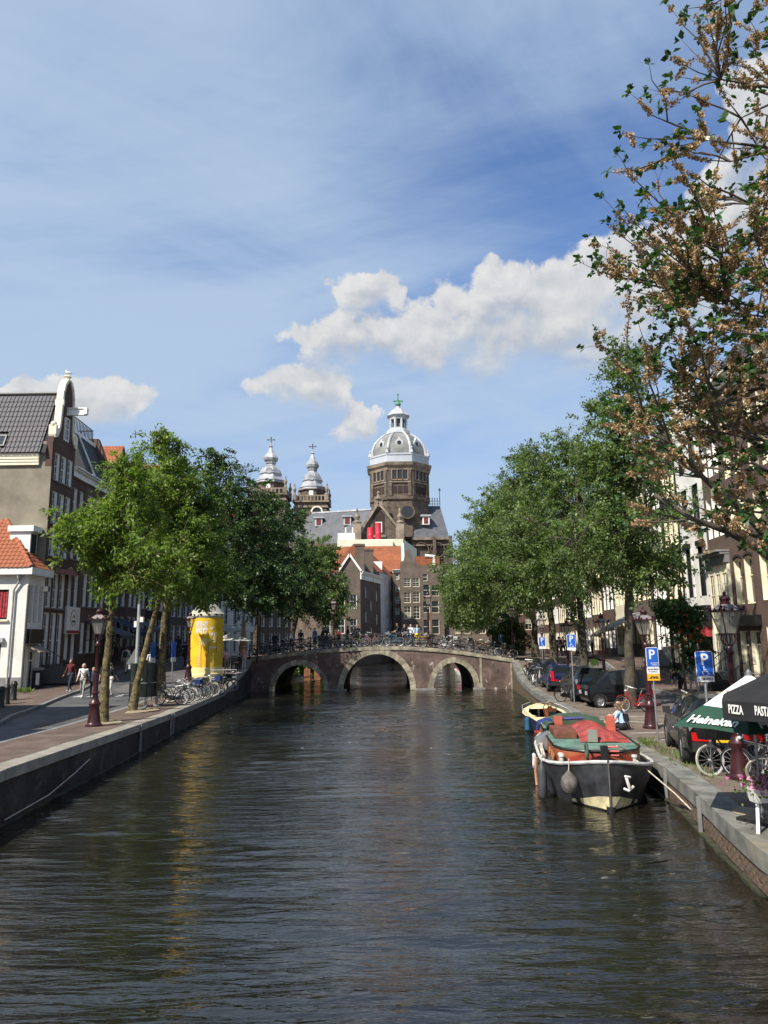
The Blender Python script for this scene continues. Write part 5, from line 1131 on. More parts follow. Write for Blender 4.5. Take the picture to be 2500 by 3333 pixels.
def tree(name, label, base, blobs, trunk, r0, leafm, barkm, seed, nspray=800, per=38, leaf=0.12, slen=0.75, droop=0.25, gap=-0.55, group=None, cat='tree', nlimb=16, Wd=0.32, up_tilt=0.6, shell=0.42, twigs=True, uplift=0.0):
    """blobs: (x,y,z,rx,ry,rz,weight) relative to base; trunk: list of points relative to base"""
    g = np.random.default_rng(seed); rr = random.Random(seed)
    t = thing(name, label, cat, base, 0, group)
    wt = np.array([q[6] for q in blobs], float); wt /= wt.sum(); B = np.array([q[:6] for q in blobs], float)
    N = int(nspray * 2.6); k = g.choice(len(blobs), N, p=wt); d = nrm_(g.normal(size=(N, 3))); rad = g.random(N) ** shell
    c = B[k, :3] + d * rad[:, None] * B[k, 3:6] * (1 + 0.24 * np.sin(d[:, :1] * 6 + seed) * np.cos(d[:, 2:3] * 5 + seed * 2) + 0.08 * np.sin(d[:, 1:2] * 11 + seed))
    keep = lowfreq(c, 1.55, seed * 1.7) + 0.6 * lowfreq(c, 3.3, seed * 0.9) > gap + 0.22; c = c[keep][:nspray]; d = d[keep][:nspray]; N = len(c)
    out = nrm_(d + g.normal(size=(N, 3)) * 0.55 + np.array([0, 0, uplift - droop]))
    m_ = per; tt = g.random((N, m_)); sl = slen * g.uniform(0.6, 1.25, (N, 1, 1))
    side = g.normal(size=(N, m_, 3)); pos = c[:, None] + out[:, None] * ((tt - 0.45)[..., None]) * sl + side * np.array([0.10, 0.10, 0.06]) * (slen / 0.75)
    pos[..., 2] -= (tt ** 2) * droop * slen * 0.6
    ax = out[:, None] * 0.7 + g.normal(size=(N, m_, 3)) * 0.65 + np.array([0, 0, -0.25]); up = g.normal(size=(N, m_, 3)) * up_tilt + np.array([-0.15, -0.2, 1.0])
    L = leaf * 1.15 * g.uniform(0.65, 1.25, N * m_) * np.repeat(g.uniform(0.7, 1.35, N), m_)
    vs = leaves(pos.reshape(-1, 3), ax.reshape(-1, 3), up.reshape(-1, 3), L, Wd)
    cr = link('crown', quads_mesh('crown', vs, leafm), t); stuff(cr)
    # trunk
    b = MB(); tp = [Vector(p) for p in trunk]; n = len(tp)
    rs = [r0 * (1.35 if i == 0 else 1.0) * (1 - 0.55 * i / max(1, n - 1)) for i in range(n)]
    fine = []; fr = []
    for i in range(n - 1):
        for j in range(4):
            f_ = j / 4; fine.append(tp[i].lerp(tp[i + 1], f_) + V(rr.uniform(-1, 1), rr.uniform(-1, 1), 0) * r0 * 0.12 * (0 if i == 0 and j == 0 else 1)); fr.append(lerp(rs[i], rs[i + 1], f_ ** 0.6 if i == 0 else f_))
    fine.append(tp[-1]); fr.append(rs[-1]); fine.insert(0, fine[0] + V(0, 0, -0.12)); fr.insert(0, fr[0] * 1.05)
    b.tube(fine, fr, 9, mi=0); b.build('trunk', barkm, t, 2)
    # limbs: from the upper trunk out to spray clusters
    b = MB(); pick = g.choice(N, min(nlimb, N), replace=False); limb_pts = []
    fork0 = max(1, n - 2)
    for i in pick:
        e = Vector(c[i]) * 0.92 + tp[-1] * 0.08; f_ = rr.random(); s0 = tp[fork0].lerp(tp[-1], f_) if n > 2 else tp[-1]
        if e.z < s0.z + 0.3: s0 = tp[fork0]
        m1 = s0.lerp(e, 0.35) + V(0, 0, 0.10 * (e - s0).length); m2 = s0.lerp(e, 0.7) + V(rr.uniform(-.2, .2), rr.uniform(-.2, .2), 0.06 * (e - s0).length)
        r = r0 * rr.uniform(0.28, 0.42); b.tube([s0, m1, m2, e], [r, r * 0.7, r * 0.42, r * 0.16], 5, cap=False); limb_pts += [m1, m2, e]
    b.build('limbs', barkm, t, 2)
    if twigs and limb_pts:
        lp = np.array([tuple(p) for p in limb_pts]); b = MB()
        for i in range(0, N, 2):
            j = int(np.argmin(((lp - c[i]) ** 2).sum(1))); a = Vector(lp[j]); e = Vector(c[i]) + Vector(out[i]) * slen * 0.4
            if (e - a).length < 3.2: b.tube([a, a.lerp(e, 0.55) + V(0, 0, 0.1), e], [0.022, 0.014, 0.005], 3, cap=False)
        stuff(b.build('twigs', barkm, t))
    return t
LM = {
 'light': leafmat('leaf_light', [(0.07, 0.12, 0.018), (0.11, 0.175, 0.026), (0.155, 0.225, 0.04), (0.20, 0.26, 0.06)], 0.36),
 'mid': leafmat('leaf_mid', [(0.045, 0.085, 0.018), (0.07, 0.125, 0.025), (0.105, 0.165, 0.036), (0.14, 0.19, 0.05)], 0.33),
 'elm': leafmat('leaf_elm', [(0.060, 0.098, 0.030), (0.092, 0.142, 0.042), (0.13, 0.185, 0.060), (0.18, 0.23, 0.09)], 0.38),
 'dark': leafmat('leaf_dark', [(0.022, 0.048, 0.016), (0.036, 0.074, 0.022), (0.056, 0.102, 0.03), (0.08, 0.125, 0.04)], 0.28),
 'big': leafmat('leaf_big', [(0.016, 0.046, 0.014), (0.028, 0.072, 0.020), (0.05, 0.105, 0.028), (0.075, 0.14, 0.04)], 0.25, 0.35),
}
bark_l = mat('bark_lichen', (0.13, 0.105, 0.05), 0.95, var=0.5, scale=7, bump=1.0, var2=((0.34, 0.28, 0.06), 0.9))
bark_d = mat('bark_dark', (0.065, 0.055, 0.04), 0.95, var=0.35, scale=4, bump=0.9, var2=((0.13, 0.125, 0.05), 0.7))
# left bank, near to far
def gl(x, y): return V(x, y, zl(x, y) - 0.01)
def gr(x, y): return V(x, y, zr(x, y) - 0.01)
tree('street_tree', 'slender young tree with lichened trunk right behind the left street lamp', gl(-10.45, 27.1),
     [(0.2, 0, 6.3, 2.3, 2.1, 1.7, 3), (-0.9, 0.2, 7.2, 1.7, 1.7, 1.3, 1.6), (0.7, 0.2, 8.6, 1.6, 1.7, 1.5, 1.6), (1.9, -0.2, 5.7, 1.5, 1.4, 1.1, 1.4), (0.3, 0, 9.7, 0.8, 0.8, 0.7, 0.4)],
     [(0, 0, 0), (0.0, 0.05, 2.2), (0.05, 0, 3.6), (0.15, 0, 5.0), (0.3, 0, 7.6)], 0.16, LM['light'], bark_l, 3, 560, 34, 0.15, 0.7, 0.35, -0.35, 'trees along the left quay', nlimb=22, Wd=0.2)
tree('street_tree', 'leaning mossy yellow-trunked tree beside the dark green urinal', gl(-11.0, 31.7),
     [(1.4, 0.2, 7.3, 2.2, 2.2, 2.1, 3), (0.6, 0.3, 9.8, 1.9, 2, 1.8, 2), (2.4, 0, 5.6, 1.6, 1.6, 1.1, 1.5), (0.6, 0, 11.8, 1.1, 1.1, 0.9, 0.5)],
     [(0, 0, 0), (0.22, 0, 1.5), (0.62, 0, 3.2), (0.95, 0, 4.8), (1.2, 0, 8.5)], 0.17, LM['light'], bark_l, 5, 700, 36, 0.14, 0.75, 0.3, -0.4, 'trees along the left quay', nlimb=20, Wd=0.24)
tree('street_tree', 'upright mossy-trunked tree standing among parked bicycles left of the yellow column', gl(-11.45, 37.2),
     [(0.3, 0, 8.0, 2.9, 2.8, 2.4, 3), (0.9, 0, 10.8, 2.3, 2.4, 1.7, 1.6), (-1.3, 0, 11.0, 1.7, 1.9, 1.8, 1.1), (2.1, 0, 6.3, 2.2, 2.0, 1.4, 1.4), (-1.9, 0.4, 7.6, 1.7, 1.7, 1.9, 1), (-0.6, 0, 12.7, 0.9, 0.9, 0.6, 0.3)],
     [(0, 0, 0), (-0.05, 0, 2.5), (0.05, 0, 4.6), (0.2, 0, 7.5), (0.3, 0, 10.5)], 0.21, LM['mid'], bark_l, 8, 950, 38, 0.14, 0.8, 0.3, -0.5, 'trees along the left quay', nlimb=22)
tree('elm_tree', 'large dark green elm rising behind the yellow column', gl(-12.6, 50.5),
     [(1.2, 0, 8.8, 4.6, 4.2, 4.0, 4), (0.4, 0, 12.2, 3.6, 3.4, 3.0, 2.4), (3.6, 0, 6.0, 2.9, 2.6, 1.8, 1.7), (-2.4, 0, 9.2, 2.6, 2.6, 3.0, 1.4), (4.4, -0.5, 4.6, 2.0, 1.8, 1.1, 0.8), (1.5, -1.5, 5.2, 2.6, 2.0, 1.2, 0.9), (2.9, 0, 10.6, 2.6, 2.6, 2.4, 1.3), (0.2, 0, 14.6, 1.6, 1.6, 1.1, 0.5)],
     [(0, 0, 0), (0.1, 0, 3.0), (0.3, 0, 5.5), (0.5, 0, 9.5), (0.5, 0, 12.5)], 0.32, LM['dark'], bark_d, 11, 1200, 40, 0.16, 0.95, 0.3, -0.62, 'elms by the left end of the bridge', nlimb=24)
tree('elm_tree', 'dark elm beyond the left end of the bridge', gl(-12.0, 67.0),
     [(1.0, 0, 8.0, 4.8, 4.2, 4.2, 4), (1.0, 0, 12.0, 3.6, 3.4, 2.8, 2), (3.8, 0, 5.6, 3.0, 2.6, 2.2, 1.6), (-2.6, 0, 8.6, 2.8, 2.6, 3.0, 1.2)],
     [(0, 0, 0), (0.1, 0, 3.0), (0.3, 0, 5.5), (0.5, 0, 9.5), (0.5, 0, 11.5)], 0.34, LM['dark'], bark_d, 13, 1000, 38, 0.18, 1.0, 0.3, -0.62, 'elms by the left end of the bridge', nlimb=20)
tree('elm_tree', 'lighter green elm overhanging the water left of the canal end', gl(-10.6, 80.0),
     [(2.0, 0, 8.4, 4.0, 3.8, 4.0, 4), (2.6, 0, 11.6, 2.8, 2.8, 2.2, 1.6), (4.4, 0, 6.2, 2.6, 2.4, 2.6, 1.6)],
     [(0, 0, 0), (0.3, 0, 3.0), (0.8, 0, 5.5), (1.5, 0, 9.5), (1.8, 0, 11.5)], 0.34, LM['elm'], bark_d, 17, 760, 36, 0.2, 1.1, 0.3, -0.5, 'elms by the left end of the bridge', nlimb=20)
# right bank, near to far
tree('elm_tree', 'tall slender elm with forked dark trunk beside the black microvan', gr(10.62, 31.9),
     [(0.4, 0, 8.2, 3.0, 2.8, 2.9, 3), (0.6, 0, 12.0, 2.3, 2.2, 2.6, 1.9), (0.9, 0, 15.4, 1.3, 1.3, 1.7, 0.8), (-1.7, 0, 7.0, 1.9, 1.8, 1.7, 1.2), (1.3, 0, 6.2, 1.7, 1.8, 1.5, 1.0), (0.2, 0.2, 13.4, 2.2, 2.0, 0.9, 0.4), (-0.9, 0, 10.9, 1.5, 1.5, 1.3, 0.5)],
     [(0, 0, 0), (0.1, 0, 2.2), (0.2, 0, 4.2), (0.5, 0, 8.5), (0.8, 0, 13.5)], 0.24, LM['elm'], bark_d, 21, 1050, 36, 0.125, 0.85, 0.2, -0.35, 'elms along the right quay', nlimb=26, uplift=0.25)
tree('elm_tree', 'bushy elm standing behind the parked blue hatchback', gr(11.3, 41.5),
     [(-0.6, 0, 8.4, 3.8, 3.4, 3.6, 4), (0.4, 0, 12.2, 3.0, 2.8, 2.6, 2), (-2.4, 0, 6.6, 2.3, 2.2, 1.7, 1.3), (2.2, 0, 8.0, 2.4, 2.3, 2.6, 1.4), (0.4, 0, 14.6, 1.6, 1.5, 1.2, 0.6), (-1.8, 0, 13.0, 1.4, 1.4, 0.9, 0.4)],
     [(0, 0, 0), (0.05, 0, 2.4), (0.0, 0, 4.6), (0.1, 0, 8.5), (0.3, 0, 12.5)], 0.26, LM['elm'], bark_d, 23, 1200, 38, 0.135, 0.9, 0.22, -0.5, 'elms along the right quay', nlimb=26, uplift=0.2)
tree('elm_tree', 'broad elm with ivy on its trunk near the right end of the bridge', gr(12.1, 52.3),
     [(-1.4, 0, 8.6, 4.6, 4.0, 3.9, 4), (-0.6, 0, 12.6, 3.6, 3.2, 2.8, 2), (-4.0, 0, 6.6, 2.5, 2.4, 2.0, 1.3), (2.0, 0, 8.0, 2.6, 2.4, 2.8, 1.2), (-0.8, 0, 15.2, 1.8, 1.6, 1.3, 0.6)],
     [(0, 0, 0), (0.05, 0, 2.6), (-0.1, 0, 4.8), (-0.3, 0, 8.5), (-0.5, 0, 13)], 0.28, LM['elm'], bark_d, 25, 1250, 38, 0.15, 0.95, 0.25, -0.55, 'elms along the right quay', nlimb=26, uplift=0.2)
far = [((12.9, 62.5), 27, 'elm with dark straight trunk just beyond the right end of the bridge', 1.0), ((13.6, 74.0), 29, 'broad elm leaning over the water beyond the bridge', 1.05), ((14.3, 87.0), 31, 'far elm low over the canal right of the brown houses', 0.98), ((15.2, 101.0), 33, 'farthest elm of the right-hand row', 0.9)]
for (x, y), sd_, lab, k in far:
    tree('elm_tree', lab, gr(x, y),
         [(-2.2 * k, 0, 8.2 * k, 5.4 * k, 4.6, 4.3 * k, 4), (-1.6 * k, 0, 12.4 * k, 4.2 * k, 3.6, 2.9 * k, 2), (-5.0 * k, 0, 6.4 * k, 3.0 * k, 2.8, 2.7 * k, 1.5), (2.0, 0, 8.0 * k, 3.0, 2.6, 3.0 * k, 1.2), (-1.6 * k, 0, 15.2 * k, 1.9, 1.8, 1.3, 0.5)],
         [(0, 0, 0), (0.05, 0, 2.6), (-0.2, 0, 4.8), (-0.7, 0, 8.5), (-1.0, 0, 12.5)], 0.3, LM['elm'], bark_d, sd_, 950, 36, 0.19, 1.1, 0.25, -0.55, 'elms along the right quay', nlimb=20, uplift=0.15)
# bushes at the foot of the far trees, green on the water left of the bridge
tree('shrub', 'dense low bush between the far right trees and the bridge', gr(11.6, 67.0), [(0, 0, 1.6, 2.0, 1.4, 1.7, 1), (-0.9, 0, 3.0, 1.6, 1.2, 1.3, 0.7)], [(0, 0, 0), (0, 0, 1), (0, 0, 2)], 0.08, LM['dark'], bark_d, 41, 240, 30, 0.16, 0.6, 0.2, -0.8, cat='shrub', nlimb=6)
tree('shrub', 'bright green bush hanging over the water behind the left arch', V(-7.3, 68.5, -0.1), [(0, 0, 1.9, 1.9, 1.2, 1.0, 1), (0.8, 0, 1.2, 1.3, 1.0, 0.8, 0.6)], [(0, 0, 0), (0, 0, 0.8), (0, 0, 1.6)], 0.09, LM['light'], bark_d, 43, 260, 30, 0.16, 0.6, 0.5, -0.9, cat='shrub', nlimb=6)
# young tree with climbers and red blossom by the stoops
yt = tree('young_tree', 'young climber-covered tree with orange-red blossom before the white house', gr(15.35, 37.4) + V(0, 0, 0.1),
     [(0, 0, 3.2, 1.0, 0.9, 1.5, 3), (0.6, 0, 2.2, 0.95, 0.8, 1.0, 2), (-0.5, 0, 4.3, 0.8, 0.7, 0.8, 1.3), (0.5, 0, 3.9, 0.8, 0.7, 0.7, 0.9), (0.2, 0, 5.8, 0.28, 0.28, 1.2, 0.8), (0.1, 0, 7.0, 0.3, 0.3, 0.6, 0.3)],
     [(0, 0, 0), (-0.05, 0, 1.2), (0.0, 0, 2.6), (0.1, 0, 4.5), (0.2, 0, 6.8)], 0.07, LM['big'], bark_l, 45, 330, 26, 0.13, 0.5, 0.3, -0.7, nlimb=12)
g = np.random.default_rng(5); n_ = 22; pos = np.array([0.2, -0.75, 3.1]) + g.normal(size=(n_, 3)) * np.array([0.55, 0.15, 0.6]); pos = np.repeat(pos, 6, 0) + g.normal(size=(n_ * 6, 3)) * 0.05
vs = leaves(pos, g.normal(size=pos.shape), g.normal(size=pos.shape), np.full(len(pos), 0.10), 0.4); stuff(link('blossom', quads_mesh('blossom', vs, leafmat('blossom_red', [(0.45, 0.07, 0.03), (0.55, 0.13, 0.05)], 0.2)), yt))

# the near elm hung with dry seed clusters, upper right
def near_elm():
    g = np.random.default_rng(77); rr = random.Random(77); base = V(8.75, 14.6, 0.71)
    t = thing('seeding_elm', 'near elm at the right edge hung with tan seed clusters and dark leaves', 'tree', base)
    fork = V(8.6, 14.6, 4.6); pts = [base, V(8.75, 14.55, 2.4), fork]
    tops = [V(9.3, 14.7, 9.0), V(10.1, 14.9, 13.2), V(10.6, 14.8, 17.0), V(10.8, 14.8, 20.0)]
    b = MB(); rel = lambda p: tuple(Vector(p) - base)
    b.tube([rel(p) for p in [base - V(0, 0, 0.15)] + pts + tops[:1]], [0.40, 0.34, 0.28, 0.25, 0.17], 10); b.build('trunk', bark_d, t, 2)
    edge = [(-200, 2200), (0, 2200), (150, 2190), (280, 2060), (430, 2030), (560, 2000), (700, 1960), (860, 1890), (960, 2060), (1100, 2110), (1290, 2050), (1370, 1965), (1460, 1985), (1560, 2060), (1650, 2020), (1730, 2120), (1800, 2250), (1900, 2380)]
    tips = [(1884, 851, 14.0), (2040, 940, 13.6), (1945, 790, 14.4), (1960, 640, 13.8), (1975, 560, 15.0), (2010, 500, 13.4), (2015, 430, 14.6), (2045, 300, 14.0), (2110, 290, 15.2), (2180, 180, 13.8), (2220, 130, 14.6), (2170, 5, 14.2),
            (1965, 1375, 14.6), (1975, 1320, 13.8), (2020, 1440, 14.9), (2080, 1150, 14.4), (2130, 1175, 13.4), (2020, 1620, 14.8), (2045, 1690, 14.2), (2110, 1500, 13.5)]
    for i in range(230):
        py = rr.uniform(-150, 1760); ex = interp(py, edge); px_ = ex + (2620 - ex) * rr.random() ** 0.85 * 1.0 + rr.uniform(0, 40)
        dens = 0.62 if py < 550 else (0.85 if py < 900 else (0.95 if py < 1350 else 0.6))
        if rr.random() > dens: continue
        tips.append((px_, py, rr.uniform(12.4, 17.2)))
    for i in range(46):   # the half of the crown out of the picture
        a = rr.uniform(-1.2, 1.2); tips.append((None, V(8.6 + 5.2 * math.cos(a) * rr.uniform(0.5, 1), 14.6 + 4.6 * math.sin(a), rr.uniform(6.5, 19)), 0))
    br = MB(); leafP = []; leafA = []; leafU = []; leafL = []; seedC = []
    spine = [fork] + tops
    limb_b = MB(); hubs = []
    for h in range(26):           # secondary limbs rising from the spine
        f_ = h / 25.0; z = 5.0 + 12.5 * f_; s0 = V(interp(z, [(4.6, 8.6), (9, 9.3), (13.2, 10.1), (17, 10.6), (20, 10.8)]), 14.75, z)
        a = rr.uniform(1.6, 4.7) if h % 3 else rr.uniform(-1.4, 1.4); ln = rr.uniform(1.4, 2.8); e = s0 + V(math.cos(a) * ln, math.sin(a) * ln * 0.7, rr.uniform(0.3, 1.0))
        m1 = s0.lerp(e, 0.5) + V(0, 0, 0.15); limb_b.tube([rel(s0), rel(m1), rel(e)], [0.055, 0.038, 0.016], 5, cap=False); hubs += [s0, m1, e]
    limb_b.tube([rel(p) for p in spine], [0.19, 0.14, 0.10, 0.065, 0.03], 7)
    for p in ([V(8.55, 14.5, 4.9), P(2470, 1784, 14.2), P(2370, 1730, 13.9), P(2254, 1689, 13.7), P(2130, 1610, 13.8)], [V(8.55, 14.55, 5.0), P(2440, 1680, 14.4), P(2330, 1590, 14.3), P(2290, 1555, 14.2), P(2180, 1440, 14.4), P(2090, 1330, 14.5)]):
        limb_b.tube([rel(q) for q in p], [0.11, 0.09, 0.07, 0.05, 0.035, 0.02][:len(p)], 6); hubs += p[2:]
    hp = np.array([tuple(p) for p in hubs])
    def bunch(p, d, k, size):
        for _ in range(k):
            dd = Vector(d) * 0.7 + V(rr.gauss(0, .6), rr.gauss(0, .6), rr.gauss(0, .45) - 0.25); leafP.append(tuple(p + V(rr.gauss(0, .03), rr.gauss(0, .03), rr.gauss(0, .03)))); leafA.append(tuple(dd)); leafU.append((rr.gauss(-0.1, .5), rr.gauss(-0.3, .5), 1.0)); leafL.append(size * rr.uniform(0.75, 1.35))
    def spray(a, e, dense):
        L = (e - a).length; m1 = a.lerp(e, 0.4) + V(rr.gauss(0, .06), rr.gauss(0, .06), -0.05 * L); m2 = a.lerp(e, 0.75) + V(rr.gauss(0, .05), 0, -0.05 * L)
        path = [a, m1, m2, e]; r = 0.012 + 0.006 * L; br.tube([rel(q) for q in path], [r, r * 0.7, r * 0.45, 0.004], 4, cap=False)
        def at(f): i = min(2, int(f * 3)); return path[i].lerp(path[i + 1], f * 3 - i)
        d = (e - m2).normalized(); bunch(e, d, rr.randint(6, 10), 0.15)
        n = max(2, int(L * 2.0)); f = 0.97
        runs = rr.randint(1, 2)
        for _ in range(runs):                       # runs of seed clusters along the twig
            f0 = rr.uniform(0.45, 0.92); ln = rr.uniform(0.16, 0.5) / max(L, 0.3)
            q = f0
            while q > max(0.1, f0 - ln): seedC.append(at(q)); q -= 0.07 / max(L, 0.3)
        for _ in range(int(n * dense)):
            q = at(rr.uniform(0.3, 0.97)); dv = V(rr.gauss(0, 1), rr.gauss(0, 1), rr.gauss(0.2, .7)).normalized() * rr.uniform(0.15, 0.42); tip = q + dv
            br.tube([rel(q), rel(q.lerp(tip, .5) + V(0, 0, .03)), rel(tip)], [0.007, 0.005, 0.003], 3, cap=False)
            if rr.random() < (0.56 if q.z > 10 else 0.74): bunch(tip, dv.normalized(), rr.randint(4, 7), 0.12)
            else:
                for s_ in range(rr.randint(2, 4)): seedC.append(q.lerp(tip, 0.4 + 0.2 * s_))
    for (px_, py, Y) in tips:
        e = py if px_ is None else P(px_, py, Y)
        # feed from the nearest hub that lies inward and not above
        dd = ((hp - np.array(e)) ** 2).sum(1) + 6.0 * np.maximum(0, hp[:, 2] - e.z + 0.2) + 7.0 * np.maximum(0, e.x + 0.6 - hp[:, 0]) * (px_ is not None); a = Vector(hp[int(np.argmin(dd))])
        L = (e - a).length
        mid = a.lerp(e, 0.5) + V(rr.gauss(0, .1), rr.gauss(0, .1), -0.05 * L)
        dense = 1.0 if (px_ is None or py > 700) else 0.75
        if L > 1.5:
            br.tube([rel(a), rel(a.lerp(mid, .5) + V(0, 0, .04)), rel(mid)], [0.03, 0.024, 0.018], 5, cap=False); spray(mid, e, dense)
            for _ in range(2 if px_ is not None and py > 650 else 1): q = a.lerp(mid, rr.uniform(0.4, 1)); spray(q, q + (e - a).normalized() * rr.uniform(0.4, 1.0) + V(rr.gauss(0, .35), rr.gauss(0, .4), rr.gauss(0.05, .35)), dense)
        else: spray(a, e, dense)
        # inner fill
        if px_ is not None and py > 600 and px_ > 2150:
            for _ in range(2): q = e + V(rr.gauss(0, .45), rr.gauss(0, .8), rr.gauss(0, .5)); spray(e.lerp(a, rr.random() * 0.6), q, dense)
    limb_b.build('limbs', bark_d, t, 2); stuff(br.build('twigs', mat('twig_bark', (0.10, 0.08, 0.065), 0.9, var=0.2, scale=6), t))
    o = np.array(base); vs = leaves(np.array(leafP) - o, np.array(leafA), np.array(leafU), np.array(leafL), 0.36, 0.12); stuff(link('crown', quads_mesh('crown', vs, LM['big']), t))
    S = np.array([tuple(p) for p in seedC]) - o; k = 13; n = len(S)
    dirs = nrm_(g.normal(size=(n, k, 3))); pos = S[:, None] + dirs * g.uniform(0.008, 0.045, (n, k, 1)); sz = g.uniform(0.045, 0.075, n * k)
    vs = leaves(pos.reshape(-1, 3), (dirs + g.normal(size=dirs.shape) * 0.5).reshape(-1, 3), g.normal(size=(n * k, 3)), sz, 0.44, 0.2)
    stuff(link('seed_clusters', quads_mesh('seed_clusters', vs, leafmat('elm_seed', [(0.26, 0.16, 0.085), (0.36, 0.23, 0.12), (0.45, 0.31, 0.18), (0.50, 0.37, 0.23)], 0.2, 0.7)), t))
    print('near elm', len(leafP), 'leaves', n, 'clusters')
near_elm()
# ---------------------------------------------------------------- street lamps
clear = bpy.data.materials.new('lamp_glass'); clear.use_nodes = True
_t = NT(clear.node_tree); _m = _t.n('MixShader', {0: 0.22, 1: _t.n('BsdfTransparent', {0: (0.93, 0.93, 0.9)}), 2: _t.n('BsdfPrincipled', {'Base Color': (0.6, 0.58, 0.5), 'Roughness': 0.15})}); _t.n('OutputMaterial', {0: _m})
def make_lamp():
    t = thing('street_lamp', 'x', 'street lamp'); mm = M['maroon']
    b = MB(); b.lathe([(0.30, 0), (0.30, 0.06), (0.25, 0.10), (0.235, 0.14), (0.20, 0.40), (0.165, 0.62), (0.175, 0.68), (0.20, 0.74), (0.215, 0.80), (0.16, 0.86), (0.13, 0.95)], 12); b.build('base', mm, t, True)
    b = MB(); b.lathe([(0.10, 0.95), (0.095, 1.12), (0.125, 1.15), (0.125, 1.19), (0.09, 1.22), (0.075, 1.9), (0.10, 1.93), (0.10, 1.97), (0.07, 2.0), (0.06, 2.78), (0.09, 2.82), (0.105, 2.88), (0.09, 2.95), (0.06, 3.0)], 10); b.build('shaft', mm, t, True)
    for a in range(4):
        g = a * math.pi / 2 + math.pi / 4; c_, s_ = math.cos(g), math.sin(g)
        b = MB(); b.tube([(c_ * r, s_ * r, z) for r, z in ((0.03, 2.98), (0.12, 3.07), (0.165, 3.16), (0.15, 3.23), (0.12, 3.28))], 0.02, 6); b.build('bracket', mm, t, True)
    w0, w1, z0, z1 = 0.125, 0.245, 3.28, 3.79; fr = MB()
    fr.box(-w0 - .02, w0 + .02, -w0 - .02, w0 + .02, z0 - .03, z0 + 0.01)
    for sx_ in (-1, 1):
        for sy_ in (-1, 1): fr.tube([(sx_ * w0, sy_ * w0, z0), (sx_ * w1, sy_ * w1, z1)], 0.018, 4)
    fr.box(-w1 - .05, w1 + .05, -w1 - .05, w1 + .05, z1, z1 + 0.035)
    for sx_ in (-1, 1):
        for i in range(3):
            o = (i - 1) * 0.2
            for (x, y) in ((o, sx_ * (w1 + .03)), (sx_ * (w1 + .03), o)): fr.lathe([(0.028, 0.03), (0.04, 0.06), (0.012, 0.09), (0.0, 0.11)], 5, (x, y, z1))
    for sx_ in (-1, 1):
        for sy_ in (-1, 1): fr.lathe([(0.03, 0.03), (0.02, 0.07), (0.05, 0.12), (0.0, 0.17)], 5, (sx_ * (w1 + .04), sy_ * (w1 + .04), z1))
    lf = fr.build('lantern_frame', mm, t)
    for k in range(4):
        b = MB(); b.quad((-w0, -w0, z0), (w0, -w0, z0), (w1, -w1, z1), (-w1, -w1, z1)); o = b.build('pane', clear, lf); o.rotation_euler = (0, 0, k * math.pi / 2)
    b = MB(); b.lathe([(0.045, 3.29), (0.05, 3.40), (0.03, 3.42), (0.06, 3.52), (0.06, 3.56)], 8); b.build('burner', mat('burner', (0.25, 0.24, 0.22), 0.4, 0.5), lf, True)
    b = MB(); b.lathe([(0.36, 3.826), (0.27, 3.90), (0.17, 3.965), (0.12, 3.98)], 4, rot=math.pi / 4); b.build('lantern_roof', mat('lamp_roof', (0.22, 0.19, 0.19), 0.4, var=0.15), t)
    b = MB(); b.lathe([(0.12, 3.98), (0.13, 4.01), (0.10, 4.02), (0.10, 4.05), (0.135, 4.10), (0.10, 4.16), (0.04, 4.18), (0.03, 4.21), (0.045, 4.24), (0.0, 4.29)], 8); b.build('crown_finial', mm, t, True)
    return t
lamp0 = make_lamp(); lamp_used = []
def put_lamp(x, y, z, label, rz=0.0, sc=1.0):
    t = lamp0 if not lamp_used else copy_tree(lamp0); lamp_used.append(1)
    t.location = (x, y, z); t.rotation_euler = (0, 0, rz); t.scale = (sc, sc, sc); tag(t, label, 'street lamp', 'crown-topped street lamps')
def lamp_px(px_, Y, side, label, rz=0.1, sc=0.97, z=None):
    x = P(px_, 2090, Y).x; put_lamp(x, Y, (zl(x, Y) if side < 0 else zr(x, Y)) if z is None else z, label, rz, sc)
lamp_px(320, 25.7, -1, 'dark maroon street lamp on the left quay in front of the slender tree')
lamp_px(617, 44.6, -1, 'street lamp standing left against the yellow advertising column')
lamp_px(2372, 16.6, 1, 'nearest maroon street lamp behind the black SUV on the right quay')
lamp_px(2100, 25.4, 1, 'maroon street lamp beside the permit parking sign and red bicycle')
lamp_px(1961, 36.2, 1, 'maroon street lamp rising behind the black microvan', sc=1.0)
lamp_px(1846, 42.5, 1, 'maroon street lamp behind the blue hatchback')
lamp_px(1765, 49.8, 1, 'maroon street lamp behind the black estate car')
lamp_px(1669, 57.0, 1, 'street lamp near the right end of the bridge')
lamp_px(1631, 71.0, 1, 'farthest street lamp on the right bank')
put_lamp(P(1395, 2060, 55.4).x, 55.4, zb(3.4), 'street lamp on the near side of the bridge crest')
put_lamp(P(1086, 2060, 63.6).x, 63.6, zb(-4), 'street lamp on the far side of the bridge')
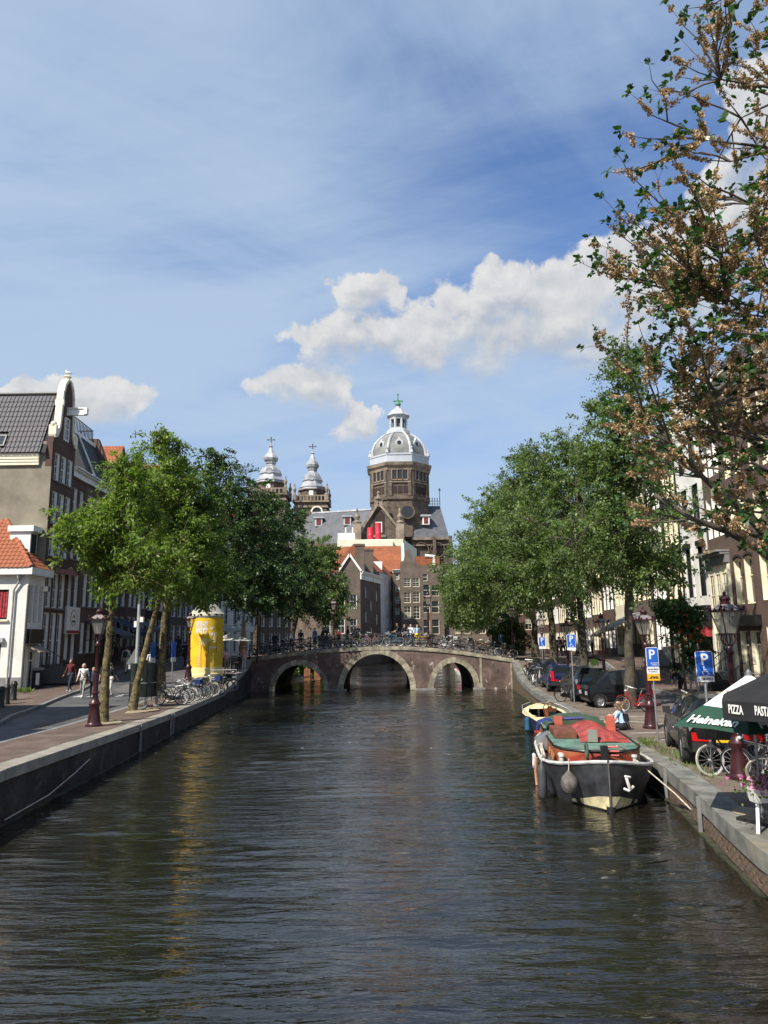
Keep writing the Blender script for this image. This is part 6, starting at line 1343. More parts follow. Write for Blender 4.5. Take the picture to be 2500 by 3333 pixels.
# ---------------------------------------------------------------- parking signs
blue = mat('sign_blue', (0.015, 0.11, 0.52), 0.4, var=0.05); swhite = mat('sign_white', (0.75, 0.76, 0.76), 0.45, var=0.05); syel = mat('sign_yellow', (0.78, 0.42, 0.02), 0.45, var=0.05); pole_m = mat('galvanised', (0.36, 0.37, 0.38), 0.45, 0.7, var=0.15)
def wheelchair(parent, o, s):
    """standard wheelchair symbol in tubes, in the plane x-z at y = o.y"""
    b = MB(); f = lambda x, z: (o[0] + x * s, o[1], o[2] + z * s)
    b.ball(f(-0.12, 0.92), 0.085 * s, sc=(1, 0.12, 1)); b.tube([f(-0.12, 0.80), f(-0.08, 0.42), f(0.22, 0.42), f(0.40, 0.08), f(0.52, 0.13)], 0.05 * s, 5); b.tube([f(-0.10, 0.62), f(0.16, 0.62)], 0.04 * s, 5)
    b.tube([f(0.02 + 0.34 * math.cos(q), 0.24 + 0.34 * math.sin(q)) for q in np.linspace(2.1, 5.9, 12)], 0.045 * s, 5); b.build('wheelchair_symbol', swhite, parent)
def sign(px_, Y, label, w, h, zbot, plates, symbol=True, extra=None, lean=0.0, base_px=None):
    x = P(px_, 2150, Y).x; z = zr(x, Y); t = thing('parking_sign', label, 'sign', (x, Y, z), 0.0, 'blue parking signs on the right quay'); t.rotation_euler = (0, lean, 0)
    ht = zbot - z + h; b = MB(); b.tube([(0, 0, 0), (0, 0, ht)], 0.03, 8); b.build('pole', pole_m, t, True)
    z0 = zbot - z; b = MB()
    b.prism([(-w / 2 + .03, 0), (w / 2 - .03, 0), (w / 2, .03), (w / 2, h - .03), (w / 2 - .03, h), (-w / 2 + .03, h), (-w / 2, h - .03), (-w / 2, .03)], (0, -0.05, z0), (1, 0, 0), (0, 0, 1), (0, 0.012, 0)); pl = b.build('sign_border', swhite, t)
    b = MB(); e = 0.016; b.box(-w / 2 + e, w / 2 - e, -0.054, -0.050, z0 + e, z0 + h - e); fp = b.build('sign_face', blue, t)
    me = text_mesh('P', h * (0.62 if symbol else 0.66), swhite, 0.012 * h)
    place_text(me, 'letter', (0 if symbol else -w * 0.04, -0.054, z0 + h * (0.47 if symbol else 0.42)), (1, 0, 0), (0, 0, 1), fp)
    if symbol: wheelchair(fp, (0.0, -0.057, z0 + h * 0.06), h * 0.34)
    zz = z0
    for (ph, pm, txts) in plates:
        b = MB(); b.box(-w / 2, w / 2, -0.048, -0.036, zz - ph - 0.005, zz - 0.005); pp = b.build('plate', pm, t)
        for (s_, dz, size, col) in txts:
            me = text_mesh(s_, size, col, size * 0.02, fit=min(w * 0.86, size * 0.62 * len(s_))); place_text(me, 'lettering', (0, -0.048, zz - ph + dz * ph), (1, 0, 0), (0, 0, 1), pp)
        if extra and pm is syel:
            b = MB(); q = (0, -0.056, zz - ph * 0.62)
            b.tube([(-0.11, q[1], q[2]), (-0.09, q[1], q[2] + .03), (-0.03, q[1], q[2] + .05), (0.02, q[1], q[2] + .02), (0.06, q[1], q[2] + .045), (0.12, q[1], q[2] + .03), (0.13, q[1], q[2])], 0.012, 4)
            for xx in (-0.08, 0.0, 0.09): b.ball((xx, q[1], q[2] - .005), 0.018, sc=(1, .2, 1))
            b.build('tow_symbol', M['black'], pp)
        zz -= ph + 0.004
    return t
sign(2289, 17.5, 'blue disabled parking sign with white plate in front of the black SUV', 0.42, 0.60, P(2290, 2202, 17.5).z, [(0.115, swhite, [('– GM-070-S', 0.25, 0.085, M['black'])])], True)
t = sign(2122, 22.6, 'blue permit parking sign with white and yellow plates by the red bicycle', 0.385, 0.60, P(2122, 2171, 22.6).z, [(0.20, swhite, [('autodate', 0.55, 0.085, M['black']), ('Free2Move', 0.22, 0.05, M['black'])]), (0.20, syel, [('wegsleepregeling', 0.28, 0.035, M['black'])])], False, True)
sp_ = [c for c in t.children if c.name.startswith('sign_face')][0]; z_ = P(2122, 2171, 22.6).z - t.location.z
for s_, dz in (('vergunning-', 0.11), ('houders', 0.055)): place_text(text_mesh(s_, 0.055, swhite, 0.001), 'lettering', (0.05, -0.054, z_ + dz), (1, 0, 0), (0, 0, 1), sp_)
sign(1862, 34.3, 'blue disabled parking sign before the dark blue SUV', 0.42, 0.62, P(1854, 2108, 34.3).z, [(0.11, swhite, [])], True)
sign(1767, 48.6, 'blue charging bay sign on the pole behind the black estate car', 0.44, 0.62, P(1767, 2104, 48.6).z, [(0.16, swhite, [])], True)
sign(1634, 66.0, 'small far blue parking sign right of the bridge', 0.46, 0.6, P(1634, 2088, 66.0).z, [], True)
# ---------------------------------------------------------------- advertising column
yel = mat('poster_yellow', (0.74, 0.47, 0.03), 0.7, var=0.12, scale=1.2, bump=0.25, spec=0.2); pal = mat('poster_pale', (0.78, 0.66, 0.30), 0.5, var=0.05); org = mat('poster_orange', (0.72, 0.27, 0.04), 0.5, var=0.2, scale=4); amber = mat('poster_amber', (0.45, 0.20, 0.06), 0.5, var=0.25, scale=5); colgrey = mat('column_grey', (0.36, 0.35, 0.31), 0.7, var=0.15, scale=1.5)
COLY = 46.6; ca = P(620, 2090, COLY); cb = P(725, 2090, COLY); CXX = (ca.x + cb.x) / 2; CR = (cb.x - ca.x) / 2; CZ0 = zl(CXX, COLY)
zc_ = lambda py: P(672, py, COLY).z - CZ0
t = thing('advertising_column', 'yellow round advertising column with grey conical roof on the left bank', 'advertising column', (CXX, COLY, CZ0))
b = MB(); b.lathe([(CR * 1.04, -0.3), (CR * 1.04, 0.25), (CR, 0.3), (CR, zc_(2170))], 32); b.build('plinth', pal, t, True)
b = MB(); b.lathe([(CR, zc_(2170)), (CR, zc_(2012))], 40); pb = b.build('poster', yel, t, True)
b = MB(); b.lathe([(CR * 1.01, zc_(2012)), (CR * 1.03, zc_(2009)), (CR * 0.98, zc_(2008))], 32); b.build('ring', colgrey, t, True)
b = MB(); b.lathe([(CR * 0.98, zc_(2009)), (CR * 1.05, zc_(2006)), (CR * 1.06, zc_(1998)), (CR * 1.02, zc_(1996))], 32); rb_ = b.build('frieze', M['cream'], t, True)
for k in range(14):
    g = 2 * math.pi * k / 14 + 0.1; b = MB(); b.obox((CR * 1.062 * math.cos(g), CR * 1.062 * math.sin(g), zc_(2002)), V(-math.sin(g), math.cos(g), 0) * 0.07, V(math.cos(g), math.sin(g), 0) * 0.012, (0, 0, 0.05)); b.build('vent_hole', M['black'], rb_)
b = MB(); b.lathe([(CR * 1.02, zc_(1996)), (CR * 0.96, zc_(1992)), (CR * 0.9, zc_(1988)), (CR * 0.55, zc_(1970)), (CR * 0.12, zc_(1954)), (CR * 0.12, zc_(1951)), (0.05, zc_(1950))], 24); b.build('roof', colgrey, t, True)
b = MB(); zt = zc_(1950); b.tube([(0.09 * math.cos(q), 0, zt + 0.16 + 0.12 * math.sin(q)) for q in np.linspace(-1.57, 4.71, 12)], 0.022, 5); b.lathe([(0.1, 0), (0.04, 0.06)], 8, (0, 0, zt - 0.02)); b.build('finial', colgrey, t, True)
def wrap(me, name, px_, py, parent, off=0.012):
    """lay a flat mesh (x right, y up, metres) on the column, centred at photo pixel"""
    u0 = -math.acos(max(-1, min(1, (P(px_, py, COLY).x - CXX) / (CR * 0.995)))); z0 = zc_(py)
    for v in me.vertices:
        g = u0 + v.co.x / CR; r = CR + off + v.co.z; v.co = Vector((r * math.cos(g), r * math.sin(g), z0 + v.co.y))
    return link(name, me, parent)
k = COLY / F * 1.02
for s_, px_, py, h, w in (('GENIET VAN', 669, 2032, 9, 38), ('CRODINO', 669, 2041, 10, 37), ('ALCOHOLVRIJE', 669, 2048, 5, 36), ('SPRITZ', 669, 2062, 14, 37)):
    wrap(text_mesh(s_, h * k * 1.3, M['white'], 0.008, fit=w * k * 1.05), 'lettering', px_, py, pb, 0.016)
def flat(poly, m_):
    b = MB(); b.add([(x * k, y * k, 0) for x, y in poly], [tuple(range(len(poly)))]); return b.mesh('print', m_)
wrap(flat([(-9, -2), (9, -2), (9, 34), (7, 66), (-9, 66), (-11, 34)], org), 'print_glass', 676, 2168, pb, 0.010)
wrap(flat([(-8.5, 66), (7, 66), (6, 84), (-8, 86)], pal), 'print_glass_rim', 676, 2168, pb, 0.010)
for i in range(11): wrap(flat([(-14 + i * .35, i * 8), (-10.5 + i * .35, i * 8 + 2), (-10.5 + i * .35, i * 8 + 5), (-14 + i * .35, i * 8 + 3)], M['white']), 'print_straw', 672, 2164, pb, 0.014)
wrap(flat([(-14, 0), (14, 0), (15, 22), (11, 34), (5, 40), (-4, 40), (-12, 32), (-15, 20)], amber), 'print_bottle', 702, 2126, pb, 0.010)
wrap(flat([(-9, 30), (8, 30), (14, 62), (6, 60), (-4, 48), (-11, 36)], mat('poster_shine', (0.8, 0.66, 0.35), 0.4)), 'print_glint', 702, 2122, pb, 0.013)
wrap(text_mesh('CRODINO', 6.5 * k * 1.3, M['white'], 0.006, fit=24 * k), 'lettering', 702, 2110, pb, 0.020)
wrap(flat([(-1.6, 0), (1.6, 0), (1.6, 36), (-1.6, 36)], mat('poster_shine', (0.8, 0.66, 0.35), 0.4)), 'print_stem', 703, 2164, pb, 0.010)
for px_, py in ((700, 2045), (700, 2063)): wrap(flat([(-6, -1), (1, -6), (6, 1), (-1, 6)], M['white']), 'print_ice_cube', px_, py, pb, 0.012)
# ---------------------------------------------------------------- other street furniture
t = thing('urinal', 'dark green sheet-metal street urinal between two mossy trunks', 'urinal', gl(-11.15, 33.6)); dk = mat('urinal_green', (0.016, 0.022, 0.020), 0.4, 0.3, var=0.25)
for z0, z1 in ((0.45, 1.05), (1.10, 1.95)):
    for a0, a1 in ((-2.9, -0.3), (-0.25, 1.6)):
        b = MB(); q = np.linspace(a0, a1, 12); rr_ = [(0.62 * math.cos(a), 0.5 * math.sin(a)) for a in q]
        for (x0, y0), (x1, y1) in zip(rr_, rr_[1:]): b.hexa([(x0, y0, z0), (x1, y1, z0), (x1 * .96, y1 * .96, z0), (x0 * .96, y0 * .96, z0)], [(x0, y0, z1), (x1, y1, z1), (x1 * .96, y1 * .96, z1), (x0 * .96, y0 * .96, z1)])
        b.build('screen', dk, t)
for a in (-2.9, -2.0, -1.2, -0.3, 0.6, 1.6): b = MB(); b.tube([(0.64 * math.cos(a), 0.52 * math.sin(a), 0), (0.64 * math.cos(a), 0.52 * math.sin(a), 1.97)], 0.022, 6); b.build('leg', dk, t)
b = MB(); b.box(-0.06, 0.06, -0.525, -0.515, 1.2, 1.34); b.build('notice', swhite, t)
t = thing('guard_rail', 'grey tubular guard rail beside the yellow column base', 'railing', gl(P(727, 2200, 45.2).x, 45.2), 0.1)
b = MB(); b.tube([(-0.8, 0, 0), (-0.8, 0, 0.95), (0.8, 0, 0.95), (0.8, 0, 0)], 0.025, 6); b.build('rail_frame', pole_m, t, True); b = MB(); b.tube([(-0.8, 0, 0.5), (0.8, 0, 0.5)], 0.022, 6); b.build('middle_rail', pole_m, t, True)
t = thing('traffic_pole', 'tall grey metal pole with camera boxes and back of a triangular sign', 'pole', gl(P(448, 2100, 36.0).x, 36.0))
b = MB(); b.tube([(0, 0, 0), (0, 0, 4.7)], [0.10, 0.085], 10); b.build('pole', mat('pole_light', (0.40, 0.42, 0.42), 0.5, 0.3), t, True)
b = MB(); b.box(-0.2, -0.06, -0.1, 0.1, 3.55, 3.85); b.build('box', M['white'], t); b = MB(); b.box(0.09, 0.25, -0.1, 0.1, 3.8, 4.05); b.build('box', M['white'], t)
b = MB(); b.prism([(-0.42, 0), (0.42, 0), (0.0, 0.75)], (-0.15, 0.12, 1.75), (0.8, 0.6, 0), (0, 0, 1), (0, 0.02, 0)); b.build('sign_back', mat('sign_back', (0.42, 0.43, 0.42), 0.5), t)
b = MB(); b.box(-0.45, 0.2, 0.11, 0.13, 1.5, 1.72); b.build('sub_plate', mat('sign_back', (0, 0, 0)), t)
for px_, Y, lab in ((497, 36.8, 'edge-on blue sign on a thin pole behind the urinal'), (564, 38.6, 'edge-on blue sign on a thin pole left of the parked bicycles')):
    x = P(px_, 2100, Y).x; t = thing('parking_sign', lab, 'sign', gl(x, Y), 1.47)
    b = MB(); b.tube([(0, 0, 0), (0, 0, 2.75)], 0.03, 8); b.build('pole', pole_m, t, True); b = MB(); b.box(-0.3, 0.3, -0.05, -0.035, 2.0, 2.8); b.build('sign_face', blue, t); b = MB(); b.box(-0.3, 0.3, -0.05, -0.035, 1.75, 1.98); b.build('plate', swhite, t)
x = P(838, 2100, 53.4).x; t = thing('signpost', 'black finger signpost by the left end of the bridge', 'signpost', (x, 53.4, zl(x, 53.4)))
b = MB(); b.tube([(0, 0, 0), (0, 0, 4.35)], [0.07, 0.05], 8); b.ball((0, 0, 4.4), 0.09); b.build('post', M['iron'], t, True)
for i, (s_, z) in enumerate(((-1, 3.85), (-1, 3.55), (1, 3.55))):
    b = MB(); b.prism([(0.06, 0), (0.78, 0), (0.86, 0.11), (0.78, 0.22), (0.06, 0.22)], (0, -0.02, z), (s_, 0, 0), (0, 0, 1), (0, 0.04, 0)); fa = b.build('finger', mat('finger_grey', (0.30, 0.31, 0.30), 0.5), t)
    b = MB(); b.prism([(0.1, 0.06), (0.7, 0.06), (0.7, 0.15), (0.1, 0.15)], (0, -0.024, z), (s_, 0, 0), (0, 0, 1), (0, 0.003, 0)); b.build('finger_band', swhite, fa)
for i, (px_, py) in enumerate(((2, 2302), (20, 2291), (43, 2281))):
    p = PZ(px_, py, 1.08); t = thing('bollard', ['leftmost black iron bollard by the white corner house', 'middle black iron bollard by the white corner house', 'black iron bollard nearest the corner of the white house'][i], 'bollard', (p.x, p.y, zl(p.x, p.y) + 0.1), 0, 'bollards by the corner house')
    b = MB(); b.lathe([(0.17, 0), (0.17, 0.06), (0.14, 0.1), (0.135, 0.7), (0.155, 0.72), (0.155, 0.78), (0.13, 0.82), (0.10, 0.9), (0.0, 0.93)], 14); b.build('bollard_body', M['iron'], t, True)
t = thing('litter_bin', 'dark litter bin with white poster beside the steps', 'bin', (P(120, 2200, 40.8).x, 40.9, zl(-19, 40.9) + 0.1)); b = MB(); b.box(-0.22, 0.22, -0.2, 0.2, 0, 1.0); b.build('bin_body', M['iron'], t); b = MB(); b.prism([(-0.26, 1.0), (0.26, 1.0), (0.2, 1.14), (-0.2, 1.14)], (0, -0.23, 0), (1, 0, 0), (0, 0, 1), (0, 0.46, 0)); b.build('bin_lid', M['zinc'], t); b = MB(); b.box(0.0, 0.2, -0.212, -0.203, 0.2, 0.85); b.build('poster', M['white'], t)
t = thing('stone_steps', 'dark railed steps up to the gable house door', 'steps', (FXL(43) + 0.02, 43.0, zl(-19, 43) + 0.1))
for i in range(6): b = MB(); b.box(0.02, 1.9 - 0.28 * i, -0.9, 0.9, 0.18 * i, 0.18 * (i + 1) - 0.003); b.build('step', mat('dark_stone', (0.10, 0.10, 0.10), 0.8), t)
b = MB(); b.tube([(1.95, -0.92, 0), (1.95, -0.92, 1.0), (0.3, -0.92, 2.0), (0.3, -0.92, 1.1)], 0.025, 5)
for i in range(9): q = i / 8; b.tube([(lerp(1.9, 0.35, q), -0.92, lerp(0.05, 1.05, q)), (lerp(1.9, 0.35, q), -0.92, lerp(0.98, 1.96, q))], 0.014, 4)
b.build('stair_railing', M['iron'], t)
# awnings and terrace parasols, left bank
def awning(name, label, y0, y1, z, depth, drop, m_, side):
    xf = FXL if side < 0 else FXR; x0, x1 = xf(y0), xf(y1); s_ = 1 if side < 0 else -1; zz = (zl(x0, y0) if side < 0 else zr(x0, y0)) + z
    t = thing(name, label, 'awning', (x0, y0, zz)); L = y1 - y0; dx_ = x1 - x0
    b = MB(); A = [V(0.02 * s_, 0, 0), V(0.02 * s_ + dx_, L, 0), V(s_ * depth + dx_, L, -drop), V(s_ * depth, 0, -drop)]
    if s_ < 0: A = A[::-1]
    b.hexa([p + V(0, 0, -0.03) for p in A][::1], A); b.build('canopy', m_, t)
    n = int(L / 0.3); 
    b = MB()
    for i in range(n):
        q = i / n; x = s_ * depth + dx_ * q; y = L * q; b.prism([(0, 0), (L / n * .96, 0), (L / n * .9, -0.22), (L / n * .5, -0.27), (L / n * .06, -0.22)], (x, y, -drop), (dx_ / L, 1, 0), (0, 0, 1), (0.012 * s_, 0, 0))
    stuff(b.build('valance', m_, t))
    for q in (0.08, 0.92): b = MB(); b.tube([(0.03 * s_ + dx_ * q, L * q, -drop - 0.3), (s_ * depth * .97 + dx_ * q, L * q, -drop + 0.02)], 0.02, 5); b.build('arm', M['iron'], t)
    return t
awn = mat('awning_dark', (0.075, 0.082, 0.09), 0.85, var=0.1, scale=1); awg = mat('awning_grey', (0.21, 0.21, 0.20), 0.85, var=0.1, scale=1); awb = mat('awning_blue', (0.02, 0.03, 0.075), 0.85)
awning('awning', 'wide dark grey shop awning behind the left street lamp', 48.6, 52.0, 3.35, 2.6, 1.0, awn, -1)
awning('awning', 'dark blue rounded awning left of the mossy trunks', 53.0, 56.4, 3.3, 2.3, 1.1, awb, -1)
awning('awning', 'dim purple-grey awning left of the yellow column', 57.6, 61.6, 3.1, 2.2, 0.8, mat('awning_plum', (0.12, 0.11, 0.14), 0.85), -1)
awning('awning', 'upper grey awning of the pub on the right bank', 56.0, 60.8, 3.6, 2.6, 1.2, awg, 1)
awning('awning', 'lower grey awning beside the tall elm trunk', 61.4, 65.6, 3.0, 2.4, 1.1, awg, 1)
def parasol(label, x, y, z, r, hgt, rise, mats, n=8, rz=0.0, valance=0.0, closed=False, name='parasol', tilt=0.0):
    t = thing(name, label, 'parasol', (x, y, z), rz); t.rotation_euler = (tilt, 0, rz)
    b = MB(); b.tube([(0, 0, 0), (0, 0, hgt + rise)], 0.028, 8); b.build('pole', M['zinc'], t, True)
    b = MB(); b.box(-0.3, 0.3, -0.3, 0.3, 0, 0.06); b.build('base_plate', M['iron'], t)
    if closed:
        b = MB(); pr = []
        for i, (rr_, zz) in enumerate(((0.10, 1.0), (0.26, 1.2), (0.24, 1.7), (0.15, 2.4), (0.06, hgt + rise))):
            pr.append([V(rr_ * (1 + 0.28 * (j % 2)) * math.cos(j * math.pi / 8), rr_ * (1 + 0.28 * (j % 2)) * math.sin(j * math.pi / 8), zz) for j in range(16)])
        b.loft(pr); b.build('folded_canopy', mats[0], t, True); return t
    ring = [V(r * math.cos(2 * math.pi * (j + .5) / n), r * math.sin(2 * math.pi * (j + .5) / n), hgt) for j in range(n)]; ap = V(0, 0, hgt + rise)
    for j in range(n):
        a, c = ring[j], ring[(j + 1) % n]; b = MB(); k1 = 0.60 if len(mats) > 1 else 0.5
        a1, c1 = ap.lerp(a, k1), ap.lerp(c, k1); sag = V(0, 0, -0.02); mid1 = (a1 + c1) / 2 + sag; mid = (a + c) / 2 + V(0, 0, 0.03)
        b.add([ap, a1, mid1, c1], [(0, 1, 2), (0, 2, 3)], 0); b.add([a1, a, mid, mid1], [(0, 1, 2, 3)], 1 if len(mats) > 1 else 0); b.add([mid1, mid, c, c1], [(0, 1, 2, 3)], 1 if len(mats) > 1 else 0)
        if valance: b.add([a, a + V(0, 0, -valance), (mid + V(0, 0, -valance)), mid], [(0, 1, 2, 3)], 0); b.add([mid, mid + V(0, 0, -valance), c + V(0, 0, -valance), c], [(0, 1, 2, 3)], 0)
        b.build('panel', list(mats), t)
        b = MB(); b.tube([ap + V(0, 0, -0.04), a + V(0, 0, -0.02)], 0.012, 4); b.build('rib', M['zinc'], t)
    b = MB(); b.lathe([(0.05, -0.03), (0.05, 0.04), (0.0, 0.09)], 8, tuple(ap)); b.build('cap', M['zinc'], t)
    return t
canv = mat('canvas_grey', (0.42, 0.42, 0.39), 0.85, var=0.08); tan = mat('canvas_tan', (0.33, 0.24, 0.14), 0.85, var=0.12)
for (px_, Y, r, lab) in ((752, 50.2, 1.6, 'pale grey open terrace parasol right of the yellow column'), (735, 54.5, 1.7, 'farther grey terrace parasol behind the column')):
    x = P(px_, 2090, Y).x; parasol(lab, x, Y, zl(x, Y), r, 2.05, 0.55, [canv])
x = P(792, 2080, 52.0).x; parasol('closed tan parasol right of the yellow column', x, 52.0, zl(x, 52.0), 1, 2.4, 1.0, [tan], closed=True)
# near parasols at the right edge
hg = mat('beer_green', (0.012, 0.055, 0.032), 0.7, var=0.08); hw = mat('beer_white', (0.74, 0.75, 0.74), 0.7, var=0.06); star = mat('star_red', (0.65, 0.03, 0.02), 0.6)
pbk = mat('parasol_black', (0.012, 0.012, 0.013), 0.85, var=0.2)
def beer(label, x, y, rz, r=1.42, h=1.60, rise=0.88):
    t = parasol(label, x, y, 0.72, r, h, rise, [hw, hg], 6, rz)
    pn = [c for c in t.children if c.name.startswith('panel')]
    for j, pnl in enumerate(pn):
        a = 2 * math.pi * (j + .5) / 6; c = 2 * math.pi * (j + 1.5) / 6; A = V(r * math.cos(a), r * math.sin(a), h); C = V(r * math.cos(c), r * math.sin(c), h); ap = V(0, 0, h + rise); mid = (A + C) / 2 + V(0, 0, 0.03)
        u = (C - A).normalized(); v = (ap - mid).normalized(); me = text_mesh('Heineken', 0.27, hw, 0.008, shear=0.15, fit=(C - A).length * 0.66)
        place_text(me, 'lettering', mid + v * 0.09, u, v, pnl, 0.02)
        b = MB(); sc = 0.19; cpt = mid + v * 0.92; pts = []
        for i in range(10): rr_ = sc if i % 2 == 0 else sc * 0.40; g = math.pi / 2 + i * math.pi / 5; pts.append(cpt + u * rr_ * math.cos(g) + v * rr_ * math.sin(g) + u.cross(v) * 0.012)
        b.add(pts, [tuple(range(10))]); b.build('star', star, pnl)
    return t
beer('green and white parasol with a red star under the black parasol', 6.45, 12.95, 0.52)
beer('second green and white parasol at the right edge, mostly out of view', 8.3, 11.6, 0.75)
t = parasol('black parasol with white food words on its valance at the right edge', 6.86, 10.6, 0.72, 1.95, 2.22, 0.95, [pbk], 8, 0.32, 0.26)
pn = [c for c in t.children if c.name.startswith('panel')]
wd = ['PIZZA', 'PASTA', 'STEAK', 'PIZZA', 'PASTA', 'STEAK', 'PIZZA', 'PASTA']
for j, pnl in enumerate(pn):
    a = 2 * math.pi * (j + .5) / 8; c = 2 * math.pi * (j + 1.5) / 8; A = V(1.95 * math.cos(a), 1.95 * math.sin(a), 2.22); C = V(1.95 * math.cos(c), 1.95 * math.sin(c), 2.22); mid = (A + C) / 2
    for f_, s_ in ((0.18, wd[0]), (0.5, wd[1]), (0.82, wd[2])): place_text(text_mesh(s_, 0.17, M['white'], 0.005, fit=0.27), 'lettering', A.lerp(C, f_) + V(0, 0, -0.165 + 0.03 * (1 - abs(f_ - .5) * 2)), (C - A), (0, 0, 1), pnl, 0.016)
# ---------------------------------------------------------------- bicycles
rub = mat('rubber', (0.016, 0.016, 0.017), 0.8, var=0.2); chrome = mat('chrome', (0.55, 0.56, 0.57), 0.35, 0.35, var=0.1); sadm = mat('saddle', (0.025, 0.02, 0.018), 0.6, var=0.2); palew = mat('pale_tyre', (0.42, 0.40, 0.34), 0.7, var=0.12)
BCOL = {n: mat('bike_' + n, c, 0.35, 0.15, var=0.1) for n, c in dict(black=(0.014, 0.014, 0.015), blue=(0.03, 0.06, 0.20), teal=(0.02, 0.16, 0.24), red=(0.42, 0.025, 0.02), orange=(0.55, 0.16, 0.03), grey=(0.22, 0.23, 0.24), white=(0.62, 0.62, 0.60), beige=(0.42, 0.33, 0.22), green=(0.03, 0.10, 0.05), pink=(0.45, 0.22, 0.25), yellow=(0.6, 0.42, 0.05), brown=(0.10, 0.05, 0.03)).items()}
def torus(R_, r, n=26, k=6):
    b = MB(); b.v = []
    for i in range(n):
        a = 2 * math.pi * i / n
        for j in range(k):
            g = 2 * math.pi * j / k; q = R_ + r * math.cos(g); b.v.append((q * math.cos(a), r * math.sin(g), q * math.sin(a)))
    for i in range(n):
        for j in range(k): b.f.append((i * k + j, i * k + (j + 1) % k, ((i + 1) % n) * k + (j + 1) % k, ((i + 1) % n) * k + j)); b.mi.append(0)
    return b
ty = torus(0.335, 0.022); ME_TY = ty.mesh('wheel', rub, True, False)
rm = torus(0.305, 0.011, 26, 5)
for i in range(14):
    a = 2 * math.pi * i / 14; rm.tube([(0.02 * math.cos(a + .5), 0.018 * (1 if i % 2 else -1), 0.02 * math.sin(a + .5)), (0.3 * math.cos(a), 0, 0.3 * math.sin(a))], 0.0028, 3, cap=False)
rm.tube([(0, -0.05, 0), (0, 0.05, 0)], 0.025, 6); ME_RM = rm.mesh('rim', chrome, True, False)
def bike_proto(style):
    t = thing('bicycle', 'x', 'bicycle'); b = MB(); RH, FH, BB = V(-0.53, 0, 0.345), V(0.57, 0, 0.345), V(-0.06, 0, 0.29); ST = V(-0.24, 0, 0.80); HT, HB = V(0.36, 0, 0.90), V(0.41, 0, 0.70)
    if style == 'step': b.tube([HB, V(0.18, 0, 0.42), BB], 0.021, 6); b.tube([HT + V(.01, 0, -.06), V(0.12, 0, 0.55), BB.lerp(ST, 0.4)], 0.017, 6)
    else: b.tube([HB, BB], 0.02, 6); b.tube([HT + V(.01, 0, -.04), ST + V(0, 0, -.04)], 0.018, 6)
    b.tube([BB, ST], 0.018, 6); b.tube([HB, HT], 0.024, 6)
    for s_ in (-1, 1): b.tube([BB + V(0, s_ * .03, 0), RH + V(0, s_ * .06, 0)], 0.011, 5); b.tube([ST + V(0, s_ * .02, -.05), RH + V(0, s_ * .06, 0)], 0.009, 5)
    b.build('frame', BCOL['black'], t, True, False)
    b = MB()
    for s_ in (-1, 1): b.tube([HB + V(0, s_ * .045, -.02), HB.lerp(FH, .6) + V(-.01, s_ * .05, 0), FH + V(0, s_ * .05, 0)], 0.011, 5)
    b.build('fork', BCOL['black'], t, True, False)
    for h in (RH, FH): w = link('wheel', ME_TY, t); w.location = h; r_ = link('rim', ME_RM, w)
    b = MB(); st = HT + V(-.03, 0, .16); b.tube([HT, st], 0.013, 6); 
    if style == 'step': b.tube([st + V(-.26, -.27, -.04), st + V(-.1, -.27, 0), st + V(.05, -.12, .03), st + V(.05, .12, .03), st + V(-.1, .27, 0), st + V(-.26, .27, -.04)], 0.012, 6)
    else: b.tube([st + V(0, -.28, 0), st + V(.02, 0, 0), st + V(0, .28, 0)], 0.012, 6)
    b.build('handlebar', chrome, t, True, False)
    b = MB(); b.tube([ST, ST + V(-.05, 0, .13)], 0.013, 6); b.build('seat_post', chrome, t, True, False)
    b = MB(); c = ST + V(-.06, 0, .15); b.loft([[c + V(x, y * w, z) for y, z in ((-1, 0), (-.6, .035), (0, .04), (.6, .035), (1, 0), (0, -.03))] for x, w in ((-.14, .09), (-.08, .105), (.0, .06), (.08, .025), (.13, .015))]); b.build('saddle', sadm, t, True, False)
    for h, a0, a1 in ((RH, 0.4, 3.3), (FH, 0.9, 3.4)):
        b = MB(); q = np.linspace(a0, a1, 9)
        for u, v_ in zip(q, q[1:]):
            p0, p1 = V(math.cos(u), 0, math.sin(u)) * .385 + h, V(math.cos(v_), 0, math.sin(v_)) * .385 + h; b.add([p0 + V(0, -.03, 0), p1 + V(0, -.03, 0), p1 + V(0, .03, 0), p0 + V(0, .03, 0)], [(0, 1, 2, 3)])
        b.build('mudguard', BCOL['black'], t, True, False)
    b = MB(); b.tube([ST + V(-.02, .06, -.06), V(-.78, .06, .74)], 0.008, 4); b.tube([ST + V(-.02, -.06, -.06), V(-.78, -.06, .74)], 0.008, 4); b.tube([V(-.72, .06, .74), RH + V(0, .07, 0)], 0.007, 4); b.tube([V(-.72, -.06, .74), RH + V(0, -.07, 0)], 0.007, 4)
    for x in (-.4, -.55, -.7): b.tube([(x, -.06, .745), (x, .06, .745)], 0.007, 4)
    b.build('luggage_rack', BCOL['black'], t, True, False)
    b = MB(); b.prism([(-.60, .27), (-.03, .21), (.05, .29), (-.03, .37), (-.58, .41)], (0, -.05, 0), (1, 0, 0), (0, 0, 1), (0, -.02, 0)); b.build('chain_case', BCOL['black'], t, False, False)
    b = MB(); b.tube([BB + V(0, -.09, 0), BB + V(.1, -.1, -.13)], 0.01, 5); b.box(BB.x + .05, BB.x + .15, -.19, -.1, BB.z - .145, BB.z - .125); b.tube([BB + V(0, .09, 0), BB + V(-.1, .1, .13)], 0.01, 5); b.box(BB.x - .15, BB.x - .05, .1, .19, BB.z + .125, BB.z + .145); b.build('crank', chrome, t, False, False)
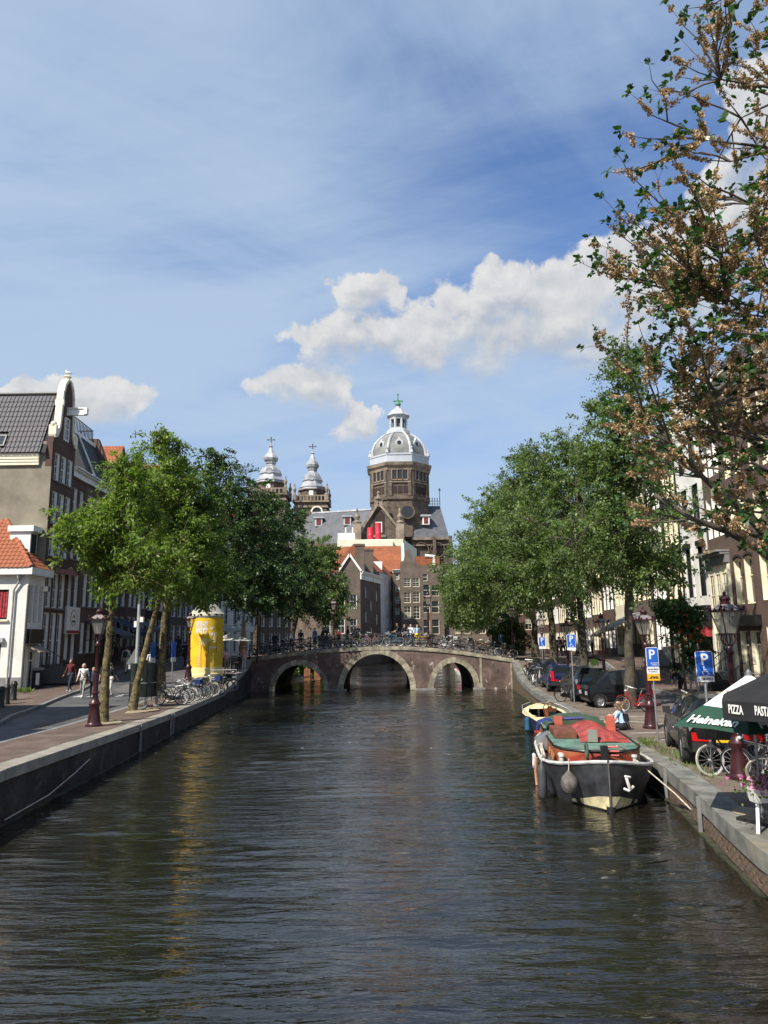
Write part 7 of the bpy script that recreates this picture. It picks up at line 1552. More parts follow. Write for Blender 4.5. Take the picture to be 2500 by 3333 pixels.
    b = MB(); b.ball(HT + V(.07, 0, .0), 0.045, sc=(1.2, 1, 1)); b.build('headlamp', chrome, t, True, False)
    return t
BP = {'step': bike_proto('step'), 'dia': bike_proto('dia')}; bused = {'step': 0, 'dia': 0}
bask = MB(); bask.hexa([(-.13, -.16, 0), (.13, -.16, 0), (.13, .16, 0), (-.13, .16, 0)], [(-.17, -.2, .24), (.17, -.2, .24), (.17, .2, .24), (-.17, .2, .24)])
ME_BK = {}
def bicycle(x, y, z, rz, color, label, group, style='step', lean=0.1, basket=None, tyre=None, steer=0.0):
    p = BP[style]; t = p if not bused[style] else copy_tree(p); bused[style] += 1
    t.location = (x, y, z); t.rotation_mode = 'XYZ'; t.rotation_euler = (lean, 0, rz); tag(t, label, 'bicycle', group)
    for c in t.children:
        n = c.name.split('.')[0]
        if n in ('frame', 'fork', 'mudguard', 'chain_case', 'wheel'):
            c.material_slots[0].link = 'OBJECT'
            c.material_slots[0].material = (palew if tyre else rub) if n == 'wheel' else (BCOL[color] if n in ('frame', 'fork') or color in ('red', 'white') else BCOL['black'])
    old = [c for c in t.children if c.name.startswith('basket')]
    for c in old: bpy.data.objects.remove(c)
    if basket:
        if basket not in ME_BK: ME_BK[basket] = bask.mesh('basket', BCOL[basket] if basket in BCOL else basket)
        k = link('basket', ME_BK[basket], t); k.location = (0.58, 0, 0.80)
    return t
lb = 'parked bicycles'
# bridge, along the near railing
cols = ['black', 'black', 'grey', 'blue', 'black', 'white', 'beige', 'black', 'teal', 'green', 'black', 'black', 'grey', 'yellow', 'black', 'pink', 'brown', 'black', 'teal', 'blue', 'black', 'grey', 'yellow', 'black', 'grey', 'white', 'black', 'black', 'black', 'orange', 'black', 'black', 'grey', 'brown']
xs = np.linspace(-9.6, 9.2, len(cols)); rb = random.Random(12)
for i, (x, c) in enumerate(zip(xs, cols)):
    x += rb.uniform(-.15, .15); y = 55.25 + (i % 3) * 0.42 + rb.uniform(-.05, .05); a = rb.choice((0, math.pi)) + rb.uniform(-.35, .35); sl = math.atan2(zb(x + .5) - zb(x - .5), 1.0) * math.cos(a)
    o = bicycle(x, y, zb(x) + 0.0, a, c, '%s bicycle, %s from the left along the bridge railing' % (c, ORD[i]), 'bicycles parked along the bridge railing', 'step' if i % 2 else 'dia', rb.uniform(-.12, .12), basket=('black' if i % 5 == 2 else ('white' if i in (25,) else None)), tyre=(i % 7 == 5))
    o.rotation_euler[1] = -sl
# left quay bunch
lcols = ['grey', 'black', 'white', 'grey', 'blue', 'black', 'teal', 'white', 'blue', 'orange', 'black', 'grey']
for i, c in enumerate(lcols):
    px_ = 520 + i * 15.5; Y = 34.6 + i * 0.78 + rb.uniform(-.2, .2); x = P(px_ + 38, 2200, Y).x
    o = bicycle(x, Y, zl(x, Y), rb.uniform(-.5, .2) + (math.pi if i % 3 == 0 else 0), c, '%s bicycle, %s from the front in the bunch on the left quay' % (c, ORD[i]), 'bicycles bunched on the left quay', 'step' if i % 2 else 'dia', rb.uniform(-.15, .15), basket='blue' if i in (4, 8) else ('black' if i == 10 else None), tyre=(i in (2, 7)))
# right side
bicycle(10.35, 30.5, 0.72, 0.35, 'red', 'bright red bicycle leaning on the tall elm by the microvan', lb, 'step', -0.12).rotation_euler[2] = math.pi + 0.12
o = bicycle(P(1858, 2250, 36.6).x - 0.2, 35.9, 0.72, 0.25, 'black', 'black bicycle behind the dark blue sign pole near the blue hatchback', lb, 'dia', 0.08)
for i, (px_, Y, c, a) in enumerate(((1718, 50.2, 'orange', 1.1), (1727, 49.0, 'grey', 1.0), (1737, 48.2, 'black', 0.9), (1742, 47.2, 'grey', 1.1), (1748, 46.3, 'brown', 0.8), (1752, 45.2, 'white', 1.0))):
    x = P(px_, 2180, Y).x; bicycle(x, Y, zr(x, Y), a, c, '%s bicycle, %s from the bridge in the row before the black estate car' % (c, ORD[i]), 'bicycles behind the black estate car', 'step' if i % 2 else 'dia', rb.uniform(-.15, .1), tyre=(i in (1, 4)))
bicycle(7.95, 17.05, 0.72, 0.12, 'black', 'black bicycle with a front crate beside the sign pole and SUV', lb, 'step', 0.06, basket='black', tyre=True).rotation_euler[2] = math.pi + 0.15
bicycle(8.2, 16.2, 0.72, 2.3, 'black', 'black bicycle seen end-on with a raised silver handlebar', lb, 'dia', -0.1)
bicycle(8.5, 15.6, 0.72, 0.25, 'brown', 'brown bicycle tipping over with white mudguards', lb, 'step', -0.42, tyre=True).rotation_euler[2] = math.pi - 0.35
bicycle(9.3, 16.9, 0.72, 0.1, 'orange', 'orange-framed bicycle behind the near bunch', lb, 'dia', 0.08)
bicycle(9.55, 15.4, 0.72, -0.2, 'grey', 'grey bicycle at the right edge behind the flower boxes', lb, 'dia', 0.05)
bicycle(9.75, 16.2, 0.72, 0.3, 'black', 'dark bicycle with rear rack at the right edge', lb, 'step', 0.05)
bicycle(17.6, 38.6, zr(17.6, 38.6) + 0.1, 0.6, 'grey', 'grey bicycle leaning before the stone stoops', lb, 'step', 0.1, tyre=True); bicycle(18.2, 36.6, zr(18, 36) + 0.1, 0.2, 'black', 'black bicycle against the stoop railing by the nearest lamp', lb, 'dia', 0.1)
# ---------------------------------------------------------------- cars
tyre_m = rub; alloy = mat('alloy', (0.45, 0.46, 0.47), 0.35, 0.8, var=0.1); cglass = glassmat('car_glass', (0.012, 0.015, 0.018), 0.03); red_l = mat('tail_red', (0.5, 0.012, 0.012), 0.2, var=0.1, coat=0.5); plate_y = mat('plate_yellow', (0.75, 0.48, 0.02), 0.4); trim = mat('car_trim', (0.02, 0.02, 0.021), 0.55)
def car(label, x, y, z, rz, paint, st, wb, wr, tw, name='parked_car', cat='car', light='tall', detail=1, roof_rails=False, group='cars parked along the right quay'):
    """st: stations front..rear (x, zlow, zbelt, ztop, hw, hwtop, cabin flag). local +x is forward"""
    t = thing(name, label, cat, (x, y, z), rz, group); n = len(st); rings = []
    for (sx_, zl_, zbt, zt, hw, ht, cab) in st:
        h = [(hw * .88, zl_), (hw * .98, zl_ + .12), (hw, lerp(zl_, zbt, .55)), (hw * .97, zbt), (ht, lerp(zbt, zt, .90) if cab else zt - .02), (ht * .8, zt), (0, zt + .015)]
        rings.append([V(sx_, 0, zl_)] + [V(sx_, a, b_) for a, b_ in h] + [V(sx_, -a, b_) for a, b_ in h[-2::-1]])
    m_ = len(rings[0]); body = MB(); gl_ = {'side_window': [MB(), MB()], 'windscreen': [MB()], 'rear_window': [MB()]}
    for i in range(n - 1):
        c0, c1 = st[i][6], st[i + 1][6]
        for j in range(m_):
            j2 = (j + 1) % m_; q = [rings[i][j], rings[i][j2], rings[i + 1][j2], rings[i + 1][j]]; tgt = body
            side = j in (4, 9)
            if side and c0 and c1: tgt = gl_['side_window'][0 if j == 4 else 1]
            elif (c0 or c1) and not (c0 and c1) and j in (5, 6, 7, 8): tgt = gl_['windscreen'][0] if c1 else gl_['rear_window'][0]
            tgt.quad(*q[::-1])
    body.f.append(tuple(range(len(body.v), len(body.v) + m_))); body.mi.append(0); body.v += [tuple(p) for p in rings[0]]
    body.f.append(tuple(range(len(body.v), len(body.v) + m_))[::-1]); body.mi.append(0); body.v += [tuple(p) for p in rings[-1]]
    bo = body.build('body', paint, t, True, False)
    for k_, L in gl_.items():
        for g_ in L:
            if g_.f: g_.build(k_, cglass, t, False, False)
    cab_i = [i for i in range(n) if st[i][6]]
    for i in cab_i[1:-1]:
        for s_ in (-1, 1): a, c = V(st[i][0], s_ * st[i][4] * .975, st[i][2]), V(st[i][0], s_ * (st[i][5] + .01), lerp(st[i][2], st[i][3], .9)); b = MB(); b.bar(a, c, .09, .03, up=(0, s_, 0.2)); b.build('pillar', trim, t)
    for wx in wb:
        for s_ in (-1, 1):
            b = MB(); b.lathe([(wr * .55, -.1), (wr * .96, -.1), (wr, -.06), (wr, .06), (wr * .96, .1), (wr * .62, .1)], 20, cap=False); w = b.build('wheel', tyre_m, t, True, False); w.matrix_local = Matrix.Translation((wx, s_ * (tw - .085), wr)) @ Matrix.Rotation(-s_ * math.pi / 2, 4, 'X')
            b = MB(); b.lathe([(wr * .64, .04), (wr * .62, .085), (wr * .5, .06), (wr * .2, .07), (wr * .14, .09), (0, .09)], 20, cap=False)
            for k_ in range(5): g_ = k_ * 2 * math.pi / 5; b.obox((wr * .36 * math.cos(g_), wr * .36 * math.sin(g_), .08), V(math.cos(g_), math.sin(g_), 0) * wr * .25, V(-math.sin(g_), math.cos(g_), 0) * wr * .07, (0, 0, .012))
            b.build('rim', alloy, w, True, False)
            b = MB(); q = np.linspace(0.15, math.pi - .15, 10)
            for u, v_ in zip(q, q[1:]):
                A = [V(wx + (wr + d_) * math.cos(w_), s_ * (tw - .0), wr + (wr + d_) * math.sin(w_)) for w_, d_ in ((u, .01), (u, .07), (v_, .07), (v_, .01))]; b.hexa([p + V(0, -s_ * .05, 0) for p in A], [p + V(0, s_ * .012, 0) for p in A])
            b.build('wheel_arch', trim, t)
    xr, zl_, zbt, zt, hw, ht, _ = st[-1]; x2 = st[-2]
    for s_ in (-1, 1):
        b = MB()
        if light == 'tall': b.box(xr - .03, xr + .16, s_ * hw * .82 - .09, s_ * hw * .82 + .09, zbt - .12, zbt + .36)
        elif light == 'wide': b.box(xr - .035, xr + .14, s_ * hw * .68 - .21, s_ * hw * .68 + .21, zbt - .20, zbt - .02)
        else: b.box(xr - .03, xr + .1, s_ * hw * .84 - .08, s_ * hw * .84 + .08, zbt - .35, zbt - .05)
        b.build('tail_light', red_l, t)
        b = MB(); b.box(xr - .04, xr + .1, s_ * hw * .68 - .2, s_ * hw * .68 + .2, zl_ + .22, zl_ + .30); b.build('reflector', red_l, t)
        fx_ = st[0][0]; b = MB(); b.box(fx_ - .12, fx_ + .02, s_ * st[0][4] * .72 - .12, s_ * st[0][4] * .72 + .12, st[0][2] - .18, st[0][2] - .02); b.build('headlight', M['glass'] if detail else chrome, t)
        i0 = cab_i[0]; b = MB(); mxx = st[i0][0] - .1; b.box(mxx - .07, mxx + .09, s_ * (st[i0][4] + .09) - .09, s_ * (st[i0][4] + .09) + .09, st[i0][2] + .02, st[i0][2] + .19); b.build('mirror', trim, t)
        b = MB(); b.box(-.9 + .3, -.75 + .3, s_ * (hw + .005) - .02, s_ * (hw + .005) + .02, st[n // 2][2] - .12, st[n // 2][2] - .08); b.build('door_handle', trim, t)
    b = MB(); b.box(xr - .07, xr + .12, -hw * .93, hw * .93, zl_ - .02, zl_ + .20); b.build('bumper', trim, t)
    b = MB(); b.box(xr - .05, xr, -.26, .26, lerp(zl_, zbt, .32), lerp(zl_, zbt, .32) + .11); b.build('number_plate', plate_y if detail else M['black'], t)
    if roof_rails:
        for s_ in (-1, 1): b = MB(); b.tube([(st[cab_i[1]][0], s_ * ht * .9, zt_r + .0) for zt_r in (st[cab_i[1]][3] + .03,)] + [(st[cab_i[-2]][0], s_ * ht * .9, st[cab_i[-2]][3] + .03)], .025, 5); b.build('roof_rail', chrome, t)
    return t
def paint(n, c): return mat('paint_' + n, c, 0.28, 0.0, var=0.03, coat=0.35, spec=0.35)
SUV = [(2.2, .42, .68, .74, .72, .55, 0), (2.05, .30, .80, .90, .88, .70, 0), (1.25, .26, .98, 1.06, .92, .78, 0), (.98, .26, 1.02, 1.12, .92, .76, 0), (.35, .26, 1.04, 1.58, .92, .63, 1), (-.3, .26, 1.04, 1.66, .92, .65, 1), (-1.1, .26, 1.06, 1.66, .92, .64, 1), (-1.75, .28, 1.10, 1.60, .91, .60, 1), (-2.12, .36, 1.08, 1.14, .88, .74, 0), (-2.2, .42, .86, 1.0, .84, .72, 0)]
HB_ = [(1.95, .40, .60, .66, .66, .5, 0), (1.8, .28, .74, .84, .80, .65, 0), (1.1, .25, .90, .98, .83, .7, 0), (.9, .25, .94, 1.04, .83, .7, 0), (.25, .25, .96, 1.44, .83, .58, 1), (-.5, .25, .97, 1.50, .83, .6, 1), (-1.2, .26, 1.0, 1.47, .83, .57, 1), (-1.6, .28, 1.02, 1.38, .82, .53, 1), (-1.88, .34, .98, 1.04, .80, .66, 0), (-1.95, .40, .80, .9, .76, .64, 0)]
EST = [(x * 1.16, a, b_ * .97, c * .97, d * 1.05, e * 1.05, f_) for x, a, b_, c, d, e, f_ in HB_]
aq = math.pi / 2 - math.atan(0.0727)
car('black SUV parked behind the nearest bicycles with red rear lights', 8.67, 19.84, 0.72, math.radians(76), paint('black', (0.006, 0.006, 0.007)), SUV, (1.35, -1.38), .36, .925, light='wide', roof_rails=True)
car('dark blue-black crossover half hidden behind the black microvan', 10.05, 37.0, 0.72, aq, paint('navy', (0.010, 0.017, 0.028)), SUV, (1.35, -1.38), .36, .925, light='wide')
car('small blue hatchback with tall red rear lights', 10.2, 43.2, 0.74, aq, paint('blue', (0.008, 0.016, 0.065)), HB_, (1.22, -1.2), .30, .835, light='tall')
car('black estate car nearest the bridge', 10.55, 48.3, 0.99, aq, paint('black', (0.006, 0.006, 0.007)), EST, (1.4, -1.38), .32, .875, light='wide').rotation_euler[1] = -0.12
VAN = [(1.45, .42, .74, .80, .58, .5, 0), (1.36, .28, .86, .95, .66, .6, 0), (1.0, .26, .98, 1.06, .68, .6, 0), (.42, .25, 1.0, 1.55, .68, .55, 1), (-.2, .25, 1.0, 1.64, .68, .56, 1), (-.9, .25, 1.0, 1.64, .68, .56, 1), (-1.32, .27, 1.0, 1.60, .67, .54, 1), (-1.44, .34, .95, 1.02, .66, .58, 0), (-1.48, .40, .8, .9, .62, .55, 0)]
car('black two-seat microvan parked nose to the canal behind the elm', 10.35, 33.1, 0.72, math.pi + 0.05, paint('matt_black', (0.005, 0.005, 0.006)), VAN, (.92, -.95), .27, .685, name='microvan', cat='van', light='small', detail=0)
# ---------------------------------------------------------------- boats
hullm = mat('hull_black', (0.035, 0.037, 0.042), 0.5, var=0.35, scale=2.2, bump=0.2, var2=((0.085, 0.08, 0.072), 0.8)); boot = mat('boot_cream', (0.62, 0.55, 0.33), 0.7, var=0.2, scale=4, var2=((0.30, 0.2, 0.1), 0.5)); rustm = mat('cabin_rust', (0.30, 0.085, 0.035), 0.5, var=0.15, scale=2, var2=((0.2, 0.07, 0.035), 0.5)); redm = mat('boat_red', (0.36, 0.045, 0.03), 0.5, var=0.15, scale=2); railw = mat('rail_white', (0.52, 0.52, 0.50), 0.6, var=0.2, scale=4); dgreen = mat('deck_green', (0.12, 0.22, 0.17), 0.7, var=0.3, scale=3, var2=((0.2, 0.17, 0.13), 0.6)); canvasg = mat('canvas_green', (0.045, 0.075, 0.045), 0.8, var=0.2, scale=3); blue_t = mat('tarp_blue', (0.02, 0.04, 0.17), 0.6, var=0.2, scale=4); rope = mat('rope', (0.48, 0.43, 0.34), 0.9, var=0.2, scale=10); redtarp = mat('tarp_red', (0.33, 0.055, 0.045), 0.6, var=0.3, scale=3)
def barge():
    t = thing('barge', 'old black-hulled barge with rust red cabin moored bow-on at the right quay', 'boat', (5.0, 16.8, 0), -math.atan(0.135))
    S = [(0.0, .02, .02, 1.10), (.12, .30, .06, 1.08), (.35, .66, .26, 1.02), (.7, .98, .58, .95), (1.2, 1.22, .88, .89), (1.9, 1.34, 1.12, .84), (3.0, 1.33, 1.22, .80), (5.0, 1.28, 1.18, .80), (6.2, 1.12, .95, .84), (6.9, .9, .6, .9), (7.3, .5, .22, .94)]
    b = MB(); c = MB(); ring = []
    lev = [(-.4, .8), (-.02, .97), (.06, 1.0), (.30, None), (1.0, None)]
    def sec(s_, hd, hw, zd):
        f = [(hw * .85, -.4), (hw, 0.0), (lerp(hw, hd, .12), .10), (lerp(hw, hd, .45), .36), (lerp(hw, hd, .8), .66 * zd), (hd, zd)]
        return [V(-x, s_, z) for x, z in f[::-1]] + [V(x, s_, z) for x, z in f]
    rings = [sec(*q) for q in S]; b.loft(rings, closed=False)
    b.build('hull', hullm, t, True)
    c.add([rings[-1][i] for i in range(12)], [tuple(range(12))[::-1]]); c.build('transom', hullm, t)
    d = MB(); dk_ = [V(0, 0, 0)]
    for (p, q) in zip(rings, rings[1:]): d.quad(p[0] + V(0.02, 0, -.06), p[11] + V(-.02, 0, -.06), q[11] + V(-.02, 0, -.06), q[0] + V(.02, 0, -.06))
    d.build('deck', mat('deck_dark', (0.10, 0.09, 0.08), 0.8), t)
    for s_, i in ((-1, 0), (1, 11)):
        b = MB(); b.tube([r_[i] + V(0, 0, -.02) for r_ in rings], .042, 6); b.build('rubbing_rail', railw, t, True)
    for s_ in (-1, 1):       # pale boot top at the stem
        b = MB(); q = []
        for (sy_, h0, h1) in ((0.0, .04, .34), (.2, .04, .30), (.5, .04, .20), (.9, .04, .10)):
            def hx(z, sy_=sy_):
                for A_, B_ in zip(S, S[1:]):
                    if A_[0] <= sy_ <= B_[0]:
                        f_ = (sy_ - A_[0]) / (B_[0] - A_[0]); hd, hw = lerp(A_[1], B_[1], f_), lerp(A_[2], B_[2], f_); zd = lerp(A_[3], B_[3], f_)
                        return interp(z, [(0, hw), (.10, lerp(hw, hd, .12)), (.36, lerp(hw, hd, .45)), (.66 * zd, lerp(hw, hd, .8)), (zd, hd)])
            q.append((V(s_ * (hx(h0) + .012), sy_ - .012, h0), V(s_ * (hx(h1) + .012), sy_ - .012, h1)))
        for (a, a1), (e, e1) in zip(q, q[1:]): b.quad(*( (a, e, e1, a1) if s_ > 0 else (e, a, a1, e1)))
        b.build('boot_top', boot, t)
    b = MB(); b.tube([(0, -.01, -.2), (0, -.01, 1.12)], .02, 6); b.build('stem_post', mat('stem', (0.10, 0.085, 0.075), 0.7, var=0.3), t, True)
    # trunk cabin with a rounded front
    pl = [(-1.02, 6.3), (-1.06, 3.0), (-1.04, 1.7), (-.86, 1.18), (-.45, .88), (0, .76), (.45, .88), (.86, 1.18), (1.04, 1.7), (1.06, 3.0), (1.02, 6.3)]; z0, z1 = .72, 1.18
    b = MB()
    for (a, e), (a2, e2) in zip(pl, pl[1:]): b.quad((a2, e2, z0), (a, e, z0), (a, e, z1 - .04 * (e < 1)), (a2, e2, z1 - .04 * (e2 < 1)))
    b.build('cabin_side', rustm, t)
    for s_ in (-1, 1):
        b = MB(); P3 = [(s_ * .44, .875), (s_ * .08, .765)]
        b.add([V(s_ * .06, .75, z0 + .06), V(s_ * .84, 1.13, z0 + .05), V(s_ * .72, 1.02, z1 - .16), V(s_ * .42, .85, z1 - .05), V(s_ * .06, .75, z1 - .07)], [(0, 1, 2, 3, 4) if s_ > 0 else (4, 3, 2, 1, 0)]); b.build('bow_panel', redm, t)
    b = MB(); b.tube([(a, e, z1) for a, e in pl], .03, 6); b.build('cabin_edge', M['black'], t, True)
    b = MB(); b.add([V(a * .97, e + .02, z1 - .005) for a, e in pl], [tuple(range(len(pl)))[::-1]]); b.build('cabin_roof', dgreen, t)
    for yy in (1.55, 1.95, 2.5):
        b = MB(); b.lathe([(.09, 0), (.115, .03), (.08, .04), (.08, .0)], 12, cap=False); o = b.build('porthole', mat('porthole_brass', (0.45, 0.20, 0.08), 0.5), t); o.matrix_local = Matrix.Translation((-1.045 - .01, yy, .95)) @ Matrix.Rotation(-math.pi / 2, 4, 'Y')
        b = MB(); b.lathe([(.08, 0), (.08, .01)], 12); b.build('porthole_pane', M['glass'], o)
    # wheelhouse block, tarps, hatch
    b = MB(); b.box(-.9, -.3, 3.0, 4.6, 1.19, 1.36); b.build('deckhouse', mat('deckhouse', (0.17, 0.06, 0.035), 0.6, var=0.25, scale=3), t)
    b = MB(); rr_ = random.Random(3); g_ = [[V(lerp(-.3, .98, i / 6), 2.3 + j * .42, 1.20 + (.27 * math.sin(math.pi * min(1, i / 5.0 + .05)) ** .6 if 0 < j < 7 else .0) + rr_.uniform(-.03, .03)) for i in range(7)] for j in range(8)]
    for r_, q_ in zip(g_, g_[1:]):
        for i in range(6): b.quad(r_[i], r_[i + 1], q_[i + 1], q_[i])
    b.build('red_tarpaulin', redtarp, t, True)
    b = MB(); b.box(-.12, .12, 2.22, 2.3, 1.2, 1.5); b.build('hatch', mat('hatch_grey', (0.2, 0.2, 0.17), 0.7), t)
    b = MB(); rr_ = random.Random(4); b.loft([[V(x * .3 - .95, 4.4 + k * .2, 1.2 + h * .6 + rr_.uniform(-.03, .03)) for x, h in ((-1, .0), (-.8, .35), (0, .5), (.6, .42), (1, .0))] for k in range(4)], closed=False); b.build('blue_tarpaulin', blue_t, t, True)
    for x in (-.62, .86): b = MB(); b.box(x - .12, x + .12, 4.6, 4.8, 1.2, 1.58); b.build('post_box', mat('post_red', (0.42, 0.10, 0.06), 0.6), t)
    b = MB(); b.tube([(-.5, 4.7, 1.50), (.1, 4.7, 1.53)], .045, 6); b.build('blue_pole', blue_t, t, True)
    b = MB(); rr_ = random.Random(5); b.loft([[V(x * .85, 5.0 + k * .45, .95 + h * (.50 + .06 * (k % 2))) for x, h in ((-1.2, 0), (-1.0, .7), (-.5, .98), (.2, 1.02), (.9, .8), (1.2, 0))] for k in range(5)], closed=False); b.build('canvas_cover', canvasg, t, True)
    b = MB(); b.add([V(x * .85, 5.0, .95 + h * .50) for x, h in ((-1.2, 0), (-1.0, .7), (-.5, .98), (.2, 1.02), (.9, .8), (1.2, 0))], [(5, 4, 3, 2, 1, 0)]); b.build('canvas_end', canvasg, t)
    # windlass on the foredeck
    b = MB(); b.box(-.08, .08, .42, .56, .95, 1.36); b.build('bitt_post', M['black'], t)
    o = link('gear_wheel', torus(.17, .03, 18, 5).mesh('gear_wheel', mat('gear_green', (0.05, 0.09, 0.06), 0.6), True, False), t); o.matrix_local = Matrix.Translation((-.38, .62, 1.22)) @ Matrix.Rotation(math.pi / 2, 4, 'Z')
    b = MB(); b.tube([(-.38, .62, 1.22), (.42, .62, 1.22)], .035, 6); b.lathe([(.1, -.12), (.1, .12)], 10, (0, 0, 0)); b.build('windlass_shaft', M['iron'], t, True)
    b = MB()
    for k in range(6): b.tube([(.0, .62 + .11 * math.cos(k), 1.22 + .11 * math.sin(k)), (.34, .62 + .11 * math.cos(k), 1.22 + .11 * math.sin(k))], .022, 5)
    b.build('windlass_drum', mat('drum_pink', (0.5, 0.12, 0.11), 0.6), t)
    for x in (-.62, .78):   # bollards on the side deck
        b = MB(); 
        for dy in (0, .2): b.lathe([(.05, 0), (.05, .16), (.075, .17), (.07, .22), (0, .23)], 10, (x - .3 if x < 0 else x, 1.05 + dy, .86))
        b.build('mooring_bitts', railw, t, True)
    b = MB(); b.tube([(-1.25, 2.2, .85), (-1.28, 2.6, 1.0), (-1.22, 3.2, 1.0), (-1.27, 3.9, .88)], .05, 6); b.build('rope_coil', rope, t, True)
    o = link('life_ring', torus(.16, .05, 18, 6).mesh('life_ring', railw, True, False), t); o.matrix_local = Matrix.Translation((-1.44, 3.3, .55)) @ Matrix.Rotation(math.pi / 2, 4, 'Z')
    b = MB(); b.tube([(-1.40, 2.9, .7), (-1.44, 2.95, .35), (-1.42, 2.9, .0)], .04, 6); b.build('hanging_rope', mat('rope_orange', (0.42, 0.2, 0.12), 0.9), t, True)
    b = MB(); b.obox((-1.1, 3.8, 1.0), V(.18, 0, .1), V(0, .3, 0), V(-.08, 0, .16)); b.build('metal_chute', M['zinc'], t)
    b = MB(); b.tube([(.36, .02, .80), (.40, .0, .62), (.43, .02, .52)], .045, 6); b.tube([(.28, .06, .50), (.40, .0, .46), (.56, .16, .54)], .04, 6); b.tube([(.33, .02, .84), (.48, .1, .80)], .035, 6); o = b.build('anchor', mat('anchor_paint', (0.66, 0.62, 0.6), 0.5, var2=((0.5, 0.06, 0.07), 0.9), scale=3), t, True); o.location = (0.09, 0.02, 0.1); o.scale = (0.8, 0.8, 0.8)
    return t
bt = barge()
def fender(label, p, kind):
    t = thing('boat_fender', label, 'fender', p)
    if kind == 'ball': b = MB(); b.lathe([(.02, .32), (.06, .28), (.17, .16), (.20, .05), (.19, -.05), (.13, -.15), (.0, -.19)], 14); b.build('fender_body', mat('fender_grey', (0.12, 0.11, 0.095), 0.7, var=0.3, scale=6), t, True); top = .32
    else: b = MB(); b.lathe([(.03, .42), (.05, .36), (.10, .28), (.115, .15), (.115, -.3), (.08, -.40), (0, -.42)], 12); b.build('fender_body', mat('fender_dark', (0.05, 0.052, 0.056), 0.6, var=0.2), t, True); top = .42
    b = MB(); b.tube([(0, 0, top - .02), (0.04, .05, top + .25)], .012, 4); b.build('cord', rope, t)
fender('round grey-brown ball fender hanging from the barge bow', (4.22, 17.32, 0.50), 'ball'); fender('long dark cylinder fender on the left side of the barge', (3.78, 18.2, 0.45), 'tall')
def roped(label, pts, r=.018): t = thing('mooring_rope', label, 'rope', pts[0]); o = Vector(pts[0]); b = MB(); b.tube([Vector(p) - o for p in pts], r, 5); b.build('rope_line', rope, t, True)
roped('mooring rope from the barge bow to the quay wall', [(5.95, 17.7, .95), (6.15, 17.2, .7), (6.4, 16.7, .42), (6.42, 15.9, .25)])
roped('thin line from the barge cabin to the quay edge', [(5.5, 17.7, 1.3), (6.0, 18.2, 1.1), (6.7, 19.0, .76)])
roped('rope from the cream boat towards the barge', [(6.9, 29.6, .6), (6.6, 27.5, .75), (6.5, 25.2, .95)])
roped('slack white rope along the foot of the left quay wall', [(-8.30, 16.3, .12), (-8.33, 18.4, .2), (-8.38, 19.9, .42), (-8.42, 21.0, .62)], .014)
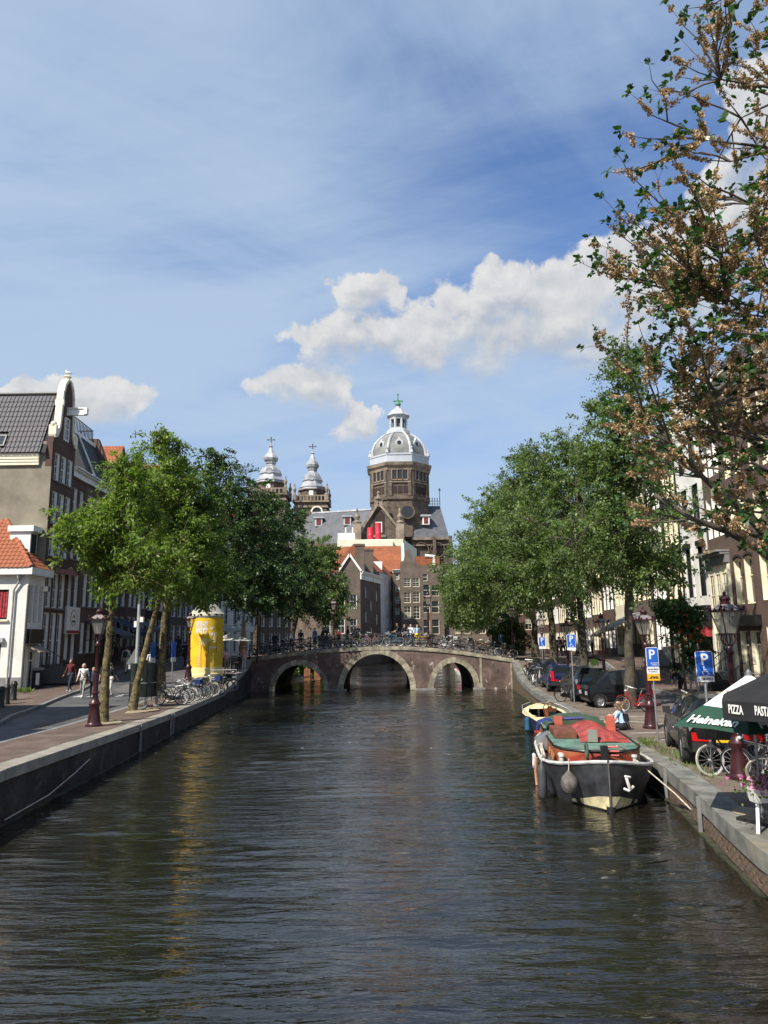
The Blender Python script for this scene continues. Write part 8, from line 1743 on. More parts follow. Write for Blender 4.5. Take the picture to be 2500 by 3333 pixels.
def dinghy():
    t = thing('motorboat', 'small cream and blue open motorboat moored behind the barge', 'boat', (6.75, 30.1, 0), -math.atan(0.0727)); navy = mat('boat_navy', (0.012, 0.018, 0.045), 0.35, var=0.1); cr = mat('boat_cream', (0.80, 0.70, 0.42), 0.4, var=0.05); wood = mat('varnish', (0.20, 0.07, 0.03), 0.35, var=0.3, scale=4)
    S = [(0, .86, .70, .62), (.8, .96, .80, .60), (1.8, .98, .78, .62), (2.8, .82, .55, .68), (3.5, .45, .2, .76), (3.8, .06, .03, .82)]; b = MB()
    def sec(s_, hd, hw, z): return [V(-hd, s_, z), V(-lerp(hw, hd, .6), s_, z * .5), V(-hw, s_, .02), V(-hw * .7, s_, -.25), V(hw * .7, s_, -.25), V(hw, s_, .02), V(lerp(hw, hd, .6), s_, z * .5), V(hd, s_, z)]
    rings = [sec(*q) for q in S]; b.loft(rings, closed=False); b.add(rings[0], [tuple(range(8))]); b.build('hull', navy, t, False)
    d = MB()
    for p, q in zip(rings, rings[1:]):
        for i, s_ in ((0, 1), (7, -1)): A = [p[i], q[i], q[i] + V(s_ * .28, 0, .03), p[i] + V(s_ * .28, 0, .03)]; d.quad(*(A[::-1] if s_ > 0 else A))
    d.quad(rings[3][0], rings[3][7], rings[5][7], rings[5][0]); d.build('gunwale', cr, t)
    for s_ in (-1, 1): b = MB(); b.add([V(s_ * .86, -.02, .62), V(s_ * .10, -.02, .62), V(s_ * .30, -.02, .42), V(s_ * .42, -.02, .20), V(s_ * .55, -.02, .42)], [(0, 1, 2, 3, 4) if s_ < 0 else (4, 3, 2, 1, 0)]); b.build('stern_panel', cr, t)
    b = MB(); b.box(-.72, .72, -.03, -.012, .0, .10); b.build('red_boot', redm, t)
    b = MB(); b.quad((-.7, .1, .28), (.7, .1, .28), (.6, 2.8, .28), (-.6, 2.8, .28)); b.build('floor', wood, t)
    o = link('steering_wheel', torus(.27, .02, 20, 5).mesh('steering_wheel', wood, True, False), t); o.matrix_local = Matrix.Translation((.1, 1.0, .86)) @ Matrix.Rotation(.25, 4, 'X')
    b = MB(); b.lathe([(.12, 0), (.12, .05)], 10); q_ = b.build('wheel_hub', wood, o); q_.matrix_local = Matrix.Rotation(math.pi / 2, 4, 'X'); b = MB()
    for k in range(6): b.tube([(0, 0, 0), (.27 * math.cos(k * math.pi / 3), 0, .27 * math.sin(k * math.pi / 3))], .012, 4)
    b.build('wheel_spokes', wood, o)
    b = MB(); b.box(-.1, .3, 1.0, 1.4, .28, .8); b.build('console', wood, t)
    b = MB(); b.box(-.12, .12, -.25, .0, .45, .85); b.tube([(0, -.12, .5), (0, -.14, -.2)], .05, 6); b.build('outboard_motor', M['black'], t)
    b = MB(); b.tube([(-.9, .1, .72), (-.98, 1.6, .78), (-.85, 2.8, .84), (-.4, 3.5, .92)], .015, 5); b.tube([(.9, .1, .72), (.98, 1.6, .78), (.85, 2.8, .84), (.4, 3.5, .92)], .015, 5); b.build('guard_rail', chrome, t, True)
    b = MB(); b.lathe([(.03, .62), (.11, .54), (.11, .12), (.04, .04)], 10, (-.98, .05, 0)); b.build('side_fender', mat('fender_blue', (0.02, 0.09, 0.17), 0.5), t, True)
dinghy()
# boats moored beyond the bridge on the right, timber dolphins on the left
for (x, y, L, w, c, lab) in ((8.1, 74, 5.0, 0.8, M['white'], 'white launch with pink cover beyond the right arch'), (7.5, 97, 6, 0.9, M['white'], 'long white boat far beyond the bridge')):
    t = thing('moored_boat', lab, 'boat', (x, y, 0)); b = MB(); S = [(0, .05, .55), (.6, .6, .48), (1.6, .95, .42), (L * .7, 1.0, .42), (L, .8, .46)]
    b.loft([[V(-h * w, s_, z), V(-h * w * .7, s_, -.2), V(h * w * .7, s_, -.2), V(h * w, s_, z)] for s_, h, z in S]); b.build('hull', c, t)
    b = MB(); b.loft([[V(-h * w * .9, s_ + .5, .42), V(-h * w * .5, s_ + .5, .42 + hh), V(h * w * .5, s_ + .5, .42 + hh), V(h * w * .9, s_ + .5, .42)] for s_, h, hh in ((0, .5, .1), (1.2, .9, .5), (2.6, .9, .45))]); b.build('cover', mat('cover_pink', (0.35, 0.02, 0.13), 0.7) if y < 80 else M['zinc'], t)
for i, (x, y) in enumerate(((-7.2, 66.6), (-6.3, 66.9))):
    t = thing('timber_pile', ('left' if i == 0 else 'right') + ' rust brown timber pile behind the left arch', 'pile', (x, y, 0)); b = MB(); b.box(-.28, .28, -.2, .2, -1.2, 1.15); b.build('pile_post', mat('timber_rust', (0.24, 0.10, 0.045), 0.8, var=0.25), t)
# ---------------------------------------------------------------- people
def cap_(b, a, c, ra, rc, n=10):
    a, c = Vector(a), Vector(c); b.tube([a, a.lerp(c, .5), c], [ra, (ra + rc) / 2, rc], n); b.ball(a, ra, n, 6); b.ball(c, rc, n, 6)
def skeleton(p):
    """p: dict of joints; returns bones (label, a, b, ra, rb)"""
    B = [('bottom', p['hipL'], p['hipR'], .125, .125), ('bottom', p['pel'], p['pel'] + (p['chest'] - p['pel']) * .35, .135, .125), ('top', p['pel'] + (p['chest'] - p['pel']) * .3, p['chest'], .125, .135), ('top', p['chest'], p['chest'] + (p['neck'] - p['chest']) * .55, .14, .115),
         ('top', p['shL'], p['shR'], .075, .075), ('skin', p['neck'], p['head'], .055, .06)]
    f = p['face']; h = p['head']; up = (h - p['neck']).normalized()
    B += [('skin', h + up * .03, h + up * .07 - f * .01, .092, .088), ('skin', h + f * .03 - up * .05, h + f * .02, .062, .07), ('skin', h + f * .095 - up * .0, h + f * .105 - up * .02, .014, .018)]
    sd_ = f.cross(up).normalized()
    for s_ in (-1, 1): B.append(('skin', h + sd_ * s_ * .092 + up * .01, h + sd_ * s_ * .094 - up * .02, .016, .014))
    for k in 'LR':
        B += [('top', p['sh' + k], p['el' + k], .056, .043), ('fore', p['el' + k], p['wr' + k], .042, .029), ('thigh', p['hip' + k], p['kn' + k], .088, .058), ('shin', p['kn' + k], p['an' + k], .056, .038), ('shoe', p['an' + k] + V(0, 0, -.03), p['to' + k], .046, .036)]
        w, d = p['wr' + k], (p['wr' + k] - p['el' + k]).normalized(); s2 = d.cross(p['face']).normalized() if abs(d.dot(p['face'])) < .95 else d.cross(V(0, 0, 1)).normalized(); q = s2.cross(d)
        B.append(('skin', w + d * .03, w + d * .07, .030, .032))
        for i, (o, L) in enumerate(((-.030, .075), (-.010, .088), (.011, .082), (.031, .065))): B += [('skin', w + d * .085 + q * o, w + d * (.085 + L * .55) + q * o, .0105, .010), ('skin', w + d * (.085 + L * .55) + q * o, w + d * (.085 + L * .9) + q * o + s2 * .02, .010, .009)]
        B.append(('skin', w + d * .035 - q * .03, w + d * .085 - q * .062, .012, .010))
    return B
def base_pose():
    p = dict(pel=V(0, 0, .95), chest=V(0, 0, 1.27), neck=V(0, 0, 1.46), head=V(.015, 0, 1.575), face=V(1, 0, 0), shL=V(0, .17, 1.40), shR=V(0, -.17, 1.40), elL=V(-.02, .235, 1.12), elR=V(-.02, -.235, 1.12), wrL=V(.06, .25, .89), wrR=V(.06, -.25, .89),
             hipL=V(0, .085, .93), hipR=V(0, -.085, .93), knL=V(.02, .095, .50), knR=V(.02, -.095, .50), anL=V(-.01, .10, .09), anR=V(-.01, -.10, .09), toL=V(.15, .115, .036), toR=V(.15, -.115, .036)); return p
def mod(**k): p = base_pose(); p.update(k); return p
POSE = {
 'stand': mod(),
 'walk': mod(knL=V(.20, .09, .53), anL=V(.30, .09, .13), toL=V(.45, .095, .11), knR=V(-.06, -.09, .50), anR=V(-.30, -.10, .13), toR=V(-.17, -.11, .036), elL=V(-.12, .23, 1.13), wrL=V(-.10, .25, .89), elR=V(.06, -.23, 1.13), wrR=V(.22, -.24, .94)),
 'phone': mod(elR=V(.05, -.24, 1.14), wrR=V(.26, -.12, 1.22), elL=V(.03, .24, 1.13), wrL=V(.22, .10, 1.12)),
 'wave': mod(elR=V(.12, -.26, 1.36), wrR=V(.30, -.10, 1.50), elL=V(.05, .24, 1.13), wrL=V(.20, .22, 1.0)),
 'bend': mod(pel=V(-.08, 0, .90), chest=V(.12, 0, 1.12), neck=V(.27, 0, 1.24), head=V(.37, 0, 1.30), face=V(.8, 0, -.6), shL=V(.2, .17, 1.20), shR=V(.2, -.17, 1.20), elL=V(.26, .22, .92), elR=V(.26, -.22, .92), wrL=V(.34, .2, .70), wrR=V(.32, -.2, .70), hipL=V(-.08, .085, .88), hipR=V(-.08, -.085, .88), knL=V(.02, .095, .48), knR=V(.0, -.095, .48)),
 'ride': mod(pel=V(-.28, 0, 1.02), chest=V(-.17, 0, 1.33), neck=V(-.12, 0, 1.51), head=V(-.09, 0, 1.62), shL=V(-.14, .17, 1.45), shR=V(-.14, -.17, 1.45), elL=V(.0, .26, 1.22), elR=V(.0, -.26, 1.22), wrL=V(.18, .27, 1.09), wrR=V(.18, -.27, 1.09), hipL=V(-.26, .085, 1.0), hipR=V(-.26, -.085, 1.0), knL=V(.14, .1, .80), knR=V(.08, -.1, .62), anL=V(.0, .12, .47), anR=V(-.08, -.12, .22), toL=V(.14, .13, .44), toR=V(.07, -.13, .19)),
 'sit': mod(pel=V(-.05, 0, .53), chest=V(-.04, 0, .85), neck=V(.0, 0, 1.04), head=V(.03, 0, 1.15), shL=V(-.02, .17, .98), shR=V(-.02, -.17, .98), elL=V(.05, .24, .72), elR=V(.05, -.24, .72), wrL=V(.26, .16, .68), wrR=V(.26, -.16, .68), hipL=V(-.03, .085, .51), hipR=V(-.03, -.085, .51), knL=V(.38, .11, .52), knR=V(.38, -.11, .52), anL=V(.40, .11, .09), anR=V(.40, -.11, .09), toL=V(.55, .12, .036), toR=V(.55, -.12, .036)),
 'ground': mod(pel=V(-.05, 0, .13), chest=V(.02, 0, .43), neck=V(.10, 0, .61), head=V(.16, 0, .72), face=V(.95, 0, -.2), shL=V(.06, .17, .56), shR=V(.06, -.17, .56), elL=V(.14, .28, .33), elR=V(.14, -.28, .33), wrL=V(.33, .18, .22), wrR=V(.33, -.18, .22), hipL=V(-.02, .09, .13), hipR=V(-.02, -.09, .13), knL=V(.30, .36, .17), knR=V(.30, -.36, .17), anL=V(.40, .02, .07), anR=V(.48, -.05, .08), toL=V(.46, -.12, .05), toR=V(.52, .10, .05)),
 'legs': mod(pel=V(-.05, 0, .13), chest=V(-.03, 0, .44), neck=V(.02, 0, .62), head=V(.05, 0, .735), shL=V(-.02, .17, .57), shR=V(-.02, -.17, .57), elL=V(-.06, .28, .34), elR=V(.16, -.24, .38), wrL=V(-.16, .30, .12), wrR=V(.32, -.14, .40), hipL=V(-.02, .09, .13), hipR=V(-.02, -.09, .13), knL=V(.38, .12, .28), knR=V(.36, -.09, .40), anL=V(.80, .12, .07), anR=V(.62, -.08, .08), toL=V(.92, .13, .14), toR=V(.75, -.08, .05)),
}
_bm = {}
def body_mesh(pose):
    if pose in _bm: return _bm[pose]
    p = POSE[pose]; B = skeleton(p); b = MB()
    for (_, a, c, ra, rc) in B: cap_(b, a, c, ra, rc)
    me = b.mesh('raw', M['white'], uv=False); ob = bpy.data.objects.new('raw', me); COL.objects.link(ob)
    m_ = ob.modifiers.new('r', 'REMESH'); m_.mode = 'VOXEL'; m_.voxel_size = 0.0125; m_.use_smooth_shade = True
    s_ = ob.modifiers.new('s', 'SMOOTH'); s_.factor = .5; s_.iterations = 2
    dg = bpy.context.evaluated_depsgraph_get(); out = bpy.data.meshes.new_from_object(ob.evaluated_get(dg)); bpy.data.objects.remove(ob); bpy.data.meshes.remove(me)
    co = np.empty(len(out.polygons) * 3); out.polygons.foreach_get('center', co); co = co.reshape(-1, 3)
    A = np.array([tuple(x[1]) for x in B]); C = np.array([tuple(x[2]) for x in B]); r = np.array([(x[3] + x[4]) / 2 for x in B]); lab = np.array([['skin', 'top', 'fore', 'bottom', 'thigh', 'shin', 'shoe'].index(x[0]) for x in B])
    D = C - A; L2 = np.maximum((D * D).sum(1), 1e-9); best = np.full(len(co), 1e9); li = np.zeros(len(co), int)
    for i in range(len(B)):
        t_ = np.clip(((co - A[i]) @ D[i]) / L2[i], 0, 1); d = np.linalg.norm(co - (A[i] + t_[:, None] * D[i]), axis=1) - r[i]; m2 = d < best; best[m2] = d[m2]; li[m2] = lab[i]
    out.materials.clear()
    for _ in range(7): out.materials.append(M['white'])
    out.polygons.foreach_set('material_index', li.astype(np.int32)); out.update(); out.name = 'body'; _bm[pose] = (out, p); return _bm[pose]
def cloth(c, n=None): k = 'cloth_%d_%d_%d' % tuple(int(x * 200) for x in c); return mat(k, c, 0.85, var=0.14, scale=6, bump=0.15)
SK = [mat('skin_light', (0.50, 0.30, 0.22), 0.55, var=0.06), mat('skin_tan', (0.36, 0.20, 0.13), 0.55, var=0.06), mat('skin_dark', (0.13, 0.07, 0.045), 0.55, var=0.06)]
_hm = {}
def hair_mesh(pose, style):
    k = (pose, style)
    if k in _hm: return _hm[k]
    p = POSE[pose]; h, f = p['head'], p['face']; up = (h - p['neck']).normalized(); b = MB(); n = 12
    b.ball(h + up * .055 - f * .022, .105, 12, 8, sc=(.98, .95, .98))
    if style == 'long': cap_(b, h - f * .06 + up * .02, h - f * .085 - up * .20, .085, .06)
    if style == 'bun': b.ball(h - f * .1 + up * .12, .05)
    me = b.mesh('hair', M['black'], 2, False); _hm[k] = me; return me
_eye = {}
def person(label, loc, rz, pose, top, bottom, shoe=(.5, .5, .5), skin=0, hair=(.04, .025, .015), style='short', sleeves='short', legs='long', sc=1.0, bag=None, hat=None, group='people out by the canal'):
    me, p = body_mesh(pose); t = thing('person', label, 'person', loc, rz, group); t.scale = (sc, sc, sc)
    bo = link('body', me, t); S = SK[skin]; T, Bm = cloth(top), cloth(bottom)
    ml = [S, T, S if sleeves == 'short' else T, Bm, Bm, S if legs == 'short' else Bm, cloth(shoe)]
    if legs == 'bare': ml[4] = S; ml[5] = S
    for s_, m_ in zip(bo.material_slots, ml): s_.link = 'OBJECT'; s_.material = m_
    ho = link('hair', hair_mesh(pose, style), t); ho.material_slots[0].link = 'OBJECT'; ho.material_slots[0].material = mat('hair_%d' % int(hair[0] * 1000 + hair[1] * 77), hair, 0.6, var=0.25, scale=8)
    if pose not in _eye:
        h, f = p['head'], p['face']; up = (h - p['neck']).normalized(); sd_ = f.cross(up).normalized(); b = MB()
        for s_ in (-1, 1): b.ball(h + f * .088 + sd_ * s_ * .034 + up * .022, .011)
        b.ball(h + f * .083 - up * .055, .016, sc=(.5, 1.5, .5)); _eye[pose] = b.mesh('eyes', mat('eye_dark', (0.05, 0.02, 0.02), 0.4), 2, False)
    link('eyes', _eye[pose], t)
    if bag == 'strap': b = MB(); b.tube([(.12, -.13, 1.36), (.15, .0, 1.2), (.13, .16, 1.0), (-.0, .2, .95), (-.14, .1, 1.1), (-.12, -.1, 1.36), (.12, -.13, 1.36)], .014, 4); b.box(-.02, .12, .17, .25, .84, 1.0); b.build('shoulder_bag', M['black'], t)
    if bag == 'pack': b = MB(); b.loft([[V(-.12 - d, y, z) for y, z in ((-.13, 1.02), (.13, 1.02), (.15, 1.3), (.08, 1.44), (-.08, 1.44), (-.15, 1.3))] for d in (0, .08, .15)]); b.build('backpack', M['black'], t)
    if hat: b = MB(); h = p['head']; b.lathe([(.17, .10), (.11, .105), (.105, .17), (.06, .2), (0, .2)], 12, tuple(h)); b.build('hat', cloth(hat), t)
    return t
PL = 'people on the left street'; PB = 'people crossing the bridge'; PR = 'people on the right bank'
def lp(px_, py, zg): p = PZ(px_, py, zg); return V(p.x, p.y, zl(p.x, p.y) + (.1 if p.x < KL(p.y) else 0))
def away(v): return math.atan2(v.y, v.x)
q = lp(268, 2270, 1.1); person('grey-haired person in white top and grey trousers walking on the left street', q, -1.45, 'walk', (.72, .70, .67), (.30, .28, .25), (.7, .7, .68), 0, (.45, .42, .38), bag='strap')
q = lp(226, 2258, 1.15); person('person in a maroon top and dark jeans left of the grey-haired walker', q, -1.7, 'walk', (.10, .015, .02), (.025, .03, .045), (.5, .5, .5), 1, (.05, .02, .01), sleeves='long')
q = lp(309, 2262, 1.2); person('bearded person in black half hidden by the left lamp post', q + V(0, 1.2, 0), -1.2, 'stand', (.02, .02, .022), (.03, .03, .035), skin=1)
q = lp(301, 2262, 1.2); person('bald child-sized person in navy beside the left lamp post', q, -1.5, 'stand', (.03, .035, .07), (.02, .02, .03), skin=0, hair=(.2, .12, .08), sc=.88)
q = lp(356, 2267, 1.1); person('person in black padded jacket and white trousers behind the slender trunk', q, 1.3, 'walk', (.015, .015, .016), (.6, .58, .54), (.03, .03, .03), 0, sleeves='short')
q = lp(407, 2212, 1.4); person('person with black backpack and pale trousers walking away under the awning', q, 1.6, 'walk', (.6, .6, .58), (.45, .40, .34), (.02, .02, .02), 0, bag='pack')
q = lp(600, 2178, 1.9); person('person dressed in black walking left of the yellow column', q, 1.4, 'walk', (.012, .012, .013), (.014, .014, .016), (.02, .02, .02), 1, sleeves='long')
for i, (px_, Y, c, po, hr) in enumerate(((360, 50.5, (.05, .05, .06), 'stand', (.03, .02, .01)), (378, 52.5, (.2, .17, .12), 'stand', (.3, .2, .1)), (455, 50.0, (.06, .04, .05), 'walk', (.02, .02, .02)), (493, 45.0, (.62, .62, .6), 'phone', (.02, .02, .02)), (540, 52.0, (.12, .11, .13), 'stand', (.05, .03, .02)), (556, 54.0, (.3, .28, .26), 'walk', (.1, .06, .03)), (580, 56.0, (.02, .03, .06), 'stand', (.02, .02, .02)), (470, 54.0, (.12, .03, .03), 'stand', (.04, .03, .02)))):
    x = P(px_, 2120, Y).x; person(['person in dark clothes under the wide grey awning', 'person in tan clothes under the wide grey awning', 'person in dark plum walking behind the traffic pole', 'person in a white shirt looking at a phone above the urinal', 'person in grey between the mossy trunks and column', 'person in pale jacket far left of the yellow column', 'person in navy in the shade far left of the column', 'person in dark red in the shade behind the leaning tree'][i], (x, Y, zl(x, Y) + (.1 if x < KL(Y) else 0)), rb.uniform(0, 6), po, c, (.04, .04, .05), group=PL, hair=hr, skin=i % 2)
x = P(738, 2120, 48.8).x; person('person in pink shirt standing right of the yellow column', (x, 48.8, zl(x, 48.8)), -1.0, 'phone', (.66, .45, .45), (.25, .2, .18), skin=0, group=PL)
x = P(795, 2120, 50.4).x; person('person in pale pink top and cap near the closed parasol', (x, 50.4, zl(x, 50.4)), -2.0, 'stand', (.66, .34, .36), (.5, .48, .46), skin=0, hat=(.55, .6, .66), group=PL)
x = P(778, 2120, 50.0).x; person('person in dark clothes seated on the terrace by the bridge end', (x, 50.2, zl(x, 50.2)), -2.6, 'sit', (.02, .02, .025), (.03, .03, .03), skin=0, group=PL)
# bridge
bp = [(895, 57.2, 'stand', (.02, .025, .05), (.02, .02, .03), 'navy-clad person at the left end of the bridge', {}), (948, 57.0, 'walk', (.68, .67, .64), (.02, .02, .025), 'person in a loose white top walking on the left of the bridge', dict(hair=(.45, .32, .15), style='long')), (979, 57.8, 'stand', (.02, .02, .02), (.02, .02, .02), 'person in black beside the white top on the bridge', {}),
      (1025, 56.9, 'stand', (.10, .17, .27), (.05, .09, .17), 'person in denim jacket and jeans on the bridge', dict(sleeves='long')), (1051, 58.3, 'walk', (.02, .02, .025), (.02, .02, .02), 'dark-clad person walking right of the denim jacket', {}), (1064, 57.3, 'stand', (.025, .03, .02), (.03, .03, .03), 'person in dark green on the bridge left of centre', {}), (1103, 60.5, 'stand', (.35, .03, .03), (.03, .03, .04), 'small person in red on the far side of the bridge', dict(sc=.85)),
      (1132, 59.0, 'walk', (.015, .015, .017), (.03, .03, .03), 'person in black above the central arch', {}), (1151, 58.4, 'walk', (.20, .16, .15), (.03, .04, .06), 'person in grey-brown shirt above the central arch', {}), (1163, 58.0, 'phone', (.015, .015, .016), (.06, .05, .04), 'fair-haired person in black above the central arch', dict(hair=(.5, .34, .14))),
      (1290, 57.6, 'ride', (.014, .014, .016), (.02, .03, .06), 'person in black riding above the right of the central arch', {}), (1316, 58.6, 'stand', (.02, .02, .02), (.02, .02, .02), 'person in dark coat right of the rider on the bridge', {}), (1338, 57.2, 'wave', (.70, .70, .70), (.03, .04, .08), 'person in white shirt with raised arm on the right of the bridge', {}), (1358, 56.9, 'stand', (.38, .50, .66), (.66, .50, .04), 'person in pale blue top and yellow shorts on the bridge', dict(legs='short'))]
for (px_, Y, po, tp, bt_, lab, kw) in bp:
    x = P(px_, 2070, Y).x; z = zb(x) - .005; rz = {'walk': rb.choice((0.2, 3.0)), 'stand': rb.uniform(-2.5, -.8), 'phone': -1.2, 'ride': 3.3, 'wave': -2.0}[po]
    person(lab, (x, Y, z), rz, po, tp, bt_, group=PB, skin=rb.choice((0, 0, 1)), **kw)
    if po == 'ride': bicycle(x, Y, z, rz, 'blue', 'blue bicycle ridden by the person in black on the bridge', 'bicycles ridden', 'step', 0)
# right bank
person('person with long hair in blue, white and black top sitting on the quay edge', (8.02, 25.05, 0.72), 2.3, 'ground', (.36, .52, .74), (.012, .012, .014), (.02, .02, .02), 0, (.10, .06, .035), 'long', group=PR, sleeves='long')
b = MB(); b.obox((-.045, 0, .42), V(.03, 0, .004), V(0, .135, 0), V(.03, 0, .12)); pt = [o for o in bpy.data.objects if o.get('label', '').startswith('person with long hair in blue')][0]; o = b.build('black_vest', M['black'], pt); o.location = (-.105, 0, 0)
person('fair person with bare outstretched legs sitting beside the long-haired one', (8.2, 25.75, 0.72), 3.25, 'legs', (.5, .40, .34), (.3, .3, .33), (.6, .6, .6), 0, (.25, .15, .07), 'long', legs='bare', group=PR)
def rp(px_, Y, add=0): x = P(px_, 2150, Y).x; return V(x, Y, zr(x, Y) + add)
person('person in lime green T-shirt seen from behind past the parked cars', rp(1934, 45.6), 1.5, 'walk', (.36, .70, .09), (.05, .05, .06), skin=1, group=PR)
person('person in white walking beside the lime green T-shirt', rp(1884, 45.0), 1.6, 'walk', (.66, .60, .55), (.5, .45, .4), skin=0, hair=(.5, .36, .18), style='long', group=PR)
person('bald person in white shirt standing before the cream house', rp(1931, 62.0, .1) , 2.6, 'phone', (.72, .72, .70), (.02, .02, .03), skin=0, hair=(.42, .26, .2), group=PR)
person('dark-clad person left of the far disabled parking sign', rp(1822, 60.0), 1.4, 'walk', (.02, .02, .024), (.03, .03, .03), group=PR); person('person in plum jacket right of the dark-clad pair', rp(1836, 60.6), 1.7, 'walk', (.12, .05, .07), (.03, .03, .04), group=PR)
person('person in black top and shorts bending by the young tree', rp(2207, 37.2, 0), -2.9, 'bend', (.012, .012, .014), (.016, .016, .018), (.6, .56, .5), 0, legs='short', group=PR)
person('person in white patterned hoodie and pale jeans beside the young tree', rp(2253, 38.6, .1), 1.5, 'walk', (.66, .66, .66), (.50, .54, .58), (.4, .42, .45), 1, sleeves='long', group=PR)
# ---------------------------------------------------------------- birds
def gull(label, p, rz, sc=1.0, dark=False):
    t = thing('gull' if not dark else 'pigeon', label, 'bird', p, rz); t.scale = (sc,) * 3; wm = mat('gull_white', (0.75, 0.75, 0.74), 0.7, var=0.05) if not dark else mat('pigeon_grey', (0.09, 0.09, 0.11), 0.7, var=0.2); gm = mat('gull_grey', (0.20, 0.21, 0.23), 0.7, var=0.1)
    b = MB(); b.loft([[V(x, r_ * math.cos(a), z + r_ * 1.1 * math.sin(a)) for a in np.linspace(0, 2 * math.pi, 9)[:-1]] for x, r_, z in ((-.26, .01, .13), (-.18, .045, .15), (-.05, .085, .17), (.06, .085, .20), (.12, .055, .27), (.14, .045, .32), (.17, .045, .355), (.21, .02, .35))]); b.build('body', wm, t, 2)
    for s_ in (-1, 1): b = MB(); b.loft([[V(x, s_ * (.07 + .012 * k), z) for x, z in ((.08, .22), (-.1, .2), (-.33, .12), (-.1, .13), (.05, .16))] for k in (0, 1)]); b.build('wing', gm, t)
    b = MB(); b.tube([(.20, 0, .35), (.27, 0, .335)], [.014, .004], 5); b.build('beak', mat('beak_yellow', (0.6, 0.4, 0.05), 0.5), t)
    for s_ in (-1, 1): b = MB(); b.tube([(.0, s_ * .03, .12), (.01, s_ * .03, .0)], .008, 4); b.box(-.01, .06, s_ * .03 - .02, s_ * .03 + .02, 0, .008); b.build('leg', mat('beak_yellow', (0, 0, 0)), t)
g_top = f2 @ V(L2 / 2, -0.12, 20.62) + V(X2, YJ, 0)
gull('white gull perched on top of the scrolled gable', g_top, 2.7, 1.15)
p = PZ(668, 2257, 0.93); gull('white gull standing on the left quay edge near the bicycles', (p.x - .25, p.y, zl(p.x - .25, p.y)), 1.9, 1.2)
for i, (px_, py) in enumerate(((471, 2312), (504, 2304))): p = PZ(px_, py, .93); gull(('left' if i == 0 else 'right') + ' dark pigeon on the sand by the mossy tree', (p.x, p.y, zl(p.x, p.y)), 2.5 * i, .8, True)
# ---------------------------------------------------------------- small greenery
def tufts(label, spots, n, h, m_, seed, spread=.25):
    g = np.random.default_rng(seed); P_ = []; A_ = []; L_ = []
    for (x, y, z) in spots:
        k = n; P_.append(np.stack([x + g.normal(size=k) * spread, y + g.normal(size=k) * spread * 1.4, np.full(k, z)], 1)); A_.append(np.stack([g.normal(size=k) * .45, g.normal(size=k) * .45, np.ones(k)], 1)); L_.append(h * g.uniform(.4, 1.2, k))
    vs = leaves(np.concatenate(P_), np.concatenate(A_), g.normal(size=(sum(map(len, P_)), 3)), np.concatenate(L_), .09, .03); o = link('grass', quads_mesh('grass', vs, m_)); tag(o, label, 'grass', None, 'stuff'); return o
gm_ = leafmat('grass_blades', [(0.06, 0.12, 0.02), (0.10, 0.17, 0.03), (0.17, 0.20, 0.06)], .3)
sp = []
for i in range(22): y = lerp(16.8, 22.4, i / 21); x = XR(y) + .72 + .12 * math.sin(i * 2.1); sp.append((x, y, zr(x, y)))
sp += [(7.75, 22.4, .72), (8.0, 22.7, .72), (7.8, 21.9, .72), (7.55, 21.5, .72)] * 2
tufts('rough grass along the inner edge of the right quay coping', sp, 26, .12, gm_, 3, .13)
sp = [(XL(y) - 0.8 - 1.0 * rb.random(), y, 0) for y in np.linspace(40, 47.5, 40)]; tufts('green grass bank below the yellow column', [(x, y, zl(x, y)) for x, y, _ in sp], 70, .22, gm_, 4, .3)
tufts('weeds at the foot of the white corner house', [(-19.7 + .2 * i, 39.3, zl(-19.6, 39.3) + .1) for i in range(3)], 50, .3, gm_, 5, .12)
tufts('green growth along the stoops on the right bank', [(FXR(y) - .35, y, zr(18, y) + .1) for y in np.linspace(41, 54, 16)], 40, .3, gm_, 6, .2)
# sandy patches round the near trees
sandm = mat('sand', (0.30, 0.25, 0.17), 0.95, var=0.15, scale=6, bump=0.3)
for (x, y, r_, lab) in ((-10.9, 31.5, .95, 'l'), (-10.4, 27.0, .6, 'l')):
    b = MB(); b.v = [(x + r_ * (1 + .18 * math.sin(3 * a + y)) * math.cos(a), y + r_ * 1.2 * math.sin(a), zl(x, y) + .008) for a in np.linspace(0, 2 * math.pi, 25)[:-1]]; b.f = [tuple(range(24))]; b.mi = [0]; struct(b.build('sand_patch', sandm))
x, y, r_ = 6.6, 13.4, .40; b = MB(); b.v = [(x + r_ * .8 * (1 + .2 * math.sin(3 * a)) * math.cos(a), y + r_ * 1.5 * math.sin(a), .727) for a in np.linspace(0, 2 * math.pi, 25)[:-1]]; b.f = [tuple(range(24))]; b.mi = [0]; struct(b.build('sand_patch', sandm))
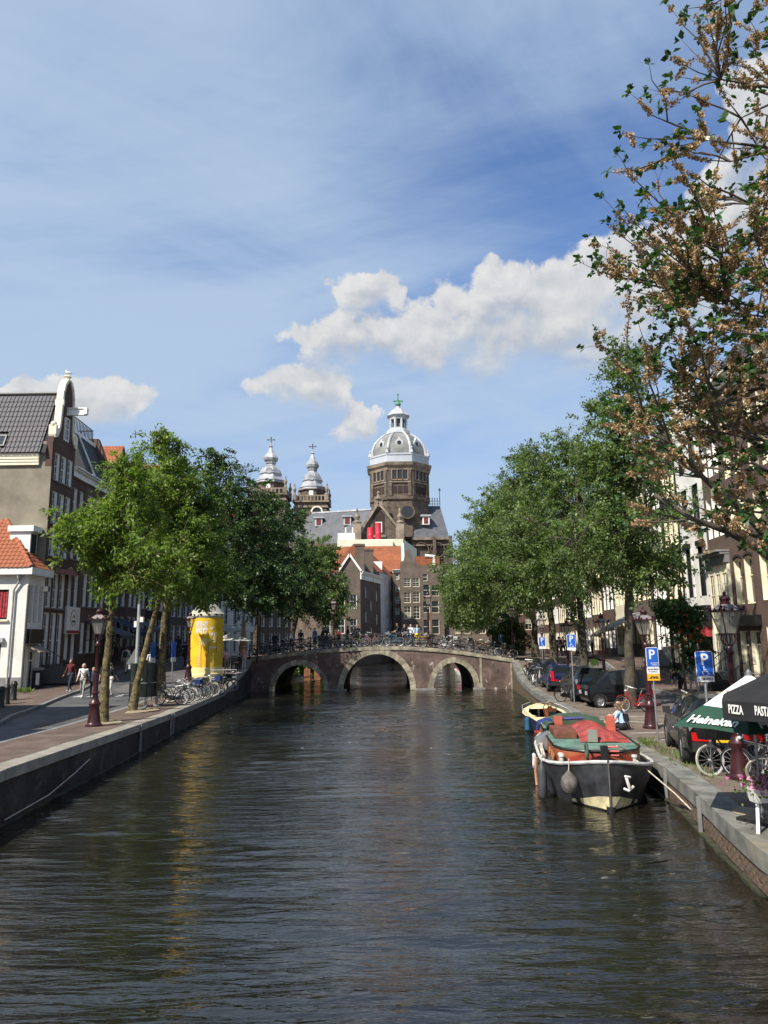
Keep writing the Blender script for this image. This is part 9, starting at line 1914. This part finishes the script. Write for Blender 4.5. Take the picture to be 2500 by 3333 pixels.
# flower boxes at the right edge
def flowers(label, x, y, z0, seed, w=.8, rz=0.0):
    t = thing('flower_box', label, 'planter', (x, y, .72), rz); b = MB(); h = z0 - .72; b.hexa([(-w / 2 + .06, -.1, h - .22), (w / 2 - .06, -.1, h - .22), (w / 2 - .06, .1, h - .22), (-w / 2 + .06, .1, h - .22)], [(-w / 2, -.14, h), (w / 2, -.14, h), (w / 2, .14, h), (-w / 2, .14, h)]); b.build('trough', M['white'], t)
    for sx_ in (-1, 1): b = MB(); b.bar((sx_ * (w / 2 - .12), -.02, h - .2), (sx_ * (w / 2 - .02), -.12, 0), .05, .05); b.build('leg', M['white'], t)
    g = np.random.default_rng(seed); n = 700; pos = g.normal(size=(n, 3)) * np.array([w * .3, .12, .09]) + np.array([0, -.04, h + .05]); vs = leaves(pos, g.normal(size=(n, 3)), g.normal(size=(n, 3)) + np.array([0, 0, 1]), np.full(n, .06), .35); stuff(link('foliage', quads_mesh('foliage', vs, LM['mid']), t))
    n = 130; pos = g.normal(size=(n, 3)) * np.array([w * .34, .13, .09]) + np.array([-w * .08, -.09, h + .09]); dirs = nrm_(np.repeat(np.array([[0, -1, .6]]), n, 0) + g.normal(size=(n, 3)) * .4)
    pos = np.repeat(pos, 6, 0); ax = g.normal(size=(n * 6, 3)); nn = np.repeat(dirs, 6, 0); ax = ax - nn * (ax * nn).sum(1, keepdims=True); vs = leaves(pos, ax, nn, np.full(n * 6, .042), .45, .1); stuff(link('blossom', quads_mesh('blossom', vs, leafmat('petunia', [(0.42, 0.08, 0.26), (0.55, 0.18, 0.38), (0.62, 0.36, 0.5)], .25)), t))
flowers('white trough of pink petunias on legs at the right edge', 6.32, 12.35, 1.40, 1, .75, .1); flowers('lower trough of pink petunias at the very right edge', 6.75, 11.75, 1.22, 2, .6, .2)
t = thing('parked_scooter', 'black scooter front behind the flower troughs at the right edge', 'scooter', (6.85, 12.7, .72), 1.2)
for xx in (-.55, .55): b = MB(); b.lathe([(.12, -.06), (.24, -.06), (.26, 0), (.24, .06), (.12, .06)], 16, cap=False); o = b.build('wheel', rub, t, True); o.matrix_local = Matrix.Translation((xx, 0, .26)) @ Matrix.Rotation(math.pi / 2, 4, 'X')
b = MB(); b.loft([[V(x, y * w, z) for y, z in ((-1, .3), (1, .3), (.9, zt), (-.9, zt))] for x, w, zt in ((-.7, .12, .75), (-.2, .17, .8), (.05, .16, .38), (.3, .17, .4), (.42, .2, .95), (.52, .12, 1.0))]); b.build('body', M['black'], t, True)
b = MB(); b.tube([(.45, -.3, 1.08), (.48, 0, 1.05), (.45, .3, 1.08)], .018, 6); b.build('handlebar', M['iron'], t, True)
# scooter by the nearest house steps
t = thing('scooter', 'dark scooter under a cover by the stoops left of the nearest lamp', 'scooter', (16.7, 36.2, zr(16.7, 36.2) + .1), 1.8)
b = MB(); b.loft([[V(x, y * w, z) for y, z in ((-1, .12), (1, .12), (.7, zt), (-.7, zt))] for x, w, zt in ((-.85, .16, .7), (-.4, .24, .85), (.1, .24, .7), (.5, .26, 1.15), (.75, .16, 1.0))]); b.build('cover', M['black'], t, True)
for xx in (-.6, .6): b = MB(); b.lathe([(.1, -.05), (.24, -.05), (.25, 0), (.24, .05), (.1, .05)], 14, cap=False); o = b.build('wheel', rub, t, True); o.matrix_local = Matrix.Translation((xx, 0, .25)) @ Matrix.Rotation(math.pi / 2, 4, 'X')
# litter and leaves drifting on the canal
g = np.random.default_rng(9); n = 46; yy = g.uniform(24, 53, n); pos = np.stack([np.interp(yy, [20, 54], [-8.0, -9.2]) + g.random(n) ** 2 * 16, yy, np.full(n, .03)], 1); ax = np.stack([g.normal(size=n), g.normal(size=n), np.zeros(n)], 1)
tag(link('floating_leaves', quads_mesh('floating_leaves', leaves(pos, ax, np.tile([0, 0, 1.0], (n, 1)), g.uniform(.05, .12, n), .4, .02), mat('litter', (0.55, 0.53, 0.45), 0.7, island=0.4))), 'pale leaves and litter floating on the canal', 'litter', None, 'stuff')
